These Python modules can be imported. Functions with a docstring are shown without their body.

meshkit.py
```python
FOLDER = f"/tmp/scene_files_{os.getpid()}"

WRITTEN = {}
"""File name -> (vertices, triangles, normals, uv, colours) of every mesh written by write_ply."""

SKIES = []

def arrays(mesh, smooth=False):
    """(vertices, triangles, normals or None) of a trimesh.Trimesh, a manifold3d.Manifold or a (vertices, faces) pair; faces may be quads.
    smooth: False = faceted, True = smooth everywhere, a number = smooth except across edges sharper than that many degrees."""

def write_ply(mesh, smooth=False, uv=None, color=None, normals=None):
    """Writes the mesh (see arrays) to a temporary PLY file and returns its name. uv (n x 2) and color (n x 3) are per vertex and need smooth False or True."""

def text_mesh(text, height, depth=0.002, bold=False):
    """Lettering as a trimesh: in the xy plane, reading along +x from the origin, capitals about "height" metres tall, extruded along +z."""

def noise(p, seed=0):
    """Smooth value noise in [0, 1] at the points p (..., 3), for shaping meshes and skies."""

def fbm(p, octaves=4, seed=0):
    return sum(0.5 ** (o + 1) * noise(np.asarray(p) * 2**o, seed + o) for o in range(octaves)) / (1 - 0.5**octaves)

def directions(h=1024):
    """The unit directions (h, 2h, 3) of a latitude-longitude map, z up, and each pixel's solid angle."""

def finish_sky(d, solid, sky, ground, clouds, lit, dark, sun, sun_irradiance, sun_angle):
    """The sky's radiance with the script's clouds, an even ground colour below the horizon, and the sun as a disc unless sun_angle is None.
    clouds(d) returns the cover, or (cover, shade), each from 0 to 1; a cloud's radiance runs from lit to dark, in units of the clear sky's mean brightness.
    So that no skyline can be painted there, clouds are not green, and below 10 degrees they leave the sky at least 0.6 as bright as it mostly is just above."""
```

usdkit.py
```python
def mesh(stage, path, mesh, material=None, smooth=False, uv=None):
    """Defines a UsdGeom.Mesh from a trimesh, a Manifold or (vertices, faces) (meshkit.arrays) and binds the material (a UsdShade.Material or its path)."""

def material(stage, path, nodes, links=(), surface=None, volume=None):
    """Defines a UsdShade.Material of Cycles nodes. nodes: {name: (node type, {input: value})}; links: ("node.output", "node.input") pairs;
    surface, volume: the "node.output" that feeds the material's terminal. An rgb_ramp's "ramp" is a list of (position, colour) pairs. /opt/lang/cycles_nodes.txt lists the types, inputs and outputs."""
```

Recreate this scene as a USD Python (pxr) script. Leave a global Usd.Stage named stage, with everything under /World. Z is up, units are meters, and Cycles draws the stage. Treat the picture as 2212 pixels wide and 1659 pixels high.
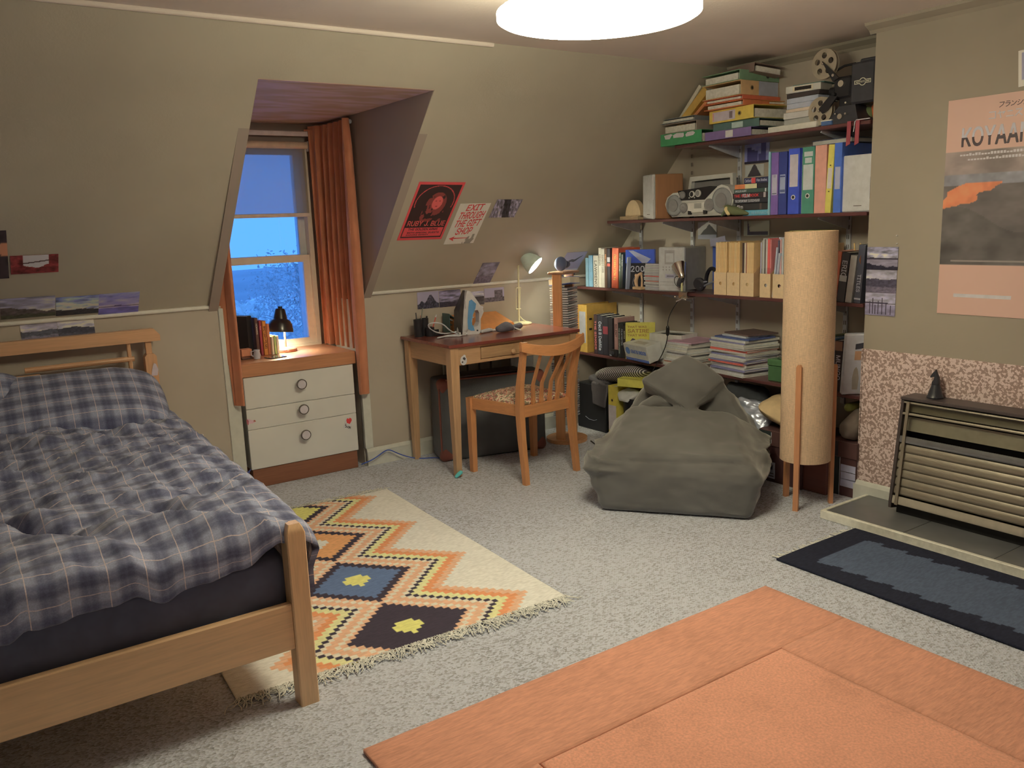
import math, random
import numpy as np, trimesh, manifold3d as m3, shapely
from shapely.geometry import Polygon, box as sbox, Point
import usdkit, meshkit
from pxr import Usd, UsdGeom, UsdLux, UsdShade, Gf, Sdf, Vt
stage = Usd.Stage.CreateInMemory()
UsdGeom.SetStageUpAxis(stage, "Z"); UsdGeom.SetStageMetersPerUnit(stage, 1.0)
UsdGeom.Xform.Define(stage, '/World'); UsdGeom.Scope.Define(stage, '/World/Looks')
RNG = random.Random(7); NR = np.random.default_rng(11)
V3 = lambda *a: np.array(a, float)

# ------------------------------------------------------------------ camera, sky, exposure
EYE = V3(0, 0, 1.425)
yaw, pitch, roll = np.radians([34.263, 10.731, -2.1277])
fw = V3(math.sin(yaw)*math.cos(pitch), math.cos(yaw)*math.cos(pitch), -math.sin(pitch))
r0 = V3(math.cos(yaw), -math.sin(yaw), 0); u0 = np.cross(r0, fw)
rt = math.cos(roll)*r0 + math.sin(roll)*u0; up = -math.sin(roll)*r0 + math.cos(roll)*u0
cam = UsdGeom.Camera.Define(stage, '/World/camera')
cam.AddTransformOp().Set(Gf.Matrix4d(*rt, 0, *up, 0, *(-fw), 0, *EYE, 1))
cam.CreateHorizontalApertureAttr(36.0); cam.CreateVerticalApertureAttr(27.0)
cam.CreateFocalLengthAttr(29.78); cam.CreateExposureAttr(0.0)
cam.CreateClippingRangeAttr(Gf.Vec2f(0.05, 1000))
sky = UsdLux.DomeLight.Define(stage, '/World/sky')
sky.CreateColorAttr(Gf.Vec3f(0.085, 0.315, 1.0)); sky.CreateIntensityAttr(0.56)
LAMP_RGB = (1.0, 0.91, 0.60)
LAMP_MAIN, LAMP_DESK, LAMP_SILL = 20.0, 260.0, 420.0

# ------------------------------------------------------------------ naming and grouping
used = set()
def path_for(name, parent='/World'):
    p = f'{parent}/{name}'; k = 0
    while p in used:
        k += 1; p = f'{parent}/{name}_{k:03d}'
    used.add(p); return p
def props(prim, label=None, cat=None, group=None, kind=None):
    for k, v in (('label', label), ('category', cat), ('group', group), ('kind', kind)):
        if v: prim.SetCustomDataByKey(k, v)
def thing(name, label, cat, loc=(0, 0, 0), rot=(0, 0, 0), group=None, kind=None):
    p = path_for(name); x = UsdGeom.Xform.Define(stage, p)
    x.AddTranslateOp().Set(Gf.Vec3d(*map(float, loc)))
    if any(rot): x.AddRotateXYZOp().Set(Gf.Vec3f(*map(float, rot)))
    props(x.GetPrim(), label, cat, group, kind); return p
def part(parent, name, g, mat, smooth=35, label=None, kind=None, uv=None, tint=None):
    p = path_for(name, parent)
    mesh = g.mesh() if isinstance(g, G) else g
    if tint is not None or uv is not None: smooth = False if smooth is False else (True if smooth is True else False)
    m = usdkit.mesh(stage, p, mesh, mat, smooth=smooth, uv=uv)
    if tint is not None:
        UsdGeom.PrimvarsAPI(m).CreatePrimvar('tint', Sdf.ValueTypeNames.Color3fArray, 'vertex').Set(Vt.Vec3fArray.FromNumpy(np.asarray(tint, np.float32)))
    props(m.GetPrim(), label, None, None, kind); return p
def single(name, g, mat, label=None, cat=None, group=None, kind=None, smooth=35, **k):
    p = part('/World', name, g, mat, smooth, **k); props(stage.GetPrimAtPath(p), label, cat, group, kind); return p
def struct(name, g, mat, smooth=False, **k): return single(name, g, mat, kind='structure', smooth=smooth, **k)

# ------------------------------------------------------------------ colours and materials
ILL = V3(0.43, 0.366, 0.252)           # what a white surface shows in this room's lamp light
def lin(c): 
    c = np.asarray(c, float)/255; return np.where(c < .04045, c/12.92, ((c+.055)/1.055)**2.4)
def A(r, g, b, k=1.0):
    c = lin((r, g, b))/(ILL*k); c = c*.88+.12*(c @ V3(.3, .6, .1)); return tuple(np.clip(c*min(1, .85/c.max()), 0.004, .9))
mats = {}
def M(key, nodes, links, surface):
    if key not in mats:
        n = ''.join(ch if ch.isalnum() else '_' for ch in str(key))
        mats[key] = usdkit.material(stage, f'/World/Looks/{n}_{len(mats)}', nodes, links, surface=surface)
    return mats[key]
def paint(col, rough=.5, var=.08, scale=25, bump=0, bscale=300, metal=0, coat=0, spec=.5, sheen=0, key=''):
    col = tuple(round(float(c), 4) for c in col)
    k = ('paint', col, rough, var, scale, bump, bscale, metal, coat, spec, sheen)
    n = {'tc': ('texture_coordinate', {}), 'n': ('noise_texture', {'scale': scale, 'detail': 4.0}),
         'r': ('rgb_ramp', {'ramp': [(.3, tuple(c*(1-var) for c in col)), (.7, tuple(min(c*(1+var), .95) for c in col))]}),
         'p': ('principled_bsdf', {'roughness': rough, 'metallic': metal, 'coat_weight': coat, 'specular_ior_level': spec, 'sheen_weight': sheen})}
    l = [('tc.object', 'n.vector'), ('n.fac', 'r.fac'), ('r.color', 'p.base_color')]
    if bump:
        n['n2'] = ('noise_texture', {'scale': bscale, 'detail': 3.0}); n['b'] = ('bump', {'strength': bump, 'distance': .004})
        l += [('tc.object', 'n2.vector'), ('n2.fac', 'b.height'), ('b.normal', 'p.normal')]
    return M(k, n, l, 'p.BSDF')
def P(r, g, b, k=1.0, **kw): return paint(A(r, g, b, k), **kw)
def wood(col, axis=0, var=.22, scale=14, rough=.4, coat=.15, stretch=.06):
    col = tuple(round(float(c), 4) for c in col); s = [1.0, 1.0, 1.0]; s[axis] = stretch
    n = {'tc': ('texture_coordinate', {}), 'm': ('mapping', {'scale': tuple(x*scale for x in s)}),
         'n': ('noise_texture', {'scale': 3.0, 'detail': 6.0, 'roughness': .65, 'distortion': .6}),
         'n2': ('noise_texture', {'scale': 14.0, 'detail': 3.0}),
         'mx': ('mix_float', {'fac': .35}),
         'r': ('rgb_ramp', {'ramp': [(.3, tuple(c*(1-var) for c in col)), (.52, col), (.72, tuple(min(c*(1+var*.8), .95) for c in col))]}),
         'b': ('bump', {'strength': .08, 'distance': .002}),
         'p': ('principled_bsdf', {'roughness': rough, 'coat_weight': coat, 'coat_roughness': .25})}
    l = [('tc.object', 'm.vector'), ('m.vector', 'n.vector'), ('m.vector', 'n2.vector'), ('n.fac', 'mx.a'), ('n2.fac', 'mx.b'), ('mx.result', 'r.fac'), ('r.color', 'p.base_color'), ('n2.fac', 'b.height'), ('b.normal', 'p.normal')]
    return M(('wood', col, axis, var, scale, rough, coat), n, l, 'p.BSDF')
def tinted(rough=.6, coat=0., bump=0, bscale=400, sheen=0., spec=.4):
    n = {'a': ('attribute', {'attribute': 'tint'}), 'p': ('principled_bsdf', {'roughness': rough, 'coat_weight': coat, 'sheen_weight': sheen, 'specular_ior_level': spec})}
    l = [('a.color', 'p.base_color')]
    if bump:
        n['tc'] = ('texture_coordinate', {}); n['n2'] = ('noise_texture', {'scale': bscale, 'detail': 2.0}); n['b'] = ('bump', {'strength': bump, 'distance': .004})
        l += [('tc.object', 'n2.vector'), ('n2.fac', 'b.height'), ('b.normal', 'p.normal')]
    return M(('tinted', rough, coat, bump, bscale, sheen), n, l, 'p.BSDF')
def glow(col, strength): return M(('glow', col, strength), {'e': ('emission', {'color': col, 'strength': strength})}, [], 'e.emission')
def metal(col, rough=.25): return paint(col, rough=rough, var=.03, metal=1.0)

# ------------------------------------------------------------------ geometry
def _tmpl():
    sg = [(a, b, c) for a in (-1, 1) for b in (-1, 1) for c in (-1, 1)]
    k = np.array([(s, w) for s in sg for w in range(3)], dtype=object)
    pts = np.array([[s[i]*(1 if i == w else .8) for i in range(3)] for s, w in k], float)
    h = trimesh.convex.convex_hull(pts, qhull_options='QbB Pp Qt'); 
    idx = [int(np.argmin(((pts-v)**2).sum(1))) for v in h.vertices]
    return k, np.array(idx)[h.faces]
_K, _F = _tmpl()
BOXF = np.array([[0,2,3],[0,3,1],[4,5,7],[4,7,6],[0,1,5],[0,5,4],[2,6,7],[2,7,3],[0,4,6],[0,6,2],[1,3,7],[1,7,5]])
BOXV = np.array([(x, y, z) for x in (-1, 1) for y in (-1, 1) for z in (-1, 1)], float)
BOXF = np.array([[0,1,3],[0,3,2],[4,6,7],[4,7,5],[0,4,5],[0,5,1],[2,3,7],[2,7,6],[0,2,6],[0,6,4],[1,5,7],[1,7,3]])
def Rx(d): a = math.radians(d); return np.array([[1,0,0],[0,math.cos(a),-math.sin(a)],[0,math.sin(a),math.cos(a)]])
def Ry(d): a = math.radians(d); return np.array([[math.cos(a),0,math.sin(a)],[0,1,0],[-math.sin(a),0,math.cos(a)]])
def Rz(d): a = math.radians(d); return np.array([[math.cos(a),-math.sin(a),0],[math.sin(a),math.cos(a),0],[0,0,1]])
def basis(d):
    d = d/np.linalg.norm(d); a = V3(0, 0, 1) if abs(d[2]) < .9 else V3(1, 0, 0)
    x = np.cross(a, d); x /= np.linalg.norm(x); return x, np.cross(d, x), d
class G:
    def __init__(s): s.v, s.f, s.n = [], [], 0
    def add(s, v, f):
        v = np.asarray(v, float); f = np.asarray(f, int)
        if f.shape[1] == 4: f = np.vstack([f[:, [0, 1, 2]], f[:, [0, 2, 3]]])
        s.v.append(v); s.f.append(f+s.n); s.n += len(v); return s
    def tm(s, t): return s.add(t.vertices, t.faces)
    def mesh(s): return (np.vstack(s.v), np.vstack(s.f))
    def box(s, lo, hi, ch=0., R=None, at=(0, 0, 0)):
        lo, hi = np.asarray(lo, float), np.asarray(hi, float); c, h = (lo+hi)/2, np.abs(hi-lo)/2
        if ch: 
            ch = min(ch, h.min()*.95)
            v = np.array([[sg[i]*(h[i] if i == w else h[i]-ch) for i in range(3)] for sg, w in _K], float); f = _F
        else: v, f = BOXV*h, BOXF
        v = v+c
        if R is not None: v = v @ np.asarray(R).T
        return s.add(v+np.asarray(at), f)
    def tube(s, pts, r, n=10, cap=True):
        pts = np.asarray(pts, float); m = len(pts); r = np.broadcast_to(np.asarray(r, float), (m,))
        t = np.gradient(pts, axis=0); t /= np.maximum(np.linalg.norm(t, axis=1, keepdims=True), 1e-9)
        x, y, _ = basis(t[0]); V = []; a = np.arange(n)*2*np.pi/n
        for i in range(m):
            x = x-t[i]*(x@t[i]); x /= np.linalg.norm(x); y = np.cross(t[i], x)
            V.append(pts[i]+r[i]*(np.cos(a)[:, None]*x+np.sin(a)[:, None]*y))
        V = np.vstack(V); F = []
        for i in range(m-1):
            for j in range(n):
                k = (j+1) % n; F += [[i*n+j, i*n+k, (i+1)*n+k], [i*n+j, (i+1)*n+k, (i+1)*n+j]]
        if cap:
            V = np.vstack([V, pts[0], pts[-1]]); a0 = m*n
            for j in range(n):
                k = (j+1) % n; F += [[a0, k, j], [a0+1, (m-1)*n+j, (m-1)*n+k]]
        return s.add(V, F)
    def cyl(s, a, b, r, r2=None, n=20): return s.tube([a, b], [r, r if r2 is None else r2], n)
    def lathe(s, prof, n=32, at=(0, 0, 0), R=None):
        prof = np.asarray(prof, float); m = len(prof); a = np.arange(n)*2*np.pi/n
        V = np.stack([prof[:, None, 0]*np.cos(a), prof[:, None, 0]*np.sin(a), np.repeat(prof[:, 1:2], n, 1)], -1).reshape(-1, 3)
        F = []
        for i in range(m-1):
            for j in range(n):
                k = (j+1) % n; F += [[i*n+j, i*n+k, (i+1)*n+k], [i*n+j, (i+1)*n+k, (i+1)*n+j]]
        if R is not None: V = V @ np.asarray(R).T
        return s.add(V+np.asarray(at, float), F)
    def prism(s, poly, o, X, Y, d0, d1):
        """poly (shapely or points) drawn in the plane o + a X + b Y, extruded along X x Y from d0 to d1"""
        if not hasattr(poly, 'geom_type'): poly = Polygon(poly)
        o, X, Y = (np.asarray(q, float) for q in (o, X, Y)); N = np.cross(X, Y)
        for p in getattr(poly, 'geoms', [poly]):
            if p.area < 1e-9: continue
            t = trimesh.creation.extrude_polygon(p, abs(d1-d0), engine='earcut')
            v = t.vertices; s.add(o+v[:, :1]*X+v[:, 1:2]*Y+(v[:, 2:]+min(d0, d1))*N, t.faces)
        return s
    def sphere(s, c, r, sub=2, sc=(1, 1, 1), R=None):
        t = trimesh.creation.icosphere(sub, 1.0); v = t.vertices*np.asarray(sc)*r
        if R is not None: v = v @ np.asarray(R).T
        return s.add(v+np.asarray(c, float), t.faces)
    def man(s, m):
        q = m.to_mesh(); return s.add(q.vert_properties[:, :3], q.tri_verts)
def text_on(parent, name, txt, h, o, X, Y, mat, depth=.0012, bold=True, fit=None, mirror=False, center=False):
    t = meshkit.text_mesh(txt, h, depth, bold); v = np.array(t.vertices)
    w = v[:, 0].max()
    if fit: v[:, 0] *= fit/w; w = fit
    if center: v[:, 0] -= w/2
    X, Y = np.asarray(X, float), np.asarray(Y, float); N = np.cross(X, Y)
    return part(parent, name, (np.asarray(o, float)+v[:, :1]*X+v[:, 1:2]*Y+v[:, 2:]*N, t.faces), mat, smooth=False)
def grid_panel(parent, name, o, X, Y, w, h, fn, nx, ny, mat, k=1.0, th=.0012, raw=False):
    """a thin printed sheet: colours fn(u, v) (v up) at each vertex"""
    u, v = np.meshgrid(np.linspace(0, 1, nx+1), np.linspace(0, 1, ny+1)); 
    col = np.asarray(fn(u.ravel(), v.ravel()), float)
    if not raw: col = np.clip(lin(col)/(ILL*k), .004, .92)
    o, X, Y = (np.asarray(q, float) for q in (o, X, Y)); N = np.cross(X, Y)
    top = o+u.reshape(-1, 1)*w*X+v.reshape(-1, 1)*h*Y+N*th
    i = (np.arange(ny)[:, None]*(nx+1)+np.arange(nx)).ravel()
    F = np.vstack([np.stack([i, i+1, i+nx+2], 1), np.stack([i, i+nx+2, i+nx+1], 1)])
    c = np.array([0, nx, (ny+1)*(nx+1)-1, ny*(nx+1)]); n0 = len(top)
    V = np.vstack([top, top[c], top[c]-N*th]); C = np.vstack([col, col[c], col[c]])
    S = [[n0+a, n0+(a+1) % 4, n0+4+(a+1) % 4] for a in range(4)]+[[n0+a, n0+4+(a+1) % 4, n0+4+a] for a in range(4)]
    S = [s_[::-1] for s_ in S]+[[n0+4, n0+6, n0+5], [n0+4, n0+7, n0+6]]
    return part(parent, name, (V, np.vstack([F, np.array(S)])), mat, smooth=False, tint=C)
def hull(spheres, seg=16):
    return m3.Manifold.batch_hull([m3.Manifold.sphere(r, seg).translate([float(q) for q in c]) for c, r in spheres])
def soft(m, edge, it=10, lamb=.5):
    q = m.refine_to_length(edge).to_mesh(); t = trimesh.Trimesh(q.vert_properties[:, :3], q.tri_verts, process=True)
    trimesh.smoothing.filter_taubin(t, lamb=lamb, iterations=it); return t

# ================================================================== the room
KY, KZ, CY, CZ = 4.65, 1.045, 3.50, 2.26          # knee wall line, foot and head of the roof slope
GX, BX, BY = 4.01, 3.72, 2.405                     # gable wall, chimney breast face, breast corner
XW, YS = -1.7, -1.5
DXL, DXR, DZ, WY = 1.272, 2.125, 2.065, 5.12
AXL, AXR = 1.345, 2.07
wall_col = A(126, 113, 88, .93)
m_wall = paint(wall_col, rough=.75, var=.05, scale=2.5, bump=.12, bscale=90)
m_wall2 = paint(A(128, 113, 90, .93), rough=.75, var=.05, scale=2.5, bump=.12, bscale=90)
m_ceil = paint(A(158, 140, 116, .95), rough=.8, var=.05, scale=1.8, bump=.15, bscale=70)
m_trim = P(165, 153, 128, rough=.4, var=.04)
m_skirt = P(150, 142, 118, rough=.4, var=.05)
# carpet: looped pile in a slanting weave
def carpet():
    a, b = A(104, 98, 90), A(212, 203, 188)
    n = {'tc': ('texture_coordinate', {}), 'mp': ('mapping', {'rotation': (0, 0, .5), 'scale': (95, 160, 95)}),
         'v': ('voronoi_texture', {'scale': 1.0, 'randomness': .75}), 'n': ('noise_texture', {'scale': 260.0, 'detail': 2.0}), 'n3': ('noise_texture', {'scale': 1.6, 'detail': 3.0}),
         'sub': ('math', {'math_type': 'multiply_add', 'value2': .75, 'value3': 0.0}), 'ad': ('math', {'math_type': 'multiply_add', 'value2': .55, 'value3': -.05}),
         'ad2': ('math', {'math_type': 'multiply_add', 'value2': .35, 'value3': 0.0}),
         'c1': ('separate_color', {}),
         'r': ('rgb_ramp', {'ramp': [(.34, a), (.60, tuple((np.array(a)*.55+np.array(b)*.45))), (.86, b)]}), 'b': ('bump', {'strength': .7, 'distance': .006}),
         'p': ('principled_bsdf', {'roughness': .95, 'sheen_weight': .15, 'specular_ior_level': .15})}
    l = [('tc.object', 'mp.vector'), ('mp.vector', 'v.vector'), ('tc.object', 'n.vector'), ('tc.object', 'n3.vector'), ('v.color', 'c1.color'),
         ('c1.r', 'sub.value1'), ('n.fac', 'ad.value1'), ('sub.value', 'ad.value3'), ('n3.fac', 'ad2.value1'), ('ad.value', 'ad2.value3'), ('ad2.value', 'r.fac'), ('r.color', 'p.base_color'), ('v.distance', 'b.height'), ('b.normal', 'p.normal')]
    return M('carpet', n, l, 'p.BSDF')
g = G().box((XW-.1, YS-.1, -.1), (GX+.1, WY+.1, 0)); struct('floor', g, carpet())
g = G().box((XW, YS, CZ), (GX+.1, CY+.12, CZ+.1)); struct('ceiling', g, m_ceil)
g = G().box((XW-.1, YS, 0), (XW, KY, CZ+.1)); struct('wall_west', g, m_wall)
g = G().box((XW-.1, YS-.1, 0), (GX+.1, YS, CZ+.1)); struct('wall_south', g, m_wall)
g = G().box((XW, KY, 0), (DXL+.02, KY+.1, KZ)).box((DXR-.02, KY, 0), (GX+.1, KY+.1, KZ)); struct('wall_north', g, m_wall2)
sl = math.hypot(KY-CY, CZ-KZ); SY = V3(0, -(KY-CY)/sl, (CZ-KZ)/sl); SX = V3(1, 0, 0); SN = np.cross(SX, SY)   # SN points into the room
def on_slope(x, s, d=0.): return V3(x, KY, KZ)+SY*s+SN*d
sz = (DZ-KZ)/(CZ-KZ)*sl
poly = sbox(XW, -.001, GX, sl).difference(sbox(DXL, -.1, DXR, sz))
g = G().prism(poly, V3(0, KY, KZ), SX, SY, 0, -.09); struct('wall_slope', g, m_wall)
YZ = (V3(0, 1, 0), V3(0, 0, 1))                     # Y x Z = +X
ckp = [(KY+.005, KZ-.03), (KY-(DZ-KZ)*(KY-CY)/(CZ-KZ)+.005, DZ), (WY+.09, DZ), (WY+.09, KZ-.03)]
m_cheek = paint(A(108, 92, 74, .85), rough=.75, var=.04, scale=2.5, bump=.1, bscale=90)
struct('wall_dormer_left', G().prism(ckp, (DXL+.002, 0, 0), *YZ, -.05, 0), m_cheek)
struct('wall_dormer_right', G().prism(ckp, (DXR-.002, 0, 0), *YZ, 0, .05), m_cheek)
struct('wall_alcove_left', G().box((AXL-.1, KY+.02, 0), (AXL, WY+.09, KZ-.03)), m_wall2)
struct('wall_alcove_right', G().box((AXR, KY+.02, 0), (AXR+.1, WY+.09, KZ-.03)), m_wall2)
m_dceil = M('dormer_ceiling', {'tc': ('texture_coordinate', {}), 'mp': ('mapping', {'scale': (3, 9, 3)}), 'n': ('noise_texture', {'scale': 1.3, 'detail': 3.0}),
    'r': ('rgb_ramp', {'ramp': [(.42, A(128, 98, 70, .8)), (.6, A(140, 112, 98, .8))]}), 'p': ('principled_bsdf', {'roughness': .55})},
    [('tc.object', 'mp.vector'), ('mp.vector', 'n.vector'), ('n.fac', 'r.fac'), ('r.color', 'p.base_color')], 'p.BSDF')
yd = KY-(DZ-KZ)*(KY-CY)/(CZ-KZ)
rr = (KY-CY)/(CZ-KZ)
struct('ceiling_dormer', G().prism([(yd+.005, DZ-.002), (WY+.09, DZ-.002), (WY+.09, DZ+.06), (yd+.005-.06*rr, DZ+.06)], (DXL-.05, 0, 0), *YZ, 0, DXR-DXL+.1), m_dceil)
OX0, OX1, OZ0, OZ1 = 1.375, 2.022, .70, 1.955
g = G().prism(sbox(DXL-.03, .0, DXR+.03, DZ+.03).difference(sbox(OX0, OZ0, OX1, OZ1)), (0, WY, 0), (1, 0, 0), (0, 0, 1), -.09, 0)
struct('wall_dormer_back', g, m_cheek)
struct('wall_east', G().prism([(KY+.1, 0), (KY+.1, KZ-.1), (CY, CZ+.1), (BY-.3, CZ+.1), (BY-.3, 0)], (GX, 0, 0), *YZ, 0, .1), m_wall2)
m_breast = paint(A(131, 116, 90, 1.32), rough=.75, var=.04, scale=2.5, bump=.12, bscale=90)
struct('wall_chimney', G().box((BX, YS, 0), (GX+.1, BY, CZ)), m_breast)
# speckled wallpaper panel on the lower chimney breast
def speckle():
    dk, lt = A(128, 100, 82, 1.15), A(216, 184, 158, 1.2)
    n = {'tc': ('texture_coordinate', {}), 'n': ('noise_texture', {'scale': 78.0, 'detail': 2.0, 'roughness': .6}), 'r': ('rgb_ramp', {'ramp': [(.485, dk), (.525, lt)]}),
         'b': ('bump', {'strength': .5, 'distance': .004}), 'p': ('principled_bsdf', {'roughness': .7})}
    return M('speckle', n, [('tc.object', 'n.vector'), ('n.fac', 'r.fac'), ('r.color', 'p.base_color'), ('n.fac', 'b.height'), ('b.normal', 'p.normal')], 'p.BSDF')
struct('trim_1', G().box((BX-.006, YS, .095), (BX+.001, BY-.001, .763)).box((BX-.006, BY-.003, .095), (GX, BY+.005, .763)), speckle(), label=None)
# skirtings
def skirting(name, lo, hi, nrm, h=.107, t=.016):
    lo, hi = V3(*lo, 0), V3(*hi, 0); n = V3(*nrm, 0); prof = [(0, 0), (t, 0), (t, h-.02), (t*.55, h-.006), (.004, h), (0, h)]
    d = (hi-lo); L = np.linalg.norm(d); d /= L; N = np.cross(n, V3(0, 0, 1)); s = 1 if N@d > 0 else -1
    o = lo if s > 0 else hi
    struct(name, G().prism(prof, o, n, V3(0, 0, 1), 0, L), m_skirt)
skirting('baseboard_north', (XW, KY), (AXL-.005, KY), (0, -1)); skirting('baseboard_north', (AXR+.005, KY), (GX, KY), (0, -1))
skirting('baseboard_east', (GX, BY), (GX, KY), (-1, 0)); skirting('baseboard_chimney', (BX-.006, YS), (BX-.006, BY+.012), (-1, 0), h=.1)
# mouldings along the knee-wall line and the head of the slope, casings of the alcove
def bead(pts, r): return G().tube(pts, r, 10)
struct('trim_2', bead([(XW, KY-.006, KZ), (DXL, KY-.006, KZ)], .011), m_trim, smooth=40)
struct('trim_3', bead([(DXR, KY-.006, KZ), (GX, KY-.006, KZ)], .011), m_trim, smooth=40)
struct('trim_4', bead([(XW, CY+.004, CZ-.006), (2.35, CY+.004, CZ-.006)], .012), m_ceil, smooth=40)
struct('trim_5', G().box((DXL, KY-.008, .107), (AXL, KY+.03, KZ-.012), .003).box((AXR, KY-.008, .107), (DXR-.003, KY+.03, KZ-.012), .003), m_skirt)
struct('trim_6', G().prism([(0, 0), (-.05, 0), (-.045, -.012), (-.012, -.03), (0, -.045)], (BX, YS, CZ), (1, 0, 0), (0, 0, 1), -(BY-YS+.03), 0)
       .prism([(0, 0), (-.05, 0), (-.045, -.012), (-.012, -.03), (0, -.045)], (GX, BY, CZ), (1, 0, 0), (0, 0, 1), -(CY-BY), 0), m_breast)

# ------------------------------------------------------------------ the window
m_frame = P(170, 150, 118, rough=.35, var=.04); m_frame_out = paint((.62, .64, .66), rough=.5, var=.04)
w = thing('window_1', None, None, kind='structure')
fy0, fy1 = WY-.02, WY+.075
fr = sbox(OX0, OZ0, OX1, OZ1).difference(sbox(OX0+.028, OZ0+.03, OX1-.028, OZ1-.03))
part(w, 'frame', G().prism(fr, (0, 0, 0), (1, 0, 0), (0, 0, 1), -fy1, -fy0), m_frame, False)
def sash(name, z0, z1, y0, y1, mat, bot=.04, top=.04, side=.042):
    p = sbox(OX0+.028, z0, OX1-.028, z1).difference(sbox(OX0+.028+side, z0+bot, OX1-.028-side, z1-top))
    return part(w, name, G().prism(p, (0, 0, 0), (1, 0, 0), (0, 0, 1), -y1, -y0), mat, False)
MR = 1.268
sash('lower_sash', OZ0+.03, MR+.012, WY+.0, WY+.034, m_frame, bot=.035, top=.042)
sash('upper_sash', MR-.02, OZ1-.03, WY+.038, WY+.07, m_frame_out, bot=.035)
m_glass = M('pane', {'t': ('transparent_bsdf', {}), 'g': ('glossy_bsdf', {'roughness': .02}), 'f': ('fresnel', {'IOR': 1.45}), 'm': ('mix_closure', {})}, [('f.fac', 'm.fac'), ('t.BSDF', 'm.closure1'), ('g.BSDF', 'm.closure2')], 'm.closure')
part(w, 'glass_pane', G().box((OX0+.06, WY+.016, OZ0+.05), (OX1-.06, WY+.019, MR)), m_glass, False)
part(w, 'glass_pane', G().box((OX0+.06, WY+.053, MR), (OX1-.06, WY+.056, OZ1-.05)), m_glass, False)
part(w, 'reveal', G().box((OX1-.03, WY+.075, OZ0), (OX1+.02, WY+.2, OZ1)).box((OX0-.02, WY+.075, OZ0), (OX0+.03, WY+.2, OZ1)).box((OX0-.02, WY+.075, OZ1-.03), (OX1+.02, WY+.2, OZ1+.02)).box((OX0-.05, WY+.075, OZ0-.05), (OX1+.05, WY+.24, OZ0+.02)), m_frame_out, False)

# ================================================================== ceiling lamp (pleated shade)
LC = V3(1.86, 2.17, 2.055); LR = .322
t = thing('ceiling_lamp', 'large glowing white pleated lamp shade hanging below the ceiling', 'ceiling lamp', LC)
def pleated(prof, n=120, amp=.006):
    V, F = [], []; m = len(prof)
    for i, (r, z) in enumerate(prof):
        for j in range(n):
            a = 2*math.pi*j/n; q = amp*(1 if j % 2 else -1)*min(1, r/.1); V.append((r*math.cos(a), r*math.sin(a), z+q))
    for i in range(m-1):
        for j in range(n):
            k = (j+1) % n; F += [[i*n+j, i*n+k, (i+1)*n+k], [i*n+j, (i+1)*n+k, (i+1)*n+j]]
    return G().add(V, F)
part(t, 'lower_shade', pleated([(.0, .024), (.03, .022), (.12, .012), (.22, .004), (.30, .0)]), glow(LAMP_RGB, LAMP_MAIN), False)
part(t, 'rim', G().lathe([(.298, -.002), (.312, -.006), (.322, .0), (.322, .02), (.312, .026), (.298, .02)], 64), glow(LAMP_RGB, LAMP_MAIN*1.3), True)
part(t, 'upper_shade', pleated([(.312, .022), (.2, .07), (.07, .115)]), glow(LAMP_RGB, LAMP_MAIN*1.7), False)
part(t, 'hub', G().cyl((0, 0, .045), (0, 0, .12), .035), P(200, 190, 165, rough=.5))
part(t, 'cord', G().cyl((0, 0, .1), (0, 0, CZ-LC[2]-.02), .004, n=8), P(200, 190, 165))
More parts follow.
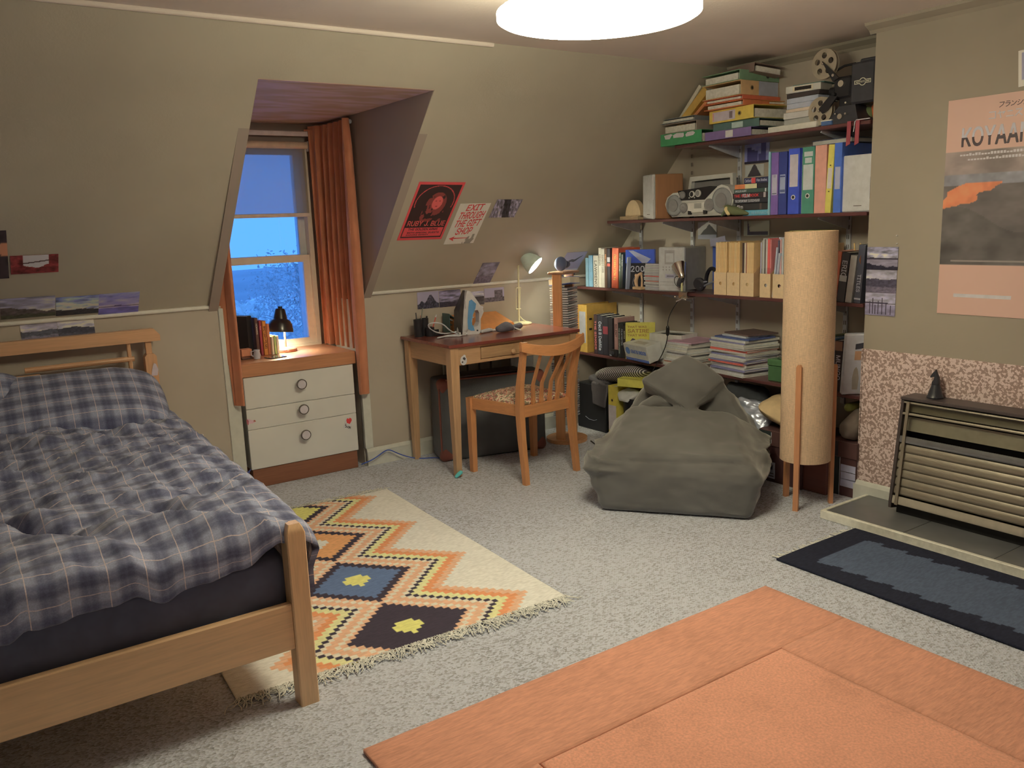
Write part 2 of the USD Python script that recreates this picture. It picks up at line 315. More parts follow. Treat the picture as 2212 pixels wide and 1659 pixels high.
part(t, 'ceiling_rose', G().lathe([(0, CZ-LC[2]), (.05, CZ-LC[2]), (.045, CZ-LC[2]-.02), (.01, CZ-LC[2]-.035), (0, CZ-LC[2]-.035)], 24), P(200, 190, 165))

# ================================================================== bed
pine = A(192, 146, 92); m_pine = [wood(pine, ax, var=.16) for ax in (0, 1, 2)]; pine2 = A(150, 106, 66, .9); m_pine2 = [wood(pine2, ax, var=.14) for ax in (0, 1, 2)]
t = thing('bed', 'pine bed frame with slatted headboard under the knee wall', 'bed', (.05, 3.45, 0))
o = V3(.05, 3.45, 0)
def bpost(x0, x1, y0, y1, z1, ch=.014):
    c = [((x0+x1)/2-o[0], (y0+y1)/2-o[1])]; hx, hy = (x1-x0)/2, (y1-y0)/2
    return G().box((x0-o[0], y0-o[1], 0), (x1-o[0], y1-o[1], z1-.03), .004), c, hx, hy
def post(x0, x1, y0, y1, z1):
    pts = []
    for z, k in ((0, 1), (z1-.028, 1), (z1-.012, .82), (z1, .6)):
        cx, cy, hx, hy = (x0+x1)/2-o[0], (y0+y1)/2-o[1], (x1-x0)/2*k, (y1-y0)/2*k
        pts += [(cx+a*hx, cy+b*hy, z) for a, b in ((-1, -.88), (-.88, -1), (.88, -1), (1, -.88), (1, .88), (.88, 1), (-.88, 1), (-1, .88))]
    return G().man(m3.Manifold.hull_points(pts))
part(t, 'foot_post', post(.768, .826, 2.328, 2.386, .578), m_pine[2], 25)
part(t, 'foot_post', post(-.726, -.668, 2.328, 2.386, .578), m_pine[2], 25)
B = lambda lo, hi, ch=.004: G().box(V3(*lo)-o, V3(*hi)-o, ch)
part(t, 'foot_rail', B((-.68, 2.335, .19), (.77, 2.362, .336)), m_pine[0])
part(t, 'side_rail', B((.798, 2.38, .19), (.824, 4.56, .336)), m_pine[1])
part(t, 'side_rail', B((-.724, 2.38, .19), (-.698, 4.56, .336)), m_pine[1])
part(t, 'bed_slats', B((-.70, 2.4, .2), (.80, 4.55, .222)), m_pine[0])
def hpost(x0, x1):
    return G().prism(Polygon([(x0-o[0], 0), (x1-o[0], 0), (x1-o[0], .828), (x1-.012-o[0], .842), (x0+.012-o[0], .842), (x0-o[0], .828)]), (0, 4.60-o[1], 0), (1, 0, 0), (0, 0, 1), 0, .05).box((x0+.012-o[0], 4.565-o[1], .84), (x1-.016-o[0], 4.585-o[1], .91))
part(t, 'head_post', hpost(.862, .918), m_pine2[2], 25); part(t, 'head_post', hpost(-.818, -.762), m_pine2[2], 25)
part(t, 'head_rail', G().prism(Polygon([(-.86-o[0], .905), (.945-o[0], .905), (.945-o[0], .935), (.918-o[0], .968), (-.83-o[0], .968), (-.86-o[0], .935)]), (0, 4.605-o[1], 0), (1, 0, 0), (0, 0, 1), 0, .055), m_pine2[0], 25)
for z in (.824, .752, .680):
    part(t, 'headboard_slat', G().tube([V3(.33, 4.575, z)-o, V3(.815, 4.575, z)-o], .0135, 10), m_pine2[0])
    part(t, 'headboard_slat', G().tube([V3(-.72, 4.575, z)-o, V3(-.23, 4.575, z)-o], .0135, 10), m_pine2[0])
part(t, 'headboard_panel', B((-.235, 4.563, .73), (.395, 4.588, .80), .006), m_pine2[0])
for x in (.795, -.70): part(t, 'headboard_stile', B((x-.009, 4.566, .34), (x+.009, 4.586, .908), .003), m_pine2[2])
part(t, 'head_crossbar', B((-.77, 4.57, .3), (.87, 4.595, .40)), m_pine2[0])
# a see-through crystal sticker on the head post
t = thing('sticker', 'small clear glittery bird sticker on the right headboard post', 'sticker', (.9, 4.548, .76))
part(t, 'sticker_sheet', G().prism(Polygon([(-.018, -.03), (.012, -.03), (.018, .0), (.01, .028), (.0, .034), (-.006, .02), (-.012, .0)]), (0, 0, 0), (1, 0, 0), (0, 0, 1), 0, .0015), P(180, 160, 150, rough=.2, coat=.6), False)
# mattress and bedding
mt = soft(hull([((x, y, z), .05) for x in (-.615, .735) for y in (2.425, 4.49) for z in (.272, .44)]), .06, 3)
mt.vertices += .004*(meshkit.fbm(mt.vertices*7, 3, 3)[:, None]-.5)*trimesh.Trimesh(mt.vertices, mt.faces).vertex_normals*2
single('mattress', G().tm(mt), P(62, 62, 70, rough=.85, var=.1, sheen=.2, bump=.15, bscale=60), 'thick mattress in a charcoal fitted sheet on the pine bed', 'mattress', smooth=True)
def plaid():
    base = A(112, 110, 113)
    Pd = .094
    def stop(lo): return lo
    dark = [(0, (1, 1, 1)), (.28, (.97, .97, .98)), (.40, (.56, .56, .62)), (.48, (.50, .50, .57)), (.56, (.60, .60, .66)), (.64, (.50, .50, .57)), (.74, (.62, .62, .67)), (.84, (.96, .96, .97)), (1, (1, 1, 1))]
    line = [(0, (0, 0, 0)), (.055, (0, 0, 0)), (.06, (1, 1, 1)), (.085, (1, 1, 1)), (.09, (0, 0, 0)), (1, (0, 0, 0))]
    n = {'u': ('uvmap', {'attribute': 'st'}), 's': ('separate_xyz', {}), 'nz': ('noise_texture', {'scale': 220.0, 'detail': 2.0}), 'tc': ('texture_coordinate', {})}
    l = [('u.UV', 's.vector'), ('tc.object', 'nz.vector')]
    for ax in 'xy':
        n['m'+ax] = ('math', {'math_type': 'multiply', 'value2': 1/Pd}); n['f'+ax] = ('math', {'math_type': 'fraction'})
        n['r'+ax] = ('rgb_ramp', {'ramp': dark}); n['l'+ax] = ('rgb_ramp', {'ramp': line})
        l += [('s.'+ax, f'm{ax}.value1'), (f'm{ax}.value', f'f{ax}.value1'), (f'f{ax}.value', f'r{ax}.fac'), (f'f{ax}.value', f'l{ax}.fac')]
    n['mul'] = ('mix', {'mix_type': 'multiply', 'fac': 1.0}); n['bc'] = ('mix', {'mix_type': 'multiply', 'fac': 1.0, 'color1': base})
    n['ladd'] = ('mix', {'mix_type': 'lighten', 'fac': 1.0}); n['bw'] = ('rgb_to_bw', {}); n['lf'] = ('math', {'math_type': 'multiply', 'value2': .62})
    n['lm'] = ('mix', {'mix_type': 'mix', 'color2': A(196, 166, 140)}); n['sp'] = ('mix', {'mix_type': 'multiply', 'fac': .5}); n['rn'] = ('rgb_ramp', {'ramp': [(.3, (.7, .7, .7)), (.7, (1.2, 1.2, 1.2))]})
    n['p'] = ('principled_bsdf', {'roughness': .9, 'sheen_weight': .25, 'specular_ior_level': .2})
    l += [('rx.color', 'mul.color1'), ('ry.color', 'mul.color2'), ('mul.color', 'bc.color2'), ('lx.color', 'ladd.color1'), ('ly.color', 'ladd.color2'), ('ladd.color', 'bw.color'), ('bw.val', 'lf.value1'),
          ('bc.color', 'lm.color1'), ('lf.value', 'lm.fac'), ('nz.fac', 'rn.fac'), ('lm.color', 'sp.color1'), ('rn.color', 'sp.color2'), ('sp.color', 'p.base_color')]
    return M('plaid', n, l, 'p.BSDF')
m_plaid = plaid()
def shell(P3, st, nu, nv, th):
    """a closed cloth: grid points P3 (nv+1, nu+1, 3), thickened downwards along the normal"""
    P3 = np.asarray(P3); du = np.gradient(P3, axis=1); dv = np.gradient(P3, axis=0); N = np.cross(du, dv); N /= np.maximum(np.linalg.norm(N, axis=2, keepdims=True), 1e-9)
    a = P3.reshape(-1, 3); b = (P3-N*th).reshape(-1, 3); n = len(a)
    i = (np.arange(nv)[:, None]*(nu+1)+np.arange(nu)).ravel()
    q = np.vstack([np.stack([i, i+1, i+nu+2], 1), np.stack([i, i+nu+2, i+nu+1], 1)])
    ring = np.r_[np.arange(nu+1), (np.arange(1, nv+1))*(nu+1)+nu, nv*(nu+1)+np.arange(nu-1, -1, -1), np.arange(nv-1, 0, -1)*(nu+1)]
    r2 = np.roll(ring, -1); s_ = np.vstack([np.stack([ring, n+ring, n+r2], 1), np.stack([ring, n+r2, r2], 1)])
    uv = np.asarray(st).reshape(-1, 2)
    return (np.vstack([a, b]), np.vstack([q, q[:, ::-1]+n, s_])), np.vstack([uv, uv])
def duvet():
    nu, nv = 170, 220; s, tt = np.meshgrid(np.linspace(-.80, 1.10, nu+1), np.linspace(2.21, 4.28, nv+1))
    edge = .80+.07*np.clip((tt-2.4)/1.9, 0, 1)
    over = np.maximum(s-edge, 0); r = .07; ang = np.clip(over/r, 0, math.pi/2); drop = np.maximum(over-r*math.pi/2, 0)
    x = np.minimum(s, edge)+r*np.sin(ang); z = .575-r*(1-np.cos(ang))-drop
    foot = 2.405-.03*np.clip((.8-s)/.8, 0, 1); ov = np.maximum(foot-tt, 0)*np.clip((1.02-s)/.35, .0, 1); r2 = .055; a2 = np.clip(ov/r2, 0, math.pi/2); d2 = np.maximum(ov-r2*math.pi/2, 0)
    tt2 = np.where(s > .78, np.maximum(tt, 2.40), tt)
    y = np.maximum(tt2, foot)-r2*np.sin(a2); z = z-r2*(1-np.cos(a2))-d2*np.clip(1-(s-.1)*.9, .15, 1)
    flat = np.clip(1-over/.1, .25, 1)
    P0 = np.stack([x, y, np.zeros_like(x)], -1)
    dx, dy = .84*x-.54*y, .54*x+.84*y
    big = meshkit.fbm(P0*3.1, 3, 5)-.5; fold = meshkit.fbm(np.stack([dx*3.2, dy*15, 0*x], -1), 3, 9)-.5
    ridge = 1-np.abs(2*meshkit.fbm(np.stack([dx*2.4+3, dy*9.5, 0*x], -1), 2, 21)-1); fine = meshkit.fbm(P0*np.array([22, 30, 1]), 2, 31)-.5
    amt = .55+.45*np.clip((y-2.5)/1.2, 0, 1)
    lump = meshkit.fbm(np.stack([dx*7+1, dy*11, 0*x], -1), 3, 51)-.5
    z = z+flat*(.070*big+.066*fold*amt+.045*lump*(1.3-.5*amt)+.026*(ridge**6)*amt+.012*fine+.014)
    z -= .075*np.exp(-(((x-.13)*.85+(y-2.86)*.5)**2)/.0012-((y-2.9)/.30)**2)*flat
    z -= .04*np.exp(-(((x-.50)*.9+(y-2.75)*.45)**2)/.0016-((y-2.72)/.16)**2)*flat
    z += .03*np.exp(-((y-2.55)/.13)**2)*flat*np.clip((.75-x)/.4, 0, 1)
    z += .10*np.exp(-((y-4.28)/.14)**2)*np.clip((.85-x)/.3, 0, 1)
    x = x+np.where(over > 0, .018*(meshkit.fbm(np.stack([y*7, z*3, 0*x], -1), 2, 4)-.5)*np.clip(over/.1, 0, 1), 0)
    y = y-np.where(ov > r2, .012*(meshkit.fbm(np.stack([x*7, z*2, 0*x], -1), 2, 6)-.3), 0)
    z = np.maximum(z, np.where(s > edge, .29, .43))
    return shell(np.stack([x, y, z], -1), np.stack([s, tt], -1), nu, nv, .022)
mesh, uv = duvet()
part_p = part('/World', 'duvet', mesh, m_plaid, True, uv=uv); props(stage.GetPrimAtPath(part_p), 'rumpled grey plaid duvet spread over the whole bed', 'duvet')
def pillow(cx, cy, cz, a, b, c, rx, rz, label, seed):
    th, ph = np.meshgrid(np.linspace(0, 2*np.pi, 65), np.linspace(-np.pi/2, np.pi/2, 33))
    cp, sp = np.cos(ph), np.sin(ph); e = lambda w, p: np.sign(w)*np.abs(w)**p
    x = a*e(np.cos(th), .45)*np.abs(cp)**.5; y = b*e(np.sin(th), .45)*np.abs(cp)**.5; z = c*e(sp, .9)*(1-.35*(np.abs(x)/a)**4)
    Q = np.stack([x, y, z], -1).reshape(-1, 3); Q[:, 2] += .022*(meshkit.fbm(Q*9, 3, seed)-.5)*np.sign(Q[:, 2]); Q[:, 1] += .02*(meshkit.fbm(Q*5, 2, seed+4)-.5)
    st = Q[:, :2].copy(); Q = Q @ (Rz(rz) @ Rx(rx)).T; n = 65
    i = (np.arange(32)[:, None]*n+np.arange(64)).ravel(); F = np.vstack([np.stack([i, i+1, i+n+1], 1), np.stack([i, i+n+1, i+n], 1)])
    p = thing('pillow', label, 'pillow', (cx, cy, cz), group=None); part(p, 'pillow_case', (Q, F), m_plaid, True, uv=st)
pillow(.46, 4.30, .665, .42, .24, .10, 24, -3, 'grey plaid pillow at the head of the bed nearest the dormer window', 3)
pillow(-.32, 4.32, .66, .38, .24, .11, 28, 4, 'grey plaid pillow on the far left side of the bed head', 8)
pillow(.02, 4.36, .715, .30, .18, .085, 38, 0, 'smaller grey plaid pillow propped upright against the middle of the headboard', 12)

# ================================================================== chest of drawers in the dormer
teak = A(140, 88, 50); m_teak = [wood(teak, ax, var=.2, scale=10) for ax in (0, 1, 2)]; m_teakd = wood(A(104, 60, 34), 0, var=.2, scale=10)
m_cream = P(160, 150, 128, rough=.35, var=.03, scale=4)
t = thing('chest_of_drawers', 'cream chest of three drawers with teak top and plinth', 'chest of drawers', (1.698, 4.65, 0))
c = lambda x, y, z: (x-1.698, y-4.65, z)
part(t, 'plinth', G().box(c(1.378, 4.655, 0), c(2.018, 5.08, .108), .003), m_teakd)
part(t, 'carcass', G().box(c(1.376, 4.668, .108), c(2.020, 5.09, .64)), m_cream)
part(t, 'worktop', G().box(c(1.362, 4.640, .64), c(2.045, 5.115, .716), .004), m_teak[0])
for z0, z1, kz in ((.459, .638, .566), (.341, .457, .419), (.110, .339, .268)):
    d = part(t, 'drawer', G().box(c(1.371, 4.648, z0), c(2.025, 4.668, z1), .0025), m_cream)
    kn = G().lathe([(.0, -.012), (.024, -.012), (.029, -.016), (.0295, -.028), (.026, -.031), (.0245, -.026), (0, -.026)], 32, R=Rx(-90)); 
    for q in kn.v: q += np.array(c(1.690, 4.636-.0, kz))*np.array([1, 1, 1])
    part(d, 'knob', kn, P(72, 62, 52, rough=.3))
    ds = G().lathe([(0, -.0275), (.0245, -.0275), (.0245, -.025), (0, -.025)], 28, R=Rx(-90))
    for q in ds.v: q += np.array(c(1.690, 4.636, kz))
    part(d, 'knob_disc', ds, P(150, 136, 124, rough=.25))
def sticker(nm, label, o_, pieces, X=(1, 0, 0), Y=(0, 0, 1)):
    s_ = thing(nm, label, 'sticker', o_)
    for i, (pn, poly, mat) in enumerate(pieces): part(s_, pn, G().prism(Polygon(poly), V3(0, 0, 0), X, Y, 0, .0008+.0004*i), mat, False)
    return s_
circ = lambda x, y, r, n=20, sx=1, sy=1: [(x+r*sx*math.cos(2*math.pi*i/n), y+r*sy*math.sin(2*math.pi*i/n)) for i in range(n)]
sticker('sticker', 'small pink and plum torn sticker at the left end of the middle drawer', (1.388, 4.6478, .392), [('pink_patch', [(-.012, -.012), (.012, -.014), (.03, -.008), (.024, .002), (.006, .006), (-.008, .016), (-.016, .012)], P(200, 158, 150)), ('plum_patch', [(-.02, -.012), (-.012, -.02), (-.008, .004), (-.016, .014), (-.022, .01)], P(128, 62, 62)), ('brown_patch', [(.018, -.006), (.032, -.006), (.026, .004), (.02, .004)], P(140, 76, 60))])
s_ = sticker('sticker', 'white sticker with a red heart at the right end of the bottom drawer', (1.966, 4.6478, .287), [('white_patch', [(-.03, -.024), (.0, -.036), (.024, -.02), (.022, .012), (.012, .032), (-.01, .036)], P(176, 166, 146)), ('heart', [(-.006, .002), (.012, -.008), (.026, .01), (.026, .022), (.016, .03), (.008, .024), (.0, .03), (-.008, .02)], P(170, 36, 36))])
for zz, tx in ((-.012, 'I'), (-.024, '2VIK')):
    text_on(s_, 'lettering', tx, .011, (-.02, -.0012, zz), (.94, 0, -.34), (.34, 0, .94), P(40, 34, 30))

# ================================================================== desk
m_top = wood(A(96, 40, 28), 0, var=.25, scale=9, rough=.18, coat=.5); oak = A(136, 100, 62, .95); m_oak = [wood(oak, ax, var=.22, scale=12) for ax in (0, 1, 2)]
t = thing('desk', 'old wooden desk with dark red polished top and tapered legs', 'desk', (2.81, 4.34, 0)); o = V3(2.81, 4.34, 0)
B = lambda lo, hi, ch=.003: G().box(V3(*lo)-o, V3(*hi)-o, ch)
part(t, 'desk_top', B((2.343, 4.045, .752), (3.277, 4.635, .771), .003), m_top)
part(t, 'apron', B((2.40, 4.072, .645), (2.565, 4.09, .752)).add(*B((2.865, 4.072, .645), (3.22, 4.09, .752)).mesh()).add(*B((2.56, 4.074, .645), (2.87, 4.09, .664)).mesh()).add(*B((2.56, 4.074, .735), (2.87, 4.09, .752)).mesh()), m_oak[0])
part(t, 'side_apron', B((2.368, 4.10, .645), (2.386, 4.57, .752)), m_oak[1]); part(t, 'side_apron', B((3.234, 4.10, .645), (3.252, 4.57, .752)), m_oak[1])
part(t, 'back_apron', B((2.40, 4.58, .645), (3.22, 4.598, .752)), m_oak[0])
d = part(t, 'drawer', B((2.567, 4.0705, .667), (2.863, 4.40, .733)), wood(A(124, 92, 56, .9), 0, var=.3, scale=12))
kn = G().lathe([(0, .0), (.008, .0), (.007, .008), (.015, .014), (.016, .02), (.01, .025), (0, .026)], 20, R=Rx(90), at=V3(2.781, 4.071, .690)-o)
part(d, 'knob', kn, m_oak[0])
for x, y in ((2.383, 4.085), (2.383, 4.585), (3.237, 4.085), (3.237, 4.585)):
    pts = [(x-o[0]+a*h, y-o[1]+b*h, z) for z, h in ((0, .017), (.60, .027), (.752, .027)) for a in (-1, 1) for b in (-1, 1)]
    part(t, 'leg', G().man(m3.Manifold.hull_points(pts)), m_oak[2], False)
sticker('sticker', 'black and white squirrel sticker on the front left corner of the desk', (2.447, 4.0705, .672), [('white_patch', circ(0, 0, .022, 18, 1, 1.25), P(186, 176, 160)), ('ear_patch', circ(.006, .024, .009, 12), P(186, 176, 160)), ('dark_curl', [(.0, .004), (.01, .0), (.014, .012), (.004, .02), (-.006, .014)], P(52, 48, 46)), ('dark_spot', circ(-.008, -.008, .005, 10), P(52, 48, 46))])
# teal plug-in lamp foot by the leg
t = thing('teal_rubber_foot', 'small glossy teal rubber cap on the floor at the front left desk leg', 'rubber cap', (2.365, 4.058, .0))
part(t, 'cap', G().tm(soft(hull([((-.012, -.003, .012), .01), ((.014, -.01, .032), .012), ((.0, -.004, .02), .012)]), .006, 4)), P(80, 190, 170, rough=.25, coat=.4), True)

# ================================================================== chair
ch = A(150, 94, 46, 1.0); m_ch = [wood(ch, ax, var=.18, scale=12) for ax in (0, 1, 2)]
t = thing('dining_chair', 'wooden dining chair with slatted back and floral seat pushed to the desk', 'chair', (2.757, 3.93, 0), (0, 0, 5))
part(t, 'front_leg', G().man(m3.Manifold.hull_points([(-.235+a*h, .20+b*h, z) for z, h in ((0, .016), (.445, .021)) for a in (-1, 1) for b in (-1, 1)])), m_ch[2], False)
part(t, 'front_leg', G().man(m3.Manifold.hull_points([(.235+a*h, .20+b*h, z) for z, h in ((0, .016), (.445, .021)) for a in (-1, 1) for b in (-1, 1)])), m_ch[2], False)
def sweep_rect(pts, w, d):
    pts = np.asarray(pts, float); V = []; F = []
    w = np.broadcast_to(w, len(pts)); d = np.broadcast_to(d, len(pts))
    for p_, ww, dd in zip(pts, w, d): V += [p_+V3(a*ww/2, b*dd/2, 0) for a, b in ((-1, -1), (1, -1), (1, 1), (-1, 1))]
    for i in range(len(pts)-1):
        for j in range(4): k = (j+1) % 4; F += [[i*4+j, i*4+k, i*4+4+k], [i*4+j, i*4+4+k, i*4+4+j]]
    e = 4*(len(pts)-1); F += [[0, 2, 1], [0, 3, 2], [e, e+1, e+2], [e, e+2, e+3]]
    return G().add(V, F)
def rear(s): 
    zs = np.linspace(0, .80, 17); y = np.interp(zs, [0, .1, .25, .42, .55, .8], [-.225, -.215, -.197, -.186, -.200, -.262]); x = np.interp(zs, [0, .42, .8], [.193, .188, .205])*s
    return sweep_rect(np.stack([x, y, zs], 1), np.interp(zs, [0, .4, .8], [.030, .034, .028]), np.interp(zs, [0, .4, .8], [.030, .042, .026]))
for s in (-1, 1): part(t, 'rear_leg', rear(s), m_ch[2], 30)
part(t, 'seat_rail', G().prism([(-.218, .19), (.218, .19), (.218, .212), (-.218, .212)], (0, 0, .385), (1, 0, 0), (0, 1, 0), 0, .062), m_ch[0], False)
part(t, 'seat_rail', G().prism([(-.175, -.195), (.175, -.195), (.175, -.171), (-.175, -.171)], (0, 0, .372), (1, 0, 0), (0, 1, 0), 0, .062), m_ch[0], False)
for s in (-1, 1): part(t, 'seat_rail', G().prism(Polygon([(s*.172, -.17), (s*.196, -.17), (s*.244, .195), (s*.222, .195)]).buffer(0), (0, 0, .38), (1, 0, 0), (0, 1, 0), 0, .064), m_ch[1], False)
seat = soft(m3.Manifold.batch_hull([m3.Manifold.sphere(.012, 10).translate([x, y, z]) for x, y, z in ((-.172, -.155, .44), (.172, -.155, .44), (-.215, .185, .445), (.215, .185, .445), (-.10, -.06, .47), (.1, -.06, .47), (-.1, .11, .472), (.1, .11, .472))]), .02, 8)
def floral():
    cs = [A(74, 62, 44), A(150, 84, 62), A(176, 150, 112), A(96, 84, 56), A(128, 66, 54), A(186, 160, 126)]
    st = [(i/len(cs), c_) for i, c_ in enumerate(cs)]
    return M('floral', {'tc': ('texture_coordinate', {}), 'n': ('noise_texture', {'scale': 16.0, 'detail': 2.0, 'distortion': 2.5}), 'mr': ('map_range', {'from_min': .25, 'from_max': .75, 'clamp': True}), 'r': ('rgb_ramp', {'ramp': st, 'interpolate': False}), 'p': ('principled_bsdf', {'roughness': .85})},
             [('tc.object', 'n.vector'), ('n.fac', 'mr.value'), ('mr.result', 'r.fac'), ('r.color', 'p.base_color')], 'p.BSDF')
part(t, 'seat_cushion', G().tm(seat), floral(), True)
xs = np.linspace(-1, 1, 15); crest = []
V, F = [], []
for i, q in enumerate(xs):
    yy = -.262+.0-.045*(1-q*q)*-1*-1; top = .806-.036*(1-q*q); bot = top-.052-.006*(1-q*q)
    for y_, z_ in ((yy-.011, bot), (yy+.011, bot), (yy+.010, top-.006), (yy+.002, top), (yy-.008, top-.004)): V.append((q*.232, y_, z_))
for i in range(14):
    for j in range(5): k = (j+1) % 5; F += [[i*5+j, i*5+k, i*5+5+k], [i*5+j, i*5+5+k, i*5+5+j]]
F += [[0, j+1, j] for j in range(1, 4)]; e = 70; F += [[e, e+j, e+j+1] for j in range(1, 4)]
part(t, 'crest_rail', G().add(V, F), m_ch[0], 40)
for q in (-.58, -.2, .2, .58):
    ytop = -.262-.045*(1-q*q); zt = .755-.036*(1-q*q)
    part(t, 'back_slat', sweep_rect([(q*.15, -.183, .425), (q*.172, -.200, .55), (q*.2, ytop, zt)], [.022, .017, .014], [.016, .014, .012]), m_ch[2], 30)

# ================================================================== bean bag
U, Wd = V3(.615, -.789, 0), V3(.789, .615, 0)       # along its front, and away from the camera
def bb(u, w_, z): return tuple(V3(2.818, 2.80, 0)+U*u+Wd*w_+V3(0, 0, z))
s1 = hull([(bb(u, w_, z), r) for u, w_, z, r in ((-.33, .06, .05, .05), (.33, .06, .05, .05), (-.355, .08, .19, .07), (.345, .08, .19, .07), (-.34, .62, .08, .07), (.34, .62, .08, .07), (-.34, .56, .28, .07), (.33, .56, .26, .07), (-.31, .10, .245, .06), (.30, .10, .245, .06), (0, .11, .255, .06), (-.25, .46, .385, .05), (.24, .46, .375, .05), (0, .47, .40, .05))])
s2 = hull([(bb(u, w_, z), r) for u, w_, z, r in ((-.31, .60, .28, .06), (.31, .60, .26, .06), (-.28, .80, .28, .07), (.28, .80, .26, .07), (-.19, .66, .50, .045), (.20, .64, .47, .045), (.05, .76, .57, .045), (-.05, .62, .44, .05))])
s3 = hull([(bb(u, w_, z), r) for u, w_, z, r in ((-.205, .50, .575, .016), (-.19, .56, .53, .025), (.0, .60, .680, .016), (.03, .64, .645, .025), (.17, .62, .56, .025), (.18, .66, .50, .03), (.03, .46, .435, .022), (.02, .60, .44, .04), (-.06, .49, .47, .022))])
s4 = hull([(bb(u, w_, z), r) for u, w_, z, r in ((-.22, .50, .42, .022), (-.15, .48, .475, .022), (-.07, .52, .45, .03), (-.1, .58, .38, .04))])
bag = soft(s1+s2+s3+s4, .018, 5)
v = np.array(bag.vertices); nrm = bag.vertex_normals; loc = np.stack([(v-V3(2.818, 2.8, 0)) @ U, (v-V3(2.818, 2.8, 0)) @ Wd, v[:, 2]], 1)
d_ = .034*(meshkit.fbm(loc*4.5, 3, 40)-.5)+.022*(meshkit.fbm(loc*np.array([10, 10, 22]), 3, 41)-.5)
gz = np.exp(-((loc[:, 2]-.24)/.07)**2); d_ += .05*gz*(1-np.abs(2*meshkit.fbm(np.stack([loc[:, 0]*2+loc[:, 2]*3, loc[:, 1]*3, loc[:, 2]*13], 1), 2, 44)-1))**5*np.clip((np.abs(loc[:, 0])-.2)*5, 0, 1)
d_ -= .016*np.exp(-((loc[:, 2]-.265-.02*loc[:, 0])/.008)**2)*(loc[:, 1] < .2)*.6
v = v+nrm*d_[:, None]*np.clip(v[:, 2:]/.05, 0, 1); v[:, 2] = np.maximum(v[:, 2], .002); bag.vertices = v
m_bag = paint(A(70, 65, 55), rough=.85, var=.16, scale=5, bump=.12, bscale=500, sheen=.5)
single('bean_bag', G().tm(bag), m_bag, 'big grey suede bean bag chair with a pointed backrest', 'bean bag', smooth=True)

# ================================================================== floor lamp
def hessian(col):
    n = {'tc': ('texture_coordinate', {}), 'm1': ('mapping', {'scale': (60, 60, 700)}), 'm2': ('mapping', {'scale': (420, 420, 30)}), 'n1': ('noise_texture', {'scale': 1.0, 'detail': 2.0}), 'n2': ('noise_texture', {'scale': 1.0, 'detail': 2.0}), 'ad': ('math', {'math_type': 'add'}), 'h': ('math', {'math_type': 'multiply', 'value2': .5}),
         'r': ('rgb_ramp', {'ramp': [(.35, tuple(c_*.78 for c_ in col)), (.65, tuple(min(c_*1.15, .95) for c_ in col))]}), 'b': ('bump', {'strength': .25, 'distance': .002}), 'p': ('principled_bsdf', {'roughness': .85})}
    return M(('hessian', col), n, [('tc.object', 'm1.vector'), ('tc.object', 'm2.vector'), ('m1.vector', 'n1.vector'), ('m2.vector', 'n2.vector'), ('n1.fac', 'ad.value1'), ('n2.fac', 'ad.value2'), ('ad.value', 'h.value1'), ('h.value', 'r.fac'), ('r.color', 'p.base_color'), ('h.value', 'b.height'), ('b.normal', 'p.normal')], 'p.BSDF')
t = thing('floor_lamp', 'tall tube floor lamp with hessian shade on three wooden legs', 'floor lamp', (3.456, 2.528, 0))
part(t, 'shade', G().lathe([(.0, .26), (.112, .26), (.118, .232), (.120, .232), (.1205, 1.338), (.118, 1.338), (.112, 1.30), (0, 1.30)], 72), hessian(A(166, 132, 92, 1.15)), 30)
mleg = wood(A(146, 92, 50), 2, var=.15, scale=10)
for a, zt in ((200, .72), (322, .70), (78, .72)):
    d = V3(math.cos(math.radians(a)), math.sin(math.radians(a)), 0); s = np.cross(V3(0, 0, 1), d)
    pl_ = Polygon([(-.0125, 0), (.0125, 0), (.0125, zt-.012), (.006, zt), (-.006, zt), (-.0125, zt-.012)])
    part(t, 'leg', G().prism(pl_, d*.1205, s, V3(0, 0, 1), 0, .019), mleg, False)

# ================================================================== hearth and gas fire
t = thing('hearth', 'low hearth of dark tiles in a cream frame before the fire', 'hearth', (BX, 1.4, 0)); o = V3(BX, 1.4, 0)
B = lambda lo, hi, ch=.003: G().box(V3(*lo)-o, V3(*hi)-o, ch)
m_hr = P(172, 160, 130, rough=.5, var=.1, scale=40)
part(t, 'front_kerb', B((3.333, .35, 0), (3.353, 2.346, .042)), m_hr); part(t, 'end_kerb', B((3.353, 2.330, 0), (BX-.02, 2.346, .042)), m_hr)
mt_ = P(74, 70, 62, rough=.28, var=.12, scale=8)
for i in range(5): part(t, 'hearth_tile', B((3.354, 2.329-.385*(i+1)+.002, .0), (BX-.018, 2.329-.385*i-.002, .039), .0015), mt_)
part(t, 'grout_bed', B((3.354, .40, 0), (BX-.018, 2.329, .035), 0), P(140, 128, 108))
t = thing('gas_fire', 'old brown gas fire with sloping ribbed metal front on the hearth', 'gas fire', (BX-.007, 2.126, .039)); FO = V3(BX-.007, 2.126, .039)
m_fd = P(52, 42, 36, rough=.4, var=.1); m_fm = paint(A(112, 98, 74, 1.1), rough=.38, var=.12, scale=6, metal=.5); m_fb = P(20, 18, 16, rough=.6)
FW = .86
side = [(0, .02), (-.185, .045), (-.16, .06), (-.095, .535), (0, .535)]
YX = (V3(1, 0, 0), V3(0, 0, 1))     # X x Z = -Y
part(t, 'side_panel', G().prism([(0, .0), (-.178, .03), (-.178, .06), (-.112, .532), (0, .532)], (0, 0, 0), *YX, 0, .014), m_fd, False)
part(t, 'side_panel', G().prism([(0, .0), (-.178, .03), (-.178, .06), (-.112, .532), (0, .532)], (0, -FW+.014, 0), *YX, 0, .014), m_fd, False)
part(t, 'top_panel', G().box((-.118, -FW, .530), (0, .002, .545), .003), m_fd)
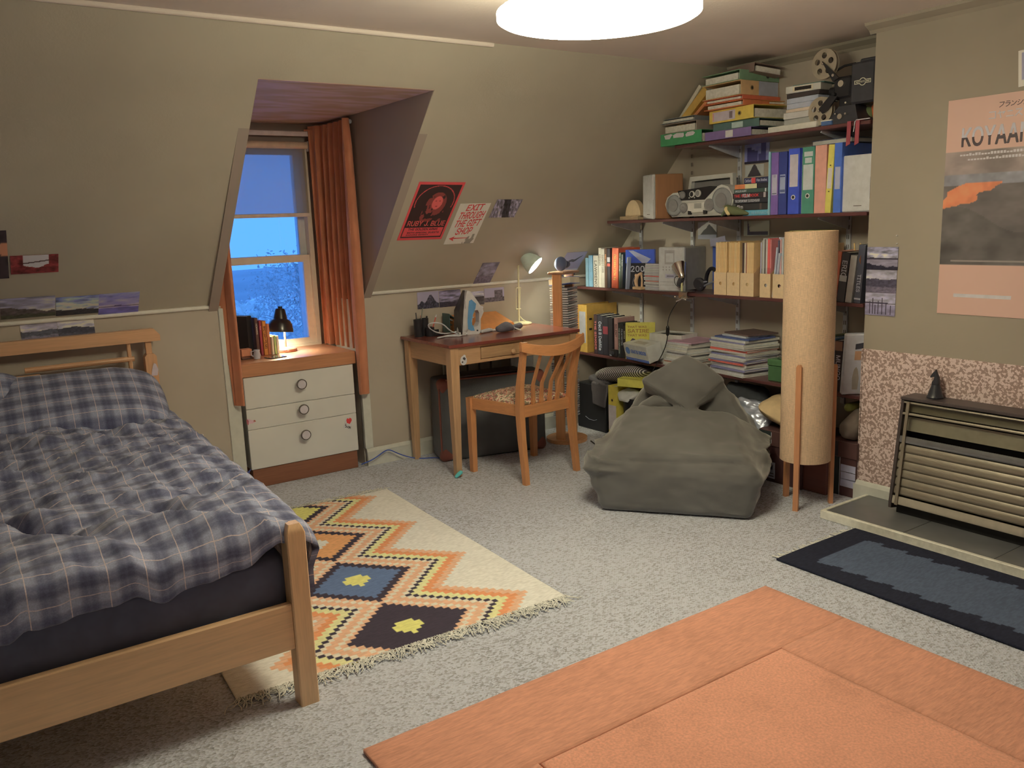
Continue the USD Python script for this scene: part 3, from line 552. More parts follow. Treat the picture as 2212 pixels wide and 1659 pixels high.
part(t, 'back_box', G().box((-.05, -FW+.02, .0), (0, -.02, .53)), m_fb)
part(t, 'plinth', G().box((-.135, -FW+.02, 0), (-.0, -.015, .05)), m_fb)
def bar(name, z0, z1, bulge, mat, dep=0., a=-.014, b=-FW+.014):
    xf = lambda z: -.172+(z-.06)/(.53-.06)*.062+dep
    p = [(xf(z0), z0), (xf(z0)-bulge*.7, z0+(z1-z0)*.2), (xf((z0+z1)/2)-bulge, (z0+z1)/2), (xf(z1)-bulge*.7, z0+(z1-z0)*.8), (xf(z1), z1), (xf(z1)+.006, z1), (xf(z0)+.006, z0)]
    part(t, name, G().prism(Polygon(p).buffer(0), (0, a, 0), *YX, 0, a-b), mat, 30)
bar('base_rail', .052, .088, .002, P(132, 118, 92, 1.15, rough=.35))
for i in range(6): bar('heat_bar', .094+i*.0395, .131+i*.0395, .006, m_fm, .010)
bar('mid_rail', .336, .366, .003, paint(A(92, 86, 76), rough=.3, metal=.5)); bar('reflector', .368, .462, -.012, paint(A(112, 102, 74, 1.1), rough=.3, metal=.4), .02)
bar('upper_rail', .463, .474, .003, m_fm); bar('vent_panel', .476, .514, -.004, P(58, 50, 30, rough=.4), .014); bar('top_rail', .515, .524, .003, m_fm)
part(t, 'inner_frame', G().prism([(-.182, .05), (-.176, .05), (-.114, .525), (-.120, .525)], (0, -.03, 0), *YX, 0, .014), m_fm, False)
# chess knight
t = thing('chess_knight', 'black chess knight figure standing on top of the gas fire', 'chess piece', (3.664, 2.005, .584))
part(t, 'base', G().lathe([(0, 0), (.034, 0), (.036, .006), (.032, .012), (.028, .026), (.020, .052), (.017, .062), (.0, .062)], 32), P(34, 33, 33, rough=.35), 40)
kp = [(-.016, 0), (.016, 0), (.0175, .012), (.014, .034), (.006, .052), (.001, .066), (-.002, .074), (-.005, .064), (-.012, .058), (-.022, .042), (-.025, .034), (-.020, .030), (-.013, .034), (-.006, .036), (-.008, .024), (-.016, .012)]
kn = soft(m3.CrossSection([kp]).offset(-.001, m3.JoinType.Round).extrude(.02).translate([0, 0, -.01]), .004, 3)
vv = kn.vertices; part(t, 'horse_head', G().add(np.stack([-vv[:, 2]*(1-.35*np.clip((vv[:, 1]-.03)/.04, 0, 1)), -vv[:, 0], vv[:, 1]+.060], 1), kn.faces), P(34, 33, 33, rough=.35), True)

# ================================================================== rugs
def rugmat(col, scale, bump=.5, var=.12, big=.1): 
    col = tuple(col)
    n = {'tc': ('texture_coordinate', {}), 'm': ('mapping', {'scale': scale}), 'n': ('noise_texture', {'scale': 1.0, 'detail': 3.0}), 'n2': ('noise_texture', {'scale': 2.6, 'detail': 5.0, 'roughness': .62}),
         'r': ('rgb_ramp', {'ramp': [(.3, tuple(c_*(1-var) for c_ in col)), (.7, tuple(min(.95, c_*(1+var)) for c_ in col))]}),
         'r2': ('rgb_ramp', {'ramp': [(.30, (1-2.2*big,)*3), (.42, (1-.5*big,)*3), (.65, (1+big*.5,)*3)]}), 'x': ('mix', {'mix_type': 'multiply', 'fac': 1.0}), 'b': ('bump', {'strength': bump, 'distance': .004}), 'p': ('principled_bsdf', {'roughness': .95, 'sheen_weight': .1, 'specular_ior_level': .15})}
    return M(('rug', col, scale), n, [('tc.object', 'm.vector'), ('m.vector', 'n.vector'), ('tc.object', 'n2.vector'), ('n.fac', 'r.fac'), ('n2.fac', 'r2.fac'), ('r.color', 'x.color1'), ('r2.color', 'x.color2'), ('x.color', 'p.base_color'), ('n.fac', 'b.height'), ('b.normal', 'p.normal')], 'p.BSDF')
def sheet(x0, x1, y0, y1, nx, ny, zf, th=.008):
    X, Y = np.meshgrid(np.linspace(x0, x1, nx+1), np.linspace(y0, y1, ny+1)); Z = zf(X, Y)
    return shell(np.stack([X, Y, Z], -1), np.stack([X, Y], -1), nx, ny, th)
# orange wool rug: a carved line separates border and field
t = thing('orange_rug', 'large plain terracotta wool rug with a carved border line', 'rug', (1.68, .75, 0)); o = V3(1.68, .75, 0)
rx0, rx1, ry0, ry1, bd = .820, 2.512, -.55, 2.0, .345
org = A(200, 130, 92, 1.05)
def zor(X, Y): return .0135+.0015*(meshkit.noise(np.stack([X*6, Y*6, 0*X], -1), 3)-.5)
part(t, 'border', G().add(*sheet(rx0-o[0], rx1-o[0], ry1-bd-o[1], ry1-o[1], 60, 14, zor, .012)[0]).add(*sheet(rx0-o[0], rx0+bd-o[0], ry0-o[1], ry1-bd-o[1], 14, 60, zor, .012)[0]).add(*sheet(rx1-bd-o[0], rx1-o[0], ry0-o[1], ry1-bd-o[1], 14, 60, zor, .012)[0]).add(*sheet(rx0+bd-o[0], rx1-bd-o[0], ry0-o[1], ry0+bd-o[1], 40, 14, zor, .012)[0]), rugmat(tuple(np.array(org)*.88), (26, 150, 40), big=.09), True)
part(t, 'field', G().add(*sheet(rx0+bd+.006-o[0], rx1-bd-.006-o[0], ry0+bd+.006-o[1], ry1-bd-.006-o[1], 60, 90, zor, .012)[0]), rugmat(org, (130, 130, 60), big=.11), True)
part(t, 'backing', G().box((rx0+.004-o[0], ry0+.004-o[1], .001), (rx1-.004-o[0], ry1-.004-o[1], .008)), rugmat(tuple(np.array(org)*.45), (130, 130, 60)))
# dark flat-woven rug before the hearth
t = thing('navy_rug', 'small dark navy rug with slate blue centre beside the hearth', 'rug', (3.06, 1.6, 0)); o = V3(3.06, 1.6, 0)
def navy(X, Y):
    return .011+.002*(meshkit.noise(np.stack([X*7, Y*7, 0*X], -1), 5)-.5)
(nv_, nf_), nuv = sheet(2.768-o[0], 3.318-o[0], .95-o[1], 2.150-o[1], 110, 240, navy, .008)
xx, yy = nuv[:, 0]+o[0], nuv[:, 1]+o[1]
step = .022; jag = lambda q, sd: (((np.floor(q/step)*7919+sd) % 5)/5-.4)*.05
inn = (xx > 2.872+jag(yy, 1)*.7) & (xx < 3.225+jag(yy, 3)*.8) & (yy < 2.035+0*jag(xx, 2)) & (yy > 1.08)
tint = np.where(inn[:, None], np.array(A(64, 70, 77, 1.1)), np.array(A(31, 31, 37, 1.1)))*(0.85+.3*meshkit.noise(np.stack([xx*60, yy*200, 0*xx], 1), 2)[:, None])
part(t, 'weave', (nv_, nf_), tinted(rough=.95, bump=.5, bscale=300, spec=.15), True, tint=tint)
def fringe(par, x0, x1, y, sgn, n, ln, mat, seed, z=.006, curl=.5):
    R_ = random.Random(seed); gg = G()
    for i in range(n):
        x = x0+(x1-x0)*(i+R_.random())/n; L = ln*(.6+.8*R_.random()); a = R_.uniform(-1, 1)*curl; pts = []; px_, py_ = x, y
        for k in range(5): 
            pts.append((px_, py_, z*(1-.12*k)+.004*R_.random())); px_ += L/4*math.sin(a); py_ += sgn*L/4*math.cos(a); a += R_.uniform(-.8, .8)*curl
        gg.tube(pts, .0019, 4, False)
    part(par, 'fringe', gg, mat, True, kind='stuff')
m_fr = P(214, 200, 168, rough=.9)
fringe(t, 2.775-o[0], 3.31-o[0], 2.145-o[1], 1, 70, .035, m_fr, 5)
# kilim
KA, KB = V3(.636, 2.478, 0), V3(1.886, 2.420, 0); KL = 1.70
t = thing('kilim_rug', 'cream kilim rug with zigzag border and a row of diamonds beside the bed', 'rug', (1.28, 3.3, 0), (0, 0, -2.6)); 
kw, kl = 1.25, 1.70
cells_x, cells_y = 94, 128
C_ = dict(cream=(196, 186, 158), cream2=(186, 178, 152), rust=(178, 108, 66), coral=(204, 128, 92), blush=(206, 152, 122), grey=(160, 152, 140), yellow=(186, 170, 104), mustard=(176, 158, 84), black=(50, 42, 44), blue=(74, 84, 98), orange=(182, 118, 72), white=(208, 196, 170), pale=(168, 172, 176))
def kilim(u, v):
    """u, v in metres from the rug's centre; v runs along its length"""
    q = .0225; cu, cv = np.round(u/q)*q, np.round(v/q)*q; par = (np.round(u/q)+np.round(v/q)) % 2 == 0
    P_ = .495; k = np.floor((cv+.715+P_/2)/P_); dv = cv+.715-k*P_          # diamonds at v = -.715 + k P
    du = cu-.02
    out = np.empty(u.shape+(3,)); out[:] = C_['cream']
    zig = np.abs(((cv+.715) % P_)-P_/2); e = np.abs(du)-zig
    rows = [('coral', 'black'), ('black', 'white'), ('white', 'coral'), ('blush', 'rust'), ('grey', 'coral'), ('coral', 'grey'), ('white', 'blush'), ('black', 'coral'), ('yellow', 'yellow'), ('yellow', 'grey'), ('grey', 'rust'), ('rust', 'rust'), ('rust', 'coral'), ('coral', 'cream')]
    for i, (c1, c2) in enumerate(rows):
        m = (e >= -q*2+i*q-q*.5) & (e < -q*2+i*q+q*.5); out[m] = C_[c1]; out[m & par] = C_[c2]
    ins = e < -q*2.5; fill = [C_['black'], C_['blue'], C_['orange'], C_['mustard'], C_['black']]; star = [C_['mustard'], C_['mustard'], C_['pale'], C_['black'], C_['mustard']]
    for i in range(5):
        m = ins & (k == i); out[m] = fill[i]
        st = ((np.abs(du) < .062) & (np.abs(dv) < .018)) | ((np.abs(dv) < .062) & (np.abs(du) < .018)) | ((np.abs(du) < .042) & (np.abs(dv) < .042))
        out[m & st] = star[i]
    return out
nx, ny = 250, 340
U_, V_ = np.meshgrid(np.linspace(-kw/2, kw/2, nx+1), np.linspace(-kl/2, kl/2, ny+1))
Zk = .006+.004*meshkit.fbm(np.stack([U_*3, V_*3, 0*U_], -1), 2, 9)
(kv, kf), kuv = shell(np.stack([U_, V_, Zk], -1), np.stack([U_, V_], -1), nx, ny, .004)
kc = kilim(kuv[:, 0], kuv[:, 1]); kc = np.clip(lin(kc)/ILL, .004, .92)*(.88+.24*meshkit.noise(np.stack([kuv[:, 0]*70, kuv[:, 1]*260, 0*kuv[:, 0]], 1), 3)[:, None])
part(t, 'weave', (kv, kf), tinted(rough=.95, bump=.35, bscale=350, spec=.15), True, tint=kc)
fringe(t, -kw/2, kw/2, -kl/2+.005, -1, 420, .062, m_fr, 8, z=.009, curl=.9); fringe(t, -kw/2, kw/2, kl/2-.005, 1, 260, .05, m_fr, 9, z=.009, curl=.9)

# ================================================================== curtains, blind and rail
m_cur = M('curtain', {'tc': ('texture_coordinate', {}), 'n': ('noise_texture', {'scale': 9.0, 'detail': 3.0}), 'r': ('rgb_ramp', {'ramp': [(.3, A(150, 92, 56, .95)), (.7, A(172, 108, 68, .95))]}), 'd': ('principled_bsdf', {'roughness': .85, 'sheen_weight': .4, 'specular_ior_level': .15}), 't': ('translucent_bsdf', {'color': A(186, 106, 62, .9)}), 'm': ('mix_closure', {'fac': .25})},
          [('tc.object', 'n.vector'), ('n.fac', 'r.fac'), ('r.color', 'd.base_color'), ('d.BSDF', 'm.closure1'), ('t.BSDF', 'm.closure2')], 'm.closure')
def curtain(name, label, path, zt, zb, pleats, amp, seed, pinch=1.0):
    path = np.asarray(path, float); L = np.r_[0, np.cumsum(np.linalg.norm(np.diff(path, axis=0), axis=1))]; nu, nv = pleats*16, 48
    s = np.linspace(0, L[-1], nu+1); px_ = np.interp(s, L, path[:, 0]); py_ = np.interp(s, L, path[:, 1])
    k = np.ones(9)/9; pxs, pys = np.convolve(np.pad(px_, 4, 'edge'), k, 'valid'), np.convolve(np.pad(py_, 4, 'edge'), k, 'valid')
    tx, ty = np.gradient(pxs), np.gradient(pys); ln = np.hypot(tx, ty); nxx, nyy = -ty/ln, tx/ln
    zbv = np.array([zb(q) if callable(zb) else zb for q in py_]); Pt = []
    R_ = np.random.default_rng(seed); ph = np.cumsum(R_.normal(0, .25, nu+1))*.25
    for j in range(nv+1):
        f = j/nv; z = zbv+(zt-zbv)*f; head = np.clip((f-.90)/.1, 0, 1)
        w = amp*(1+.25*np.sin(5*f+ph))*(1-.55*head); a = s/L[-1]*pleats*2*np.pi+ph*(1-f)*.9
        off = w*(np.sin(a)+.28*np.sin(2*a+1)); q = (1-f)**2*.0
        Pt.append(np.stack([pxs+nxx*off, pys+nyy*off, z], 1))
    Pt = np.array(Pt); (v_, f_), uv_ = shell(Pt, np.zeros(Pt.shape[:2]+(2,)), nu, nv, .003)
    t_ = thing(name, label, 'curtain', (0, 0, 0)); part(t_, 'drape', (v_, f_), m_cur, True)
    return t_
t = curtain('curtain', 'orange curtain on the right side of the dormer window', [(2.012, 5.045), (2.075, 4.97), (2.083, 4.80), (2.088, 4.66), (2.085, 4.605), (2.035, 4.588)], 2.042, lambda y: .722 if y > 4.635 else .456, 7, .022, 3)
part(t, 'heading_tape', G().tube([(2.0, 5.06, 2.02), (2.085, 4.98, 2.02), (2.105, 4.66, 2.02)], .006, 6), m_cur)
t = curtain('curtain', 'orange curtain on the left side of the dormer window, mostly hidden by the wall', [(1.385, 5.045), (1.325, 4.97), (1.312, 4.80), (1.306, 4.66), (1.290, 4.615), (1.36, 4.592)], 2.042, lambda y: .722 if y > 4.635 else .497, 5, .018, 5)
t = thing('curtain_rail', 'white curtain rail across the top of the dormer window', 'curtain rail', (1.7, 5.06, 2.0))
part(t, 'rail', G().box((1.285-1.7, -.008, -.014), (2.112-1.7, .008, .014), .003), P(186, 166, 146, rough=.35))
part(t, 'side_rail', G().tube([(2.105-1.7, -.0, 0), (2.117-1.7, -.12, .012), (2.117-1.7, -.40, .03)], .008, 8), P(186, 166, 146, rough=.35)); part(t, 'end_cap', G().sphere((2.115-1.7, -.41, .03), .013, 2), P(215, 205, 190, rough=.3))
t = thing('roller_blind', 'sheer cream roller blind drawn over the top of the window', 'roller blind', (1.70, 5.085, 1.93))
m_sheer = M('sheer', {'t': ('transparent_bsdf', {'color': (.82, .82, .84)}), 'l': ('translucent_bsdf', {'color': (.75, .68, .55)}), 'd': ('diffuse_bsdf', {'color': (.75, .70, .60)}), 'm1': ('mix_closure', {'fac': .5}), 'm2': ('mix_closure', {'fac': .42})}, [('l.BSDF', 'm1.closure1'), ('d.BSDF', 'm1.closure2'), ('t.BSDF', 'm2.closure1'), ('m1.closure', 'm2.closure2')], 'm2.closure')
part(t, 'roller_tube', G().cyl((-.335, 0, .005), (.318, 0, .005), .021), P(206, 170, 128, rough=.6)); part(t, 'sheer_fabric', G().box((-.325, .012, -.40), (.308, .0128, 0)), m_sheer, False)
part(t, 'bottom_bar', G().box((-.325, .006, -.418), (.308, .018, -.395), .003), P(196, 168, 136, rough=.5)); part(t, 'bracket', G().box((.318, -.015, -.03), (.328, .03, .03), .002), P(180, 170, 150))

# ================================================================== wall shelving
SH = [(.522, 2.415, 4.642), (.980, 2.415, 4.642), (1.418, 2.415, 4.285), (1.838, 2.415, 3.675)]
L4, L3, L2, L1 = [s_[0] for s_ in SH]; XF = 3.722
m_shelf = wood(A(66, 34, 29, .85), 1, var=.3, scale=8, rough=.3, coat=.2); m_brk = P(150, 144, 132, .9, rough=.4); m_slot = P(60, 52, 44)
t = thing('wall_shelving', 'four dark red shelves on slotted uprights along the gable wall', 'shelves', (GX, 3.5, 0)); o = V3(GX, 3.5, 0)
for z, y0, y1 in SH: part(t, 'shelf', G().box(V3(3.716, y0, z-.018)-o, V3(4.0, y1, z)-o, .003), m_shelf)
UY = (4.27, 3.802, 3.431, 2.70)
for y in UY:
    u_ = part(t, 'upright', G().box(V3(GX-.013, y-.013, .40)-o, V3(GX, y+.013, 1.95 if y < 3.6 else (1.62 if y < 4 else 1.35))-o, .002), m_brk)
    sl_ = G()
    for k in range(int((1.30 if y > 4 else 1.5)/.05)):
        for dy in (-.005, .005): sl_.box(V3(GX-.0135, y+dy-.0018, .43+k*.05)-o, V3(GX-.0125, y+dy+.0018, .452+k*.05)-o)
    part(u_, 'slots', sl_, m_slot, False)
for z, y0, y1 in SH:
    for y in UY:
        if y < y1: part(t, 'bracket', G().prism([(-.013, z-.019), (-.262, z-.019), (-.268, z-.028), (-.013, z-.088)], (0, y-3.5-.0, 0), (1, 0, 0), (0, 0, 1), -.003, .003), m_brk, False)

# ------------------------------------------------------------------ makers of books, folders and cases
m_page = P(178, 166, 140, .8, rough=.8, var=.12, scale=60); m_white = P(176, 166, 148, rough=.5)
def ink(r, g_, b): return P(r, g_, b, rough=.6)
def book(label, y, th, h, z, col, d=.15, lean=0, yaw=0, xf=None, k=.8, title=None, tcol=(220, 210, 190), th_h=None, cat='book', group=None, bands=(), name='book', tz=.85, rough=.4, tfit=None):
    """upright book: spine towards the room, th along the shelf"""
    t_ = thing(name, label, cat, (XF+.01 if xf is None else xf, y, z+.0005), (lean, 0, yaw), group)
    c_ = min(.002, th*.2); mt_ = P(*col, k, rough=rough)
    part(t_, 'cover', G().box((0, -th/2, 0), (.003, th/2, h), c_).box((.001, -th/2, 0), (d, -th/2+min(.003, th*.25), h)).box((.001, th/2-min(.003, th*.25), 0), (d, th/2, h)), mt_, False)
    part(t_, 'pages', G().box((.003, -th/2+min(.003, th*.25), .003), (d-.004, th/2-min(.003, th*.25), h-.003)), m_page, False)
    for b0, b1, bc in bands: part(t_, 'spine_band', G().box((-.0006, -th/2+.0008, h*b0), (.0006, th/2-.0008, h*b1)), P(*bc, k, rough=.5), False)
    if title: text_on(t_, 'title', title, th_h or th*.5, (-.0006, th*.5-(th-(th_h or th*.5))/2-(th_h or th*.5)*0-.0, h*tz), (0, 0, -1), (0, -1, 0), P(*tcol, k), .0006, fit=tfit) if False else text_on(t_, 'title', title, th_h or th*.5, (-.0006, (th_h or th*.5)/2, h*tz), (0, 0, -1), (0, -1, 0), P(*tcol, k), .0006, fit=tfit)
    return t_
def flat(label, y, z, w, th, col, d=.17, yaw=0, xf=None, k=.8, title=None, tcol=(220, 210, 190), cat='book', group=None, bands=(), name='book', pitch=0, rough=.4, th_h=None, tfit=None, paper=False):
    """lying book or magazine: spine towards the room, w along the shelf"""
    t_ = thing(name, label, cat, (XF+.012 if xf is None else xf, y, z+.0004), (pitch, 0, yaw), group); e = min(.0025, th*.22); mt_ = P(*col, k, rough=rough)
    part(t_, 'cover', G().box((0, -w/2, 0), (.0028, w/2, th), e*.5).box((.001, -w/2, 0), (d, w/2, e)).box((.001, -w/2, th-e), (d, w/2, th)), mt_, False)
    part(t_, 'pages', G().box((.0028, -w/2+.003, e), (d-.003, w/2-.003, th-e)), m_page, False)
    for b0, b1, bc in bands: part(t_, 'spine_band', G().box((-.0006, w/2-w*b1, .0008), (.0006, w/2-w*b0, th-.0008)), P(*bc, k, rough=.5), False)
    if title: text_on(t_, 'title', title, th_h or th*.5, (-.0007, w*.46, (th-(th_h or th*.5))/2), (0, -1, 0), (0, 0, 1), P(*tcol, k), .0006, fit=tfit)
    return t_
def binder(label, y, th, z, col, h=.312, d=.275, lean=0, yaw=0, xf=None, k=.85, hole=None, lab=None, labc=(188, 174, 158), lying=False, paper=True, group=None, marks=None, tilt=0, name='lever_arch_file', cat='file', hcol=None, swap=False):
    """file with spine towards the room; lying=True puts it flat, spine still towards the room"""
    R_ = np.eye(3)
    if lying: R_ = Rx(90)            # height runs to -y (right), thickness up
    rot = (lean, tilt, yaw)
    t_ = thing(name, label, cat, (XF if xf is None else xf, y, z+.0005+(th/2 if lying else 0)), rot, group); mt_ = P(*col, k, rough=.45)
    def bx(gg, lo, hi, ch=0):
        c_ = np.array([0, 0, -h/2 if lying else 0.]); return gg.box(V3(*lo)+c_, V3(*hi)+c_, ch, R=R_)
    e = .0028
    gg = G(); bx(gg, (0, -th/2, 0), (e, th/2, h), .001); bx(gg, (.001, -th/2, 0), (d, -th/2+e, h)); bx(gg, (.001, th/2-e, 0), (d, th/2, h)); part(t_, 'cover', gg, mt_, False)
    if paper: gg = G(); bx(gg, (.02, -th/2+e+.002, .008), (d-.02, th/2-th*.28, h-.008)); part(t_, 'papers', gg, m_page, False)
    def at(v_): return np.asarray(v_, float)-V3(0, 0, h/2 if lying else 0)
    if hole is not None:
        rg = G().lathe([(.0075, 0), (.0125, 0), (.0125, .0016), (.0095, .0022), (.0075, .0016)], 24, R=Ry(-90)); dk = G().lathe([(0, .0004), (.0085, .0004), (.0085, 0), (0, 0)], 20, R=Ry(-90))
        for q in rg.v+dk.v: q += at((-.0003, 0, h*hole)); q[:] = q @ R_.T
        part(t_, 'finger_ring', rg, P(*(hcol or (150, 140, 124)), k, rough=.3) if True else None, 30); part(t_, 'finger_hole', dk, P(30, 26, 22), False)
    for i, (z0, z1, w_) in enumerate(lab or []):
        gg = G(); bx(gg, (-.0008, -th/2*w_, h*z0), (.0002, th/2*w_, h*z1)); part(t_, 'spine_label', gg, P(*labc, k, rough=.6), False)
    for (z0, z1, y0, y1, mc) in marks or []:
        gg = G(); bx(gg, (-.0013, th*y0, h*z0), (.0, th*y1, h*z1)); part(t_, 'printed_mark', gg, P(*mc, k), False)
    return t_

# ------------------------------------------------------------------ top shelf
binder('green lever arch file with torn white label overhanging the top shelf end', 3.61, .068, L1, (40, 100, 56), h=.325, lying=True, xf=3.70, paper=True)
tg = stage.GetPrimAtPath('/World/lever_arch_file'); 
for poly in ([(-.12, .004), (-.085, .002), (-.07, .018), (-.06, .024), (-.075, .03), (-.13, .026)], [(-.055, .006), (.02, .004), (.03, .012), (.026, .028), (-.03, .031), (-.058, .022)], [(.045, .004), (.10, .008), (.115, .02), (.10, .03), (.055, .028), (.04, .016)]):
    part('/World/lever_arch_file', 'torn_label', G().prism(Polygon(poly), (-.0012, 0, 0), (0, -1, 0), (0, 0, 1), 0, .001), P(196, 182, 164, .9), False)
binder('purple ring binder lying flat on the left of the top shelf', 3.265, .045, L1, (84, 66, 92), h=.325, lying=True, xf=3.705, lab=[(.46, .62, .8)], labc=(190, 180, 160))
binder('dark green file lying on top of the purple ring binder', 3.235, .042, L1+.046, (58, 76, 66), h=.32, lying=True, xf=3.735, lab=[(.42, .66, .7)], labc=(140, 150, 130))
binder('grey brown file stuffed with papers lying over the torn green file', 3.50, .055, L1+.070, (112, 96, 78), h=.29, lying=True, xf=3.86, yaw=90, lab=[(.70, .80, .7)])
binder('dark grey folder lying open on the grey brown stuffed file', 3.52, .026, L1+.127, (84, 84, 76), h=.29, lying=True, xf=3.86, yaw=92, name='folder', cat='folder')
binder('yellow lever arch file with barcode label lying in the middle of the top shelf pile', 3.26, .068, L1+.090, (206, 172, 60), h=.33, lying=True, xf=3.725, yaw=-4, hole=.70, lab=[(.08, .60, .72)], labc=(188, 172, 164), marks=[(.47, .54, -.26, .26, (90, 76, 72)), (.09, .11, -.3, .3, (190, 120, 110))], hcol=(120, 96, 40))
binder('orange card folder in the middle of the top shelf pile', 3.150, .030, L1+.160, (196, 104, 52), h=.31, lying=True, xf=3.85, yaw=90, name='folder', cat='folder')
binder('red orange folder lying on the orange card folder', 3.155, .022, L1+.192, (186, 84, 48), h=.31, lying=True, xf=3.85, yaw=90, name='folder', cat='folder')
binder('amber folder under the kraft file at the back of the pile', 3.31, .020, L1+.170, (196, 132, 56), h=.30, lying=True, xf=3.79, yaw=-8, name='folder', cat='folder')
binder('kraft brown lever arch file with white label near the top of the pile', 3.165, .075, L1+.216, (160, 124, 76), h=.31, lying=True, xf=3.85, yaw=90, hole=.28, lab=[(.46, .98, .98)], labc=(168, 166, 164), hcol=(110, 84, 50))
binder('sage green lever arch file on the very top of the pile', 3.170, .052, L1+.293, (86, 110, 76), h=.31, lying=True, xf=3.85, yaw=88, hole=.70, hcol=(60, 66, 50))
binder('dark brown file leaning at the back of the top shelf pile', 3.28, .045, L1+.332, (92, 72, 58), h=.30, d=.20, lying=True, xf=3.79, yaw=-12, lean=0, tilt=6)
for lab_, y, z, th, col, a, w_ in (('yellow folder slanting against the roof slope at the left of the pile', 3.60, L1+.170, .045, (196, 150, 58), 44, .27), ('orange folder slanting behind the yellow slanting folder', 3.575, L1+.145, .018, (188, 112, 56), 40, .24), ('beige folder slanting highest against the roof slope', 3.63, L1+.205, .022, (160, 146, 116), 50, .24)):
    t_ = thing('folder', lab_, 'folder', (3.80, y, z+.02), (-a, 0, 8)); part(t_, 'cover', G().box((0, -w_/2, 0), (.2, w_/2, .003)).box((0, -w_/2, th-.003), (.2, w_/2, th)).box((0, -w_/2, 0), (.003, w_/2, th), .0008), P(*col, .85, rough=.6), False); part(t_, 'papers', G().box((.004, -w_/2+.006, .004), (.19, w_/2-.004, th-.004)), m_page, False)
zc = L1
for i, (lab_, th, col, w_, y, xf) in enumerate((('long pale grey flat box at the bottom of the tape stack', .030, (160, 150, 126), .30, 2.87, 3.735), ('grey green tape case second from the bottom of the tape stack', .028, (118, 112, 96), .22, 2.83, 3.76), ('grey tape case in the lower half of the tape stack', .032, (136, 128, 112), .21, 2.83, 3.755), ('cream edged tape case in the middle of the tape stack', .016, (184, 160, 128), .20, 2.83, 3.76), ('pale blue grey tape case above the cream edged one', .026, (158, 156, 152), .19, 2.83, 3.765), ('second pale blue grey tape case in the stack', .026, (150, 150, 148), .19, 2.832, 3.765), ('black tape case near the top of the tape stack', .022, (44, 36, 32), .20, 2.83, 3.765), ('grey video cassette with black window on the tape stack', .034, (142, 134, 114), .19, 2.825, 3.76))):
    t_ = thing('tape_case', lab_, 'tape case', (xf, y, zc+.0004), (0, 0, RNG.uniform(-3, 3) if i < 7 else 8)); part(t_, 'case', G().box((0, -w_/2, 0), (.115, w_/2, th), .002), P(*col, .85, rough=.45), 30)
    if i == 7: part(t_, 'window', G().box((-.0012, -.045, .01), (.0, .045, .026)), P(26, 22, 20, rough=.2), False); part(t_, 'window_frame', G().prism(sbox(-.055, .006, .055, .030).difference(sbox(-.046, .009, .046, .027)), (-.0008, 0, 0), (0, -1, 0), (0, 0, 1), -.0002, .001), P(176, 160, 124), False)
    zc += th+.0006
t_ = thing('magazine', 'thin dark green magazine lying on the very top of the tape stack', 'magazine', (3.79, 2.815, zc+.001), (0, 0, 8)); part(t_, 'sheets', G().box((0, -.085, 0), (.12, .085, .006), .001), P(60, 84, 70, .8), False)
# film projector
pz = L1+.0005
t = thing('film_projector', 'black vintage film projector with two silver reels on the top shelf', 'film projector', (3.80, 2.56, pz)); m_pj = P(40, 38, 38, rough=.5, bump=.2, bscale=500, var=.15); m_pj2 = P(26, 24, 24, rough=.4); m_al = paint((.62, .58, .50), rough=.35, metal=.6); m_chr = metal((.8, .78, .74), .15)
part(t, 'foot', G().man(m3.Manifold.hull_points([(x, y, z) for y0, y1, z, x0, x1 in ((-.065, .115, 0, -.055, .07), (-.03, .06, .085, -.035, .05), (-.055, .10, .03, -.055, .07)) for x in (x0, x1) for y in (y0, y1)])), m_pj, 25)
part(t, 'column', G().box((-.02, -.02, .07), (.04, .075, .20), .01), m_pj2)
part(t, 'lamp_house', G().box((-.045, -.135, .085), (.06, -.005, .275), .010).box((-.035, -.13, .27), (.05, -.045, .288), .006), m_pj)
part(t, 'gate_body', G().box((-.03, -.0, .12), (.05, .10, .225), .012), m_pj2)
part(t, 'lens_barrel', G().cyl((.01, .09, .165), (.01, .135, .165), .022), m_pj2)
def reel(nm, cy, cz, r, cx):
    hol = [Point(.56*r*math.cos(a), .56*r*math.sin(a)).buffer(.2*r, 8) for a in np.arange(5)*2*math.pi/5+.3]
    disc = Point(0, 0).buffer(r, 24)
    for h_ in hol: disc = disc.difference(h_)
    q = part(t, nm, G().prism(disc, (cx, cy, cz), (0, -1, 0), (0, 0, 1), 0, .002).prism(disc, (cx+.022, cy, cz), (0, -1, 0), (0, 0, 1), 0, .002).cyl((cx-.001, cy, cz), (cx+.022, cy, cz), r*.3), m_al, False)
    part(q, 'spindle', G().cyl((cx-.012, cy, cz), (cx, cy, cz), .007).sphere((cx-.012, cy, cz), .007, 1), m_chr); part(q, 'film_core', G().cyl((cx+.003, cy, cz), (cx+.019, cy, cz), r*.62, n=28), P(46, 36, 28), 40)
reel('top_reel', .152, .298, .071, -.03); reel('bottom_reel', .152, .075, .068, -.05)
part(t, 'top_reel_arm', G().man(m3.Manifold.hull_points([(x, y, z) for x in (-.036, -.046) for y, z in ((.155, .31), (.14, .285), (.06, .22), (.09, .205), (.10, .26))])), m_pj2, 20)
part(t, 'bottom_reel_arm', G().man(m3.Manifold.hull_points([(x, y, z) for x in (-.056, -.066) for y, z in ((.15, .085), (.13, .06), (.05, .13), (.09, .14), (.10, .075))])), m_pj2, 20)
part(t, 'carrying_handle', G().tube([(.0, .10, .262), (.0, .06, .276), (.0, .0, .278)], .006, 8), m_pj2)
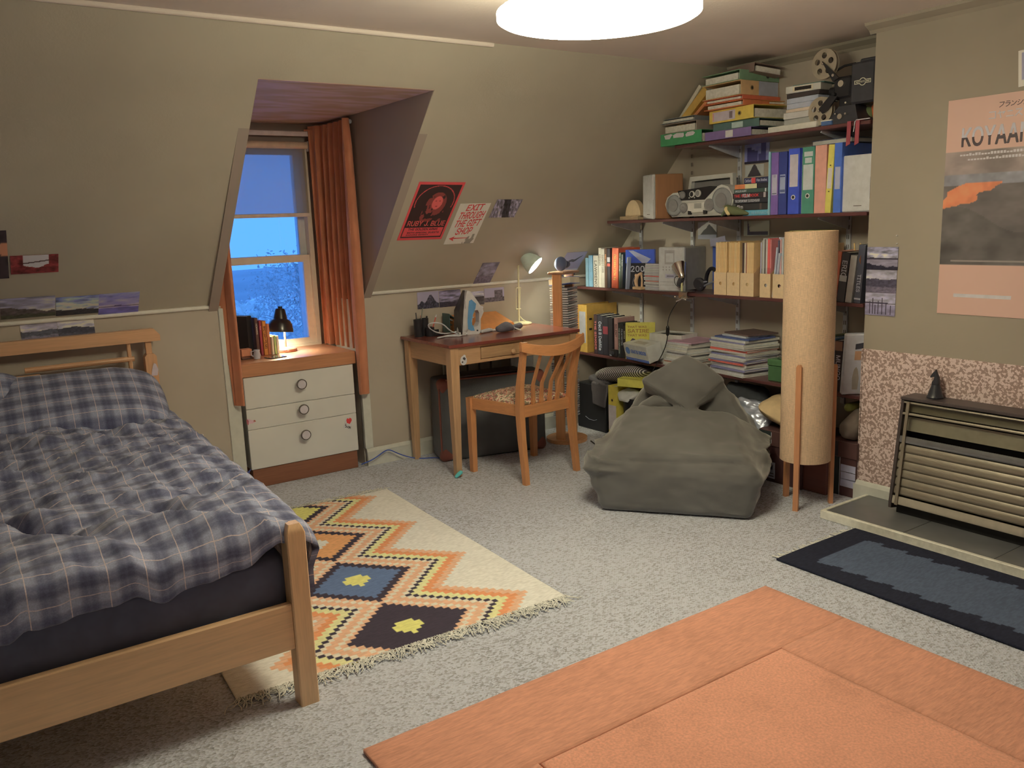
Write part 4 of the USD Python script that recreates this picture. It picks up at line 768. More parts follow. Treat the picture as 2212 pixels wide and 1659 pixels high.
for i, (y, z, r) in enumerate(((.045, .19, .0155), (.03, .035, .013), (.09, .235, .007), (.075, .115, .006), (.0, .095, .005), (.055, .05, .004), (.0, .045, .005), (.085, .145, .009))): part(t, 'control_knob', G().cyl((-.03 if z > .1 else -.055, y, z), (-.048 if z > .1 else -.07, y, z), r, n=16), m_chr if i != 7 else m_pj2)
bd_ = sbox(-.043, -.009, .043, .009).union(Point(0, 0).buffer(.018, 16)); bd2 = sbox(-.040, -.006, .040, .006).union(Point(0, 0).buffer(.0145, 16))
q = part(t, 'name_plate', G().prism(bd_.difference(bd2), (-.0455, -.072, .182), (0, -1, 0), (0, 0, 1), 0, .002), P(176, 166, 130, rough=.3), False)
text_on(q, 'lettering', 'KEYSTONE', .0075, (-.0455, -.072, .1785), (0, -1, 0), (0, 0, 1), P(176, 166, 130, rough=.3), .001, center=True, fit=.072)
t_ = thing('small_tin', 'tiny blue and white tin under the lower projector reel', 'tin', (3.745, 2.665, L1+.0005)); part(t_, 'tin_body', G().box((-.012, -.03, 0), (.012, .03, .028), .003), P(52, 74, 100, .9), 30); part(t_, 'white_band', G().box((-.0128, -.031, .022), (.0128, .031, .027)), P(180, 170, 140), False)
t_ = thing('orange_ball', 'orange and green plush toy squeezed behind the projector on the top shelf', 'toy', (3.90, 2.47, L1+.058)); part(t_, 'orange_body', G().sphere((0, 0, 0), .055, 3, (1, 1.0, .95)), P(196, 92, 40, .9, rough=.8), True); part(t_, 'green_patch', G().sphere((-.035, .055, -.01), .03, 2), P(84, 92, 52, .9, rough=.8), True)
t_ = thing('red_strap', 'dark red leather strap hanging over the front of the top shelf', 'strap', (3.708, 2.475, L1))
for dy, zz in ((.0, -.02), (.045, -.06)): part(t_, 'strap_band', G().prism(Polygon([(-.012, -.11), (.010, -.10), (.012, .004), (-.008, .004)]), (0, dy, 0), (0, -1, 0), (0, 0, 1), 0, .004).box((0, dy-.012, -.0), (.15, dy+.009, .004)), P(112, 44, 46, .9, rough=.35), False)
t_ = thing('white_cable', 'thin white cable lying along the right end of the top shelf', 'cable', (3.715, 2.45, L1+.0045)); part(t_, 'wire', G().tube([(0, .05, -.05), (.0, .045, -.005), (.003, .04, .003), (.006, -.03, .003)], .0025, 6), P(200, 190, 176))

# ------------------------------------------------------------------ second shelf
t = thing('wooden_arch', 'small pale wooden half round ornament at the far left of the second shelf', 'ornament', (3.80, 4.135, L2+.0005))
part(t, 'base_block', G().box((-.03, -.085, 0), (.03, .085, .024), .002), P(150, 126, 88, .75)); part(t, 'half_disc', G().prism(Polygon([(.07*math.cos(a), .10*math.sin(a)) for a in np.linspace(0, math.pi, 24)]), (-.02, -.03, .024), (0, -1, 0), (0, 0, 1), -.04, 0), P(146, 122, 84, .75), 30)
def speaker(label, y, yaw, mirror=1):
    t_ = thing('loudspeaker', label, 'loudspeaker', (3.735, y, L2+.0005), (0, 0, yaw)); h, w_, d = .268, .155, .20
    part(t_, 'cabinet', G().box((.018, -w_/2, 0), (d, w_/2, h), .003), wood(A(112, 74, 42, .8), 2, var=.12)); part(t_, 'front_grille', G().box((0, -w_/2, 0), (.019, w_/2, h), .005), P(136, 130, 116, .85, rough=.6, bump=.2, bscale=900)); part(t_, 'silver_edge', G().prism(Polygon([(0, .02), (.012, .03), (.012, .11), (0, .12)]), (.0, -w_/2-.0008, 0), (1, 0, 0), (0, 0, 1), -.001, .001), P(190, 180, 160, rough=.25), False)
    part(t_, 'badge', G().box((-.0012, -.03, .028), (.0, .012, .031)), P(60, 54, 46), False)
speaker('silver fronted loudspeaker with wooden sides at the left of the second shelf', 3.92, -20)
speaker('grey fronted loudspeaker at the right end of the second shelf', 2.487, 0)
# boombox
t = thing('boombox', 'silver portable stereo with big handle and round speakers on the second shelf', 'stereo', (3.775, 3.545, L2+.008)); m_sv = P(150, 142, 122, rough=.3, var=.04); m_svd = P(96, 90, 80, rough=.35); m_grl = P(104, 100, 90, rough=.45, bump=.2, bscale=900); m_bk = P(24, 22, 22, rough=.3)
bodyp = Polygon([(-.262, .078), (-.245, .115), (-.20, .138), (-.12, .142), (-.05, .120), (.06, .122), (.12, .150), (.18, .168), (.225, .155), (.255, .115), (.262, .078), (.245, .03), (.205, .004), (-.205, .004), (-.245, .035)]).buffer(.008).buffer(-.004)
part(t, 'body', G().prism(bodyp, (0, 0, 0), (0, -1, 0), (0, 0, 1), -.17, 0), m_sv, 35)
part(t, 'control_panel', G().prism(Polygon([(-.155, .152), (-.128, .096), (.055, .094), (.15, .162), (.10, .168)]), (0, 0, 0), (0, -1, 0), (0, 0, 1), -.15, .006), m_bk, 30)
def dial(cy, cz, r, mat, mat2, nm='dial'): 
    q = part(t, nm, G().lathe([(r, 0), (r, .008), (r*.8, .011), (r*.72, .008)], 24, R=Ry(-90), at=(-.006, -cy, cz)), mat, 30); part(q, 'dial_face', G().lathe([(0, .008), (r*.75, .008), (r*.75, .006), (0, .006)], 20, R=Ry(-90), at=(-.006, -cy, cz)), mat2, False)
dial(-.112, .127, .022, m_svd, m_svd); dial(-.035, .128, .019, m_sv, m_bk); dial(.012, .131, .021, m_sv, m_svd)
for y_, z_ in ((-.135, .140), (-.142, .118), (-.06, .108), (-.018, .108)): part(t, 'button', G().cyl((-.006, -y_, z_), (-.009, -y_, z_), .004, n=12), m_sv)
for cy, cz, r in ((-.188, .068, .060), (.185, .083, .068)):
    q = part(t, 'speaker_grille', G().lathe([(r*1.06, 0), (r*1.06, .005), (r, .008), (r*.97, .004), (r*.6, .009), (r*.3, .010), (0, .008)], 36, R=Ry(-90), at=(0, -cy, cz)), m_grl, 40)
    part(q, 'cone', G().lathe([(r*.62, .0105), (r*.60, .0125), (r*.25, .012), (0, .0145)], 28, R=Ry(-90), at=(0, -cy, cz)), m_svd, 40)
for cy, cz, r in ((-.110, .052, .030), (.092, .062, .036)): part(t, 'tweeter', G().lathe([(r, 0), (r, .007), (r*.75, .011), (r*.4, .008), (0, .012)], 28, R=Ry(-90), at=(0, -cy, cz)), m_svd, 40)
part(t, 'cassette_door', G().box((-.007, -.055, .02), (.002, .075, .083), .005), P(160, 150, 128, rough=.25)); part(t, 'display', G().box((-.0085, -.035, .045), (-.006, .02, .075)), P(122, 116, 100, rough=.2), False)
for y_ in (-.058, .062): part(t, 'vent', G().prism(Polygon([(y_-.012, .012), (y_+.012, .012), (y_+.014, .03), (y_-.014, .034)]), (0, 0, 0), (0, -1, 0), (0, 0, 1), 0, .0075), m_bk, False)
part(t, 'handle', G().prism(Polygon([(-.155, .12), (-.132, .232), (.195, .235), (.20, .12), (.182, .12), (.176, .212), (-.118, .205), (-.135, .12)]), (.09, 0, 0), (0, -1, 0), (0, 0, 1), -.016, .016), m_sv, 35); part(t, 'rear_shell', G().box((.10, -.18, .10), (.16, .13, .21), .01), m_svd)
for y_ in (-.18, .18): part(t, 'foot', G().cyl((.03, y_, -.0075), (.03, y_, .006), .012).cyl((.14, y_, -.0075), (.14, y_, .006), .012), m_bk)
t = thing('bird_ornament', 'green wooden bird ornament with pale breast before the film books', 'ornament', (3.742, 3.24, L2+.0005))
bm = soft(hull([((0, .055, .05), .016), ((0, .035, .036), .026), ((0, -.01, .028), .026), ((0, -.09, .012), .008)]), .007, 4); part(t, 'body', G().tm(bm), P(74, 76, 44, .9, rough=.4), True)
part(t, 'pale_breast', G().tm(soft(hull([((-.014, .042, .040), .016), ((-.016, .028, .018), .014)]), .006, 3)), P(178, 152, 92, .9, rough=.4), True); part(t, 'wing', G().tm(soft(hull([((-.006, .062, .03), .010), ((-.006, .085, .006), .006)]), .005, 2)), P(62, 70, 46, .9), True); part(t, 'beak', G().cyl((0, .068, .055), (0, .085, .058), .005, .0005, 8), P(110, 90, 50))
z = L2
for lab_, w_, th, col, yc, title, tc, bands, kw in (
    ('teal book at the bottom of the film book stack', .215, .030, (62, 118, 122), 3.075, 'THE ALMANACK', (150, 184, 184), (), dict(xf=3.745)),
    ('black book with film lettering second from the bottom of the stack', .235, .036, (34, 32, 30), 3.115, 'film', (220, 210, 190), ((.70, .76, (60, 50, 44)),), dict(xf=3.742)),
    ('black contemporary television reader in the middle of the film book stack', .240, .026, (30, 30, 32), 3.12, 'THE CONTEMPORARY TELEVISION READER', (190, 184, 170), (), dict(tfit=.17)),
    ('black book with big red and white film lettering in the stack', .245, .028, (40, 34, 34), 3.125, 'THE FILM BOOK', (196, 46, 44), ((.86, .92, (120, 110, 100)),), dict(tfit=.17)),
    ('dark green book with white lettering above the red lettered one', .240, .020, (46, 60, 50), 3.12, 'SPOILER ALERT', (206, 206, 190), ((.88, .92, (180, 176, 160)),), dict(tfit=.08)),
    ('book with orange and cream spine near the top of the stack', .235, .026, (30, 30, 32), 3.115, None, (0, 0, 0), ((.0, .30, (206, 116, 60)), (.30, .64, (206, 192, 132))), dict()),
    ('dark blue Oxford film dictionary on the top of the stack', .170, .030, (34, 36, 52), 3.085, 'Oxford', (150, 146, 150), ((.30, .46, (150, 40, 40)),), dict(tfit=.045))):
    t_ = flat(lab_, yc, z, w_, th, col, d=.16, title=title, tcol=tc, bands=bands, group=None, k=.85, **kw)
    if 'red and white' in lab_: text_on(t_, 'title', 'FILM', th*.66, (-.0016, w_*.215, th*.17), (0, -1, 0), (0, 0, 1), P(222, 214, 200), .0006, fit=.05)
    if 'Oxford' in lab_: text_on(t_, 'title', 'Film Studies', th*.42, (-.0008, -.0, th*.3), (0, -1, 0), (0, 0, 1), P(150, 146, 150), .0006, fit=.07)
    z += th+.0008
for lab_, y, th, h, col, kw in (
    ('thin teal folder standing at the left of the second shelf binders', 2.992, .013, .325, (92, 122, 120), dict(d=.24)),
    ('purple ring binder standing on the second shelf', 2.957, .046, .318, (86, 62, 104), dict(lab=[(.32, .65, .72)], labc=(180, 170, 172), marks=[(.335, .35, -.3, .3, (60, 60, 70)), (.60, .64, -.14, .14, (110, 104, 110))])),
    ('navy ring binder with white label standing on the second shelf', 2.906, .050, .318, (34, 42, 84), dict(lab=[(.34, .64, .66)], labc=(166, 170, 180), marks=[(.60, .62, -.3, .3, (40, 46, 80)), (.36, .40, -.3, .3, (60, 66, 90))])),
    ('bright blue lever arch file with long blank label on the second shelf', 2.838, .068, .328, (46, 64, 140), dict(hole=.26, lab=[(.42, .91, .74)], labc=(192, 176, 168))),
    ('dark green lever arch file with half torn label on the second shelf', 2.752, .072, .328, (46, 94, 72), dict(hole=.27, lab=[(.36, .74, .8), (.76, .84, .55), (.86, .93, .7)], labc=(184, 182, 164))),
    ('dull pink file standing between the dark green and yellow files', 2.680, .066, .330, (176, 120, 96), dict()),
    ('slim yellow ring binder leaning on the second shelf', 2.634, .034, .328, (206, 186, 70), dict(lab=[(.36, .66, .7)], labc=(196, 180, 160), lean=2.5, marks=[(.31, .325, -.1, .1, (40, 36, 20)), (.69, .705, -.1, .1, (40, 36, 20))])),
    ('bright blue ring binder with white label beside the right loudspeaker', 2.583, .042, .332, (66, 102, 172), dict(lab=[(.34, .66, .68)], labc=(172, 168, 178), d=.262))):
    binder(lab_, y, th, L2, col, h=h, name='ring_binder' if 'ring' in lab_ else ('folder' if 'folder' in lab_ else 'lever_arch_file'), cat='ring binder' if 'ring' in lab_ else ('folder' if 'folder' in lab_ else 'file'), **kw)
t_ = thing('notebook', 'spiral bound notebook between the blue and dark green lever arch files', 'notebook', (3.735, 2.796, L2+.0005)); part(t_, 'sheets', G().box((.004, -.005, 0), (.21, .005, .30)), m_page, False); sp = G()
for k in range(34): sp.lathe([(.0035, -.0012), (.0048, 0), (.0035, .0012)], 8, at=(.002, 0, .008+k*.0085))
part(t_, 'spiral', sp, P(190, 184, 170, rough=.3), True)
t_ = thing('folder', 'dark blue grey folder lying across the tops of the files under the top shelf', 'folder', (3.80, 2.66, L2+.336), (0, 0, -4)); part(t_, 'cover', G().box((0, -.10, 0), (.18, .14, .003)).box((0, -.10, .022), (.18, .14, .025)), P(46, 50, 62, .8), False); part(t_, 'papers', G().box((.003, -.095, .003), (.175, .135, .022)), P(130, 122, 104, .8), False)
t_ = thing('white_paper', 'white card edge sticking out behind the right loudspeaker', 'card', (3.83, 2.4135, L2+.06)); part(t_, 'card_sheet', G().box((-.10, -.0005, 0), (.05, .0005, .1)), P(200, 190, 176), False)

# ------------------------------------------------------------------ third shelf
for lab_, y, th, h, col, kw in (
    ('short pale teal book at the far left of the third shelf', 4.518, .030, .195, (104, 134, 136), dict(title='PIONEERS', tcol=(130, 158, 160))),
    ('taller teal book second from the left of the third shelf', 4.478, .042, .212, (86, 118, 126), dict(title='THE SCREEN YEARS', tcol=(110, 142, 150), tfit=.14)),
    ('stout grey paperback beside the teal books on the third shelf', 4.424, .052, .212, (134, 126, 106), dict(title='LAWRENCE', tcol=(70, 64, 54))),
    ('tall pale grey book third of the grey paperbacks', 4.380, .028, .262, (150, 140, 118), dict(title='CINEMA', tcol=(84, 76, 64))),
    ('tall light grey book beside the dark brown spine', 4.350, .030, .256, (142, 132, 112), dict(title='DIRECTORS', tcol=(90, 82, 70))),
    ('dark brown book with gold lettering on the third shelf', 4.322, .024, .260, (66, 46, 34), dict(title='RED HEAT', tcol=(150, 100, 60))),
    ('black book with a small white label on its spine on the third shelf', 4.292, .030, .258, (38, 34, 36), dict(bands=((.66, .78, (190, 180, 170)), (.55, .62, (170, 60, 50))))),
    ('thin dark green paperback leaning by the orange red book', 4.187, .018, .232, (48, 58, 46), dict(title='SHORT FILMS', tcol=(150, 150, 130), lean=2)),
    ('slim black book between the green paperback and the blue book', 4.168, .016, .222, (36, 38, 34), dict(lean=3, title='SCREEN', tcol=(160, 160, 150)))):
    book(lab_, y, th, h, L3, col, k=.8, **kw)
book('bright orange red hardback with yellow lettering on the third shelf', 4.236, .062, .262, L3, (200, 84, 48), title='CELEBRATION 96', tcol=(220, 186, 80), th_h=.022, tfit=.17, lean=2.5, d=.19)
t_ = book('large black and blue book with 2001 on its cover facing the room', 4.135, .028, .250, L3, (40, 62, 128), d=.19, yaw=-58, lean=0, xf=3.745)
q = part(t_, 'cover_print', G().box((.0, -.0145, .0), (.168, -.0138, .165)), P(28, 28, 32, .9), False); text_on(t_, 'title', '2001', .036, (.03, -.0147, .11), (1, 0, 0), (0, 0, 1), P(206, 200, 190), .0006)
part(t_, 'white_cross', G().prism(Polygon([(.02, .245), (.05, .245), (.168, .17), (.168, .19), (.14, .165), (.11, .165)]), (0, -.0144, 0), (1, 0, 0), (0, 0, 1), 0, .0008), P(170, 172, 186), False); part(t_, 'ring_print', G().prism(Point(.10, .04).buffer(.055).difference(Point(.10, .04).buffer(.05)).intersection(sbox(0, 0, .168, .16)), (0, -.0146, 0), (1, 0, 0), (0, 0, 1), 0, .0006), P(90, 88, 88), False)
book('thin white book leaning against the big black and blue book', 4.112, .010, .205, L3, (176, 182, 190), lean=5, xf=3.718, d=.03, k=1, title='APOLLO', tcol=(90, 110, 150))
# figurine
t = thing('figurine', 'small pale clay figurine of a bent figure on a block', 'figurine', (3.745, 4.018, L3+.0005)); part(t, 'block', G().box((-.022, -.038, 0), (.022, .038, .018), .002), P(190, 152, 100, .95, rough=.6))
fg = hull([((0, .022, .022), .010), ((0, .026, .055), .013)])+hull([((0, .026, .055), .013), ((0, .012, .085), .011)])+hull([((0, .012, .085), .011), ((0, -.008, .098), .008)])+hull([((0, -.008, .098), .008), ((0, -.024, .102), .009)])+hull([((0, -.024, .098), .007), ((0, -.030, .06), .006)])+hull([((0, -.03, .06), .006), ((0, -.028, .02), .008)])+hull([((0, .024, .082), .009), ((0, .026, .09), .0085)])+hull([((-.006, .02, .03), .009), ((-.012, .002, .022), .007)])
part(t, 'figure', G().tm(soft(fg, .004, 6)), P(190, 150, 104, .95, rough=.6), True)
z = L3+.0005; cdc = [(176, 168, 150), (150, 144, 134), (190, 182, 160), (120, 110, 100), (184, 176, 150), (178, 108, 84), (160, 152, 140), (196, 188, 166), (170, 72, 56), (190, 184, 164), (140, 134, 124), (186, 180, 160), (176, 170, 150), (150, 140, 130), (192, 186, 166), (170, 160, 146)]
order = ['lowest', 'second lowest', 'third from the bottom', 'fourth from the bottom', 'fifth from the bottom', 'sixth from the bottom', 'seventh from the bottom', 'eighth from the bottom', 'ninth from the bottom', 'tenth from the bottom', 'eleventh from the bottom', 'twelfth from the bottom', 'thirteenth from the bottom', 'fourteenth from the bottom', 'second from the top', 'topmost']
m_clear = P(170, 164, 150, rough=.15, coat=.4)
for i, col in enumerate(cdc):
    t_ = thing('compact_disc_case', f'disc case in the stack left of the silver tower, {order[i]}', 'disc case', (3.738+RNG.uniform(-.004, .004), 3.89+RNG.uniform(-.006, .006)-(0.012 if i > 12 else 0), z), (0, 0, RNG.uniform(-3, 3)), 'disc cases stacked beside the silver tower'); part(t_, 'case', G().box((0, -.071, 0), (.125, .071, .0098), .001), m_clear, False); part(t_, 'spine_insert', G().box((-.0006, -.066, .0022), (.002, .066, .0076)), P(*col, .95), False); z += .0104
t_ = thing('notice_card', 'small card printed STONE resting on the disc case stack against the wall', 'card', (3.99, 3.905, L3+.168)); part(t_, 'card_sheet', G().box((-.001, -.07, 0), (.001, .07, .082)), P(126, 116, 92), False); text_on(t_, 'lettering', 'STONE', .022, (-.0012, .062, .035), (0, -1, 0), (0, 0, 1), P(50, 44, 36), .0006, fit=.12)
# silver tower
t = thing('stereo_tower', 'small silver computer tower brightly lit on the third shelf', 'computer tower', (3.735, 3.722, L3+.0005), (0, 0, 12)); m_pcf = P(168, 162, 146, rough=.3)
part(t, 'case', G().box((.018, -.088, .004), (.255, .088, .262), .004), P(104, 98, 84, rough=.4)); part(t, 'front_panel', G().box((0, -.092, 0), (.019, .092, .268), .006), m_pcf); part(t, 'side_strip', G().box((-.002, -.093, .0), (.016, -.080, .266), .003), P(190, 184, 166, rough=.3))
part(t, 'screen_surround', G().prism(sbox(-.045, .165, .025, .25).difference(sbox(-.036, .178, .016, .232)), (0, 0, 0), (0, -1, 0), (0, 0, 1), 0, .0015), P(126, 120, 110), False); part(t, 'badge', G().box((-.0015, -.02, .236), (.0, .03, .240)), P(110, 104, 96), False)
for k in range(4):
    for r_ in range(2): part(t, 'button', G().cyl((0, .055-.022*k, .148-.016*r_), (-.002, .055-.022*k, .148-.016*r_), .0045, n=10), P(120, 114, 106))
part(t, 'knob', G().cyl((0, -.045, .143), (-.014, -.045, .143), .014, n=20), m_chr); part(t, 'card_slot', G().box((-.0015, -.03, .082), (.0, .04, .106)), P(136, 130, 130), False); part(t, 'slot_label', G().box((-.002, -.02, .089), (-.001, .03, .098)), P(96, 90, 96), False)
for zz in (.058, .038): part(t, 'drive_seam', G().box((-.0012, -.075, zz), (.0, .08, zz+.002)), P(120, 116, 108), False)
# chrome clip lamp
t = thing('clip_lamp', 'chrome clip-on spot lamp clamped to the third shelf edge', 'clip lamp', (3.716, 3.60, L3)); R45 = Rz(0)
hd = G().lathe([(.010, 0), (.020, .012), (.024, .03), (.036, .065), (.046, .10), (.044, .10), (.034, .065), (.0, .05)], 32)
Rh = Rx(-38) @ Ry(18); 
for q in hd.v: q[:] = q @ Rh.T+V3(-.02, -.012, .085)
part(t, 'reflector_shade', hd, m_chr, 40); h2 = G().lathe([(.0, 0), (.018, 0), (.019, .05), (.015, .055), (.0, .055)], 20)
for q in h2.v: q[:] = q @ (Rx(-145) @ Ry(10)).T+V3(-.02, -.005, .09)
part(t, 'lamp_holder', h2, P(70, 66, 62, rough=.25, metal=.6), 40); part(t, 'guard_ring', G().tube([V3(-.02, .02, .065)+V3(-.012*math.sin(a), .034*math.cos(a), .034*math.sin(a)) for a in np.linspace(0, 2*math.pi, 25)], .002, 6), P(34, 30, 28, rough=.3)); part(t, 'stem', G().cyl((-.015, -.0, .012), (-.018, -.004, .09), .006), P(150, 140, 90, rough=.3))
part(t, 'clamp_jaw', G().box((-.022, -.05, .0015), (.06, .02, .010), .003).box((-.024, -.052, -.032), (.05, -.02, -.022), .003).box((-.026, -.05, -.03), (-.016, .018, .008), .003), m_chr)
part(t, 'clamp_lever', G().box((-.06, .0, -.045), (-.015, .012, -.036), .002, R=Ry(20)).tube([(-.03, .03, -.05), (-.02, -.01, -.03), (-.01, -.03, -.04)], .005, 8), m_chr)
t_ = thing('clip_lamp_cable', 'thin black cable with an inline switch hanging from the clip lamp', 'cable', (3.70, 3.65, 0))
cp = [(.0, -.045, .955), (-.008, .0, .90), (-.01, .045, .83), (-.012, .055, .76), (-.012, .06, .69), (-.012, .10, .60), (-.012, .165, .51), (-.03, .19, .44), (-.02, .22, .30), (.0, .24, .06), (.0, .25, .004)]
from scipy.interpolate import CubicSpline
cs = CubicSpline(range(len(cp)), np.array(cp)); part(t_, 'wire', G().tube(cs(np.linspace(0, len(cp)-1, 70)), .0028, 6), P(26, 24, 22)); part(t_, 'inline_switch', G().tube(cs(np.linspace(2.75, 3.65, 8)), [.006, .010, .011, .011, .011, .011, .010, .006], 10), P(24, 22, 20, rough=.3))
# headphones and blue cloth behind
t = thing('headphones', 'black over-ear headphones lying beside the clip lamp', 'headphones', (3.82, 3.47, L3+.0005)); part(t, 'headband', G().tube([V3(0, .0, .055)+V3(.03*math.cos(a), .075*math.cos(a), .085*math.sin(a)) for a in np.linspace(-.1, math.pi+.1, 24)], .012, 8), P(24, 22, 24, rough=.5)); 
for s_ in (-1, 1): part(t, 'ear_cup', G().lathe([(0, 0), (.036, 0), (.042, .012), (.036, .03), (0, .034)], 24, R=Rx(90*s_) if False else Ry(70), at=(-.055 if s_ > 0 else -.01, .06*s_, .044)), P(34, 32, 34, rough=.5), 40)
part(t, 'silver_trim', G().box((-.05, .02, .06), (-.02, .075, .068), .002), P(150, 146, 140, rough=.2)); part(t, 'folding_arm', G().tube([(-.045, .05, .03), (-.04, -.01, .055), (-.03, -.07, .075)], .006, 8), P(84, 84, 86, rough=.4))
t_ = thing('blue_folder', 'blue folder standing against the wall behind the headphones', 'folder', (3.97, 3.52, L3+.0005), (0, 0, 0)); part(t_, 'cover', G().box((0, -.085, 0), (.012, .085, .285), .002), P(52, 70, 120, .75), False)
t_ = thing('paper_sheets', 'loose white sheets propped above the blue folder', 'paper', (3.95, 3.49, L3+.25)); part(t_, 'sheet', G().box((0, -.10, 0), (.002, .09, .05), R=Rx(8)).box((-.01, -.02, .03), (-.008, .10, .075), R=Rx(-10)), P(170, 164, 170), False)
# card magazine files with their contents
mfy = [(3.324, .093, 'first'), (3.229, .091, 'second'), (3.132, .095, 'third'), (3.008, .072, 'fourth'), (2.919, .080, 'fifth')]
m_card = P(170, 140, 96, .95, rough=.75, var=.06, scale=60); m_card2 = P(132, 100, 62, .9, rough=.75)
for i, (y, w_, nm) in enumerate(mfy):
    t_ = thing('magazine_file', f'kraft card magazine file, {nm} from the left on the third shelf', 'magazine file', (3.724, y, L3+.0005), (0, 0, 0)); w2 = w_/2-.001
    fp = sbox(-w2, 0, w2, .128).difference(Point(0.004, .066).buffer(.0095, 10)); part(t_, 'front', G().prism(fp, (0, 0, 0), (0, -1, 0), (0, 0, 1), -.003, 0), m_card, False)
    for s_ in (-1, 1): part(t_, 'side', G().prism([(0.003, 0), (.25, 0), (.25, .25), (.18, .25), (.003, .128)], (0, s_*w2-(0.003 if s_ > 0 else 0)+.003, 0), (1, 0, 0), (0, 0, 1), 0, .003), m_card if s_ > 0 else m_card2, False)
    part(t_, 'back', G().box((.25, -w2, 0), (.253, w2, .25)), m_card, False); part(t_, 'bottom', G().box((.003, -w2+.003, 0), (.25, w2-.003, .003)), m_card, False)
R_ = random.Random(4); ords = ['first', 'second', 'third', 'fourth', 'fifth', 'sixth', 'seventh', 'eighth', 'ninth', 'tenth', 'eleventh']
def magz(label, y, th, h, col, grp, x=3.732, d=.17, yaw=0, lean=0, band=None):
    t_ = thing('magazine', label, 'magazine', (x, y, L3+.005), (lean, 0, yaw), grp); part(t_, 'sheets', G().box((0, -th/2, 0), (d, th/2, h), min(.0008, th*.2)), P(*col, .95, rough=.55), False)
    if band: part(t_, 'spine_print', G().box((-.0006, -th/2+.0008, h*band[0]), (.0002, th/2-.0008, h*band[1])), P(*band[2], .95), False)
for fi, (y, w_, nm) in enumerate(mfy[:2]):
    n = 10; wi = (w_-.012)/n
    for k in range(n):
        c_ = R_.choice([(206, 164, 100), (212, 172, 108), (198, 156, 92), (204, 168, 110), (190, 146, 84)]); magz(f'yellow spined magazine, {ords[k]} from the left in the {nm} magazine file', y+w_/2-.006-wi*(k+.5), wi*.94, .292+R_.uniform(-.003, .003), c_, 'yellow spined magazines', band=(.3, .75, tuple(int(q*.88) for q in c_)))
y, w_, nm = mfy[2]; ed = y+w_/2-.006
magz('black spined booklet in the third magazine file', ed-.007, .012, .288, (50, 34, 30), None); magz('cream spined booklet in the third magazine file', ed-.020, .010, .288, (196, 176, 140), None); magz('dull red spined booklet in the third magazine file', ed-.028, .006, .288, (120, 72, 52), None)
for k in range(6): magz(f'yellow spined magazine, {ords[k]} from the left in the third magazine file', ed-.036-.008*k, .0076, .290, R_.choice([(206, 164, 100), (200, 158, 94), (212, 172, 110)]), 'yellow spined magazines')
magz('lilac grey magazine between the third and fourth magazine files', 3.062, .02, .290, (150, 144, 156), None, x=3.76)
y = 3.042
for k, (th, h, col, lab_) in enumerate(((.010, .30, (120, 110, 96), 'grey'), (.008, .312, (186, 180, 160), 'white'), (.012, .305, (84, 74, 64), 'dark'), (.010, .306, (176, 166, 146), 'pale'), (.016, .31, (178, 66, 58), 'red'), (.010, .306, (150, 84, 76), 'dull red'))):
    magz(f'{lab_} spined magazine standing in the fourth magazine file', y-th/2, th*.9, h, col, None, band=(.1, .5, tuple(int(q*.8) for q in col))); y -= th
for k, (yy, th, h, col, lab_, ln) in enumerate(((2.962, .010, .265, (168, 168, 166), 'light grey leaning', 5), (2.950, .012, .235, (176, 174, 170), 'white leaning', 6), (2.945, .009, .30, (60, 56, 66), 'dark violet', 2), (2.925, .008, .305, (176, 130, 116), 'pink', 0), (2.915, .010, .312, (190, 186, 168), 'white', 0), (2.903, .008, .30, (84, 60, 56), 'brown', 0), (2.893, .005, .345, (206, 202, 186), 'tall white', 0), (2.886, .006, .315, (200, 194, 170), 'cream', 0))):
    magz(f'{lab_} magazine standing in the fifth magazine file', yy, th, h, col, None, lean=ln, x=3.73+.004*k)
t_ = thing('magazine', 'grey magazine with Wa lettering facing the room behind the fifth magazine file', 'magazine', (3.80, 2.948, L3+.01)); part(t_, 'sheets', G().box((0, -.03, 0), (.004, .035, .31)), P(132, 128, 124, .9), False); text_on(t_, 'lettering', 'Wa', .032, (-.0004, .028, .258), (0, -1, 0), (0, 0, 1), P(52, 48, 50), .0006)
flat('tan comic annual with dark lettering lying on the fifth file behind the floor lamp', 2.797, L3+.285, .165, .036, (168, 134, 84), xf=3.74, title='Smash Comics', tcol=(60, 40, 30), th_h=.02, tfit=.13, bands=((0, .05, (110, 50, 44)),)); flat('green and cream annual on top of the tan comic annual', 2.80, L3+.325, .158, .028, (124, 126, 62), xf=3.75, bands=((.1, .3, (70, 76, 36)), (.5, .7, (150, 146, 90))))
t_ = thing('storage_box', 'plain kraft box on the third shelf hidden behind the floor lamp', 'box', (3.74, 2.78, L3+.0005)); part(t_, 'box_body', G().box((0, -.085, 0), (.22, .085, .283), .002), m_card2, False)
book('orange paperback right of the floor lamp on the third shelf', 2.595, .036, .252, L3, (206, 112, 74), lean=6, k=1.05); book('black book with grey lettering right of the orange paperback', 2.552, .042, .246, L3, (48, 46, 46), lean=6, title='ERIC', tcol=(150, 146, 136), th_h=.026, bands=((.42, .54, (150, 146, 130)),), k=.95)
book('worn silver grey hardback on the right of the third shelf', 2.508, .034, .232, L3, (140, 134, 118), lean=6, k=.95); book('dark grey book with white title at the right end of the third shelf', 2.460, .036, .282, L3, (58, 58, 62), lean=4, title='TITLES', tcol=(190, 186, 176), tz=.5, k=.95, bands=((.06, .09, (200, 196, 186)),))
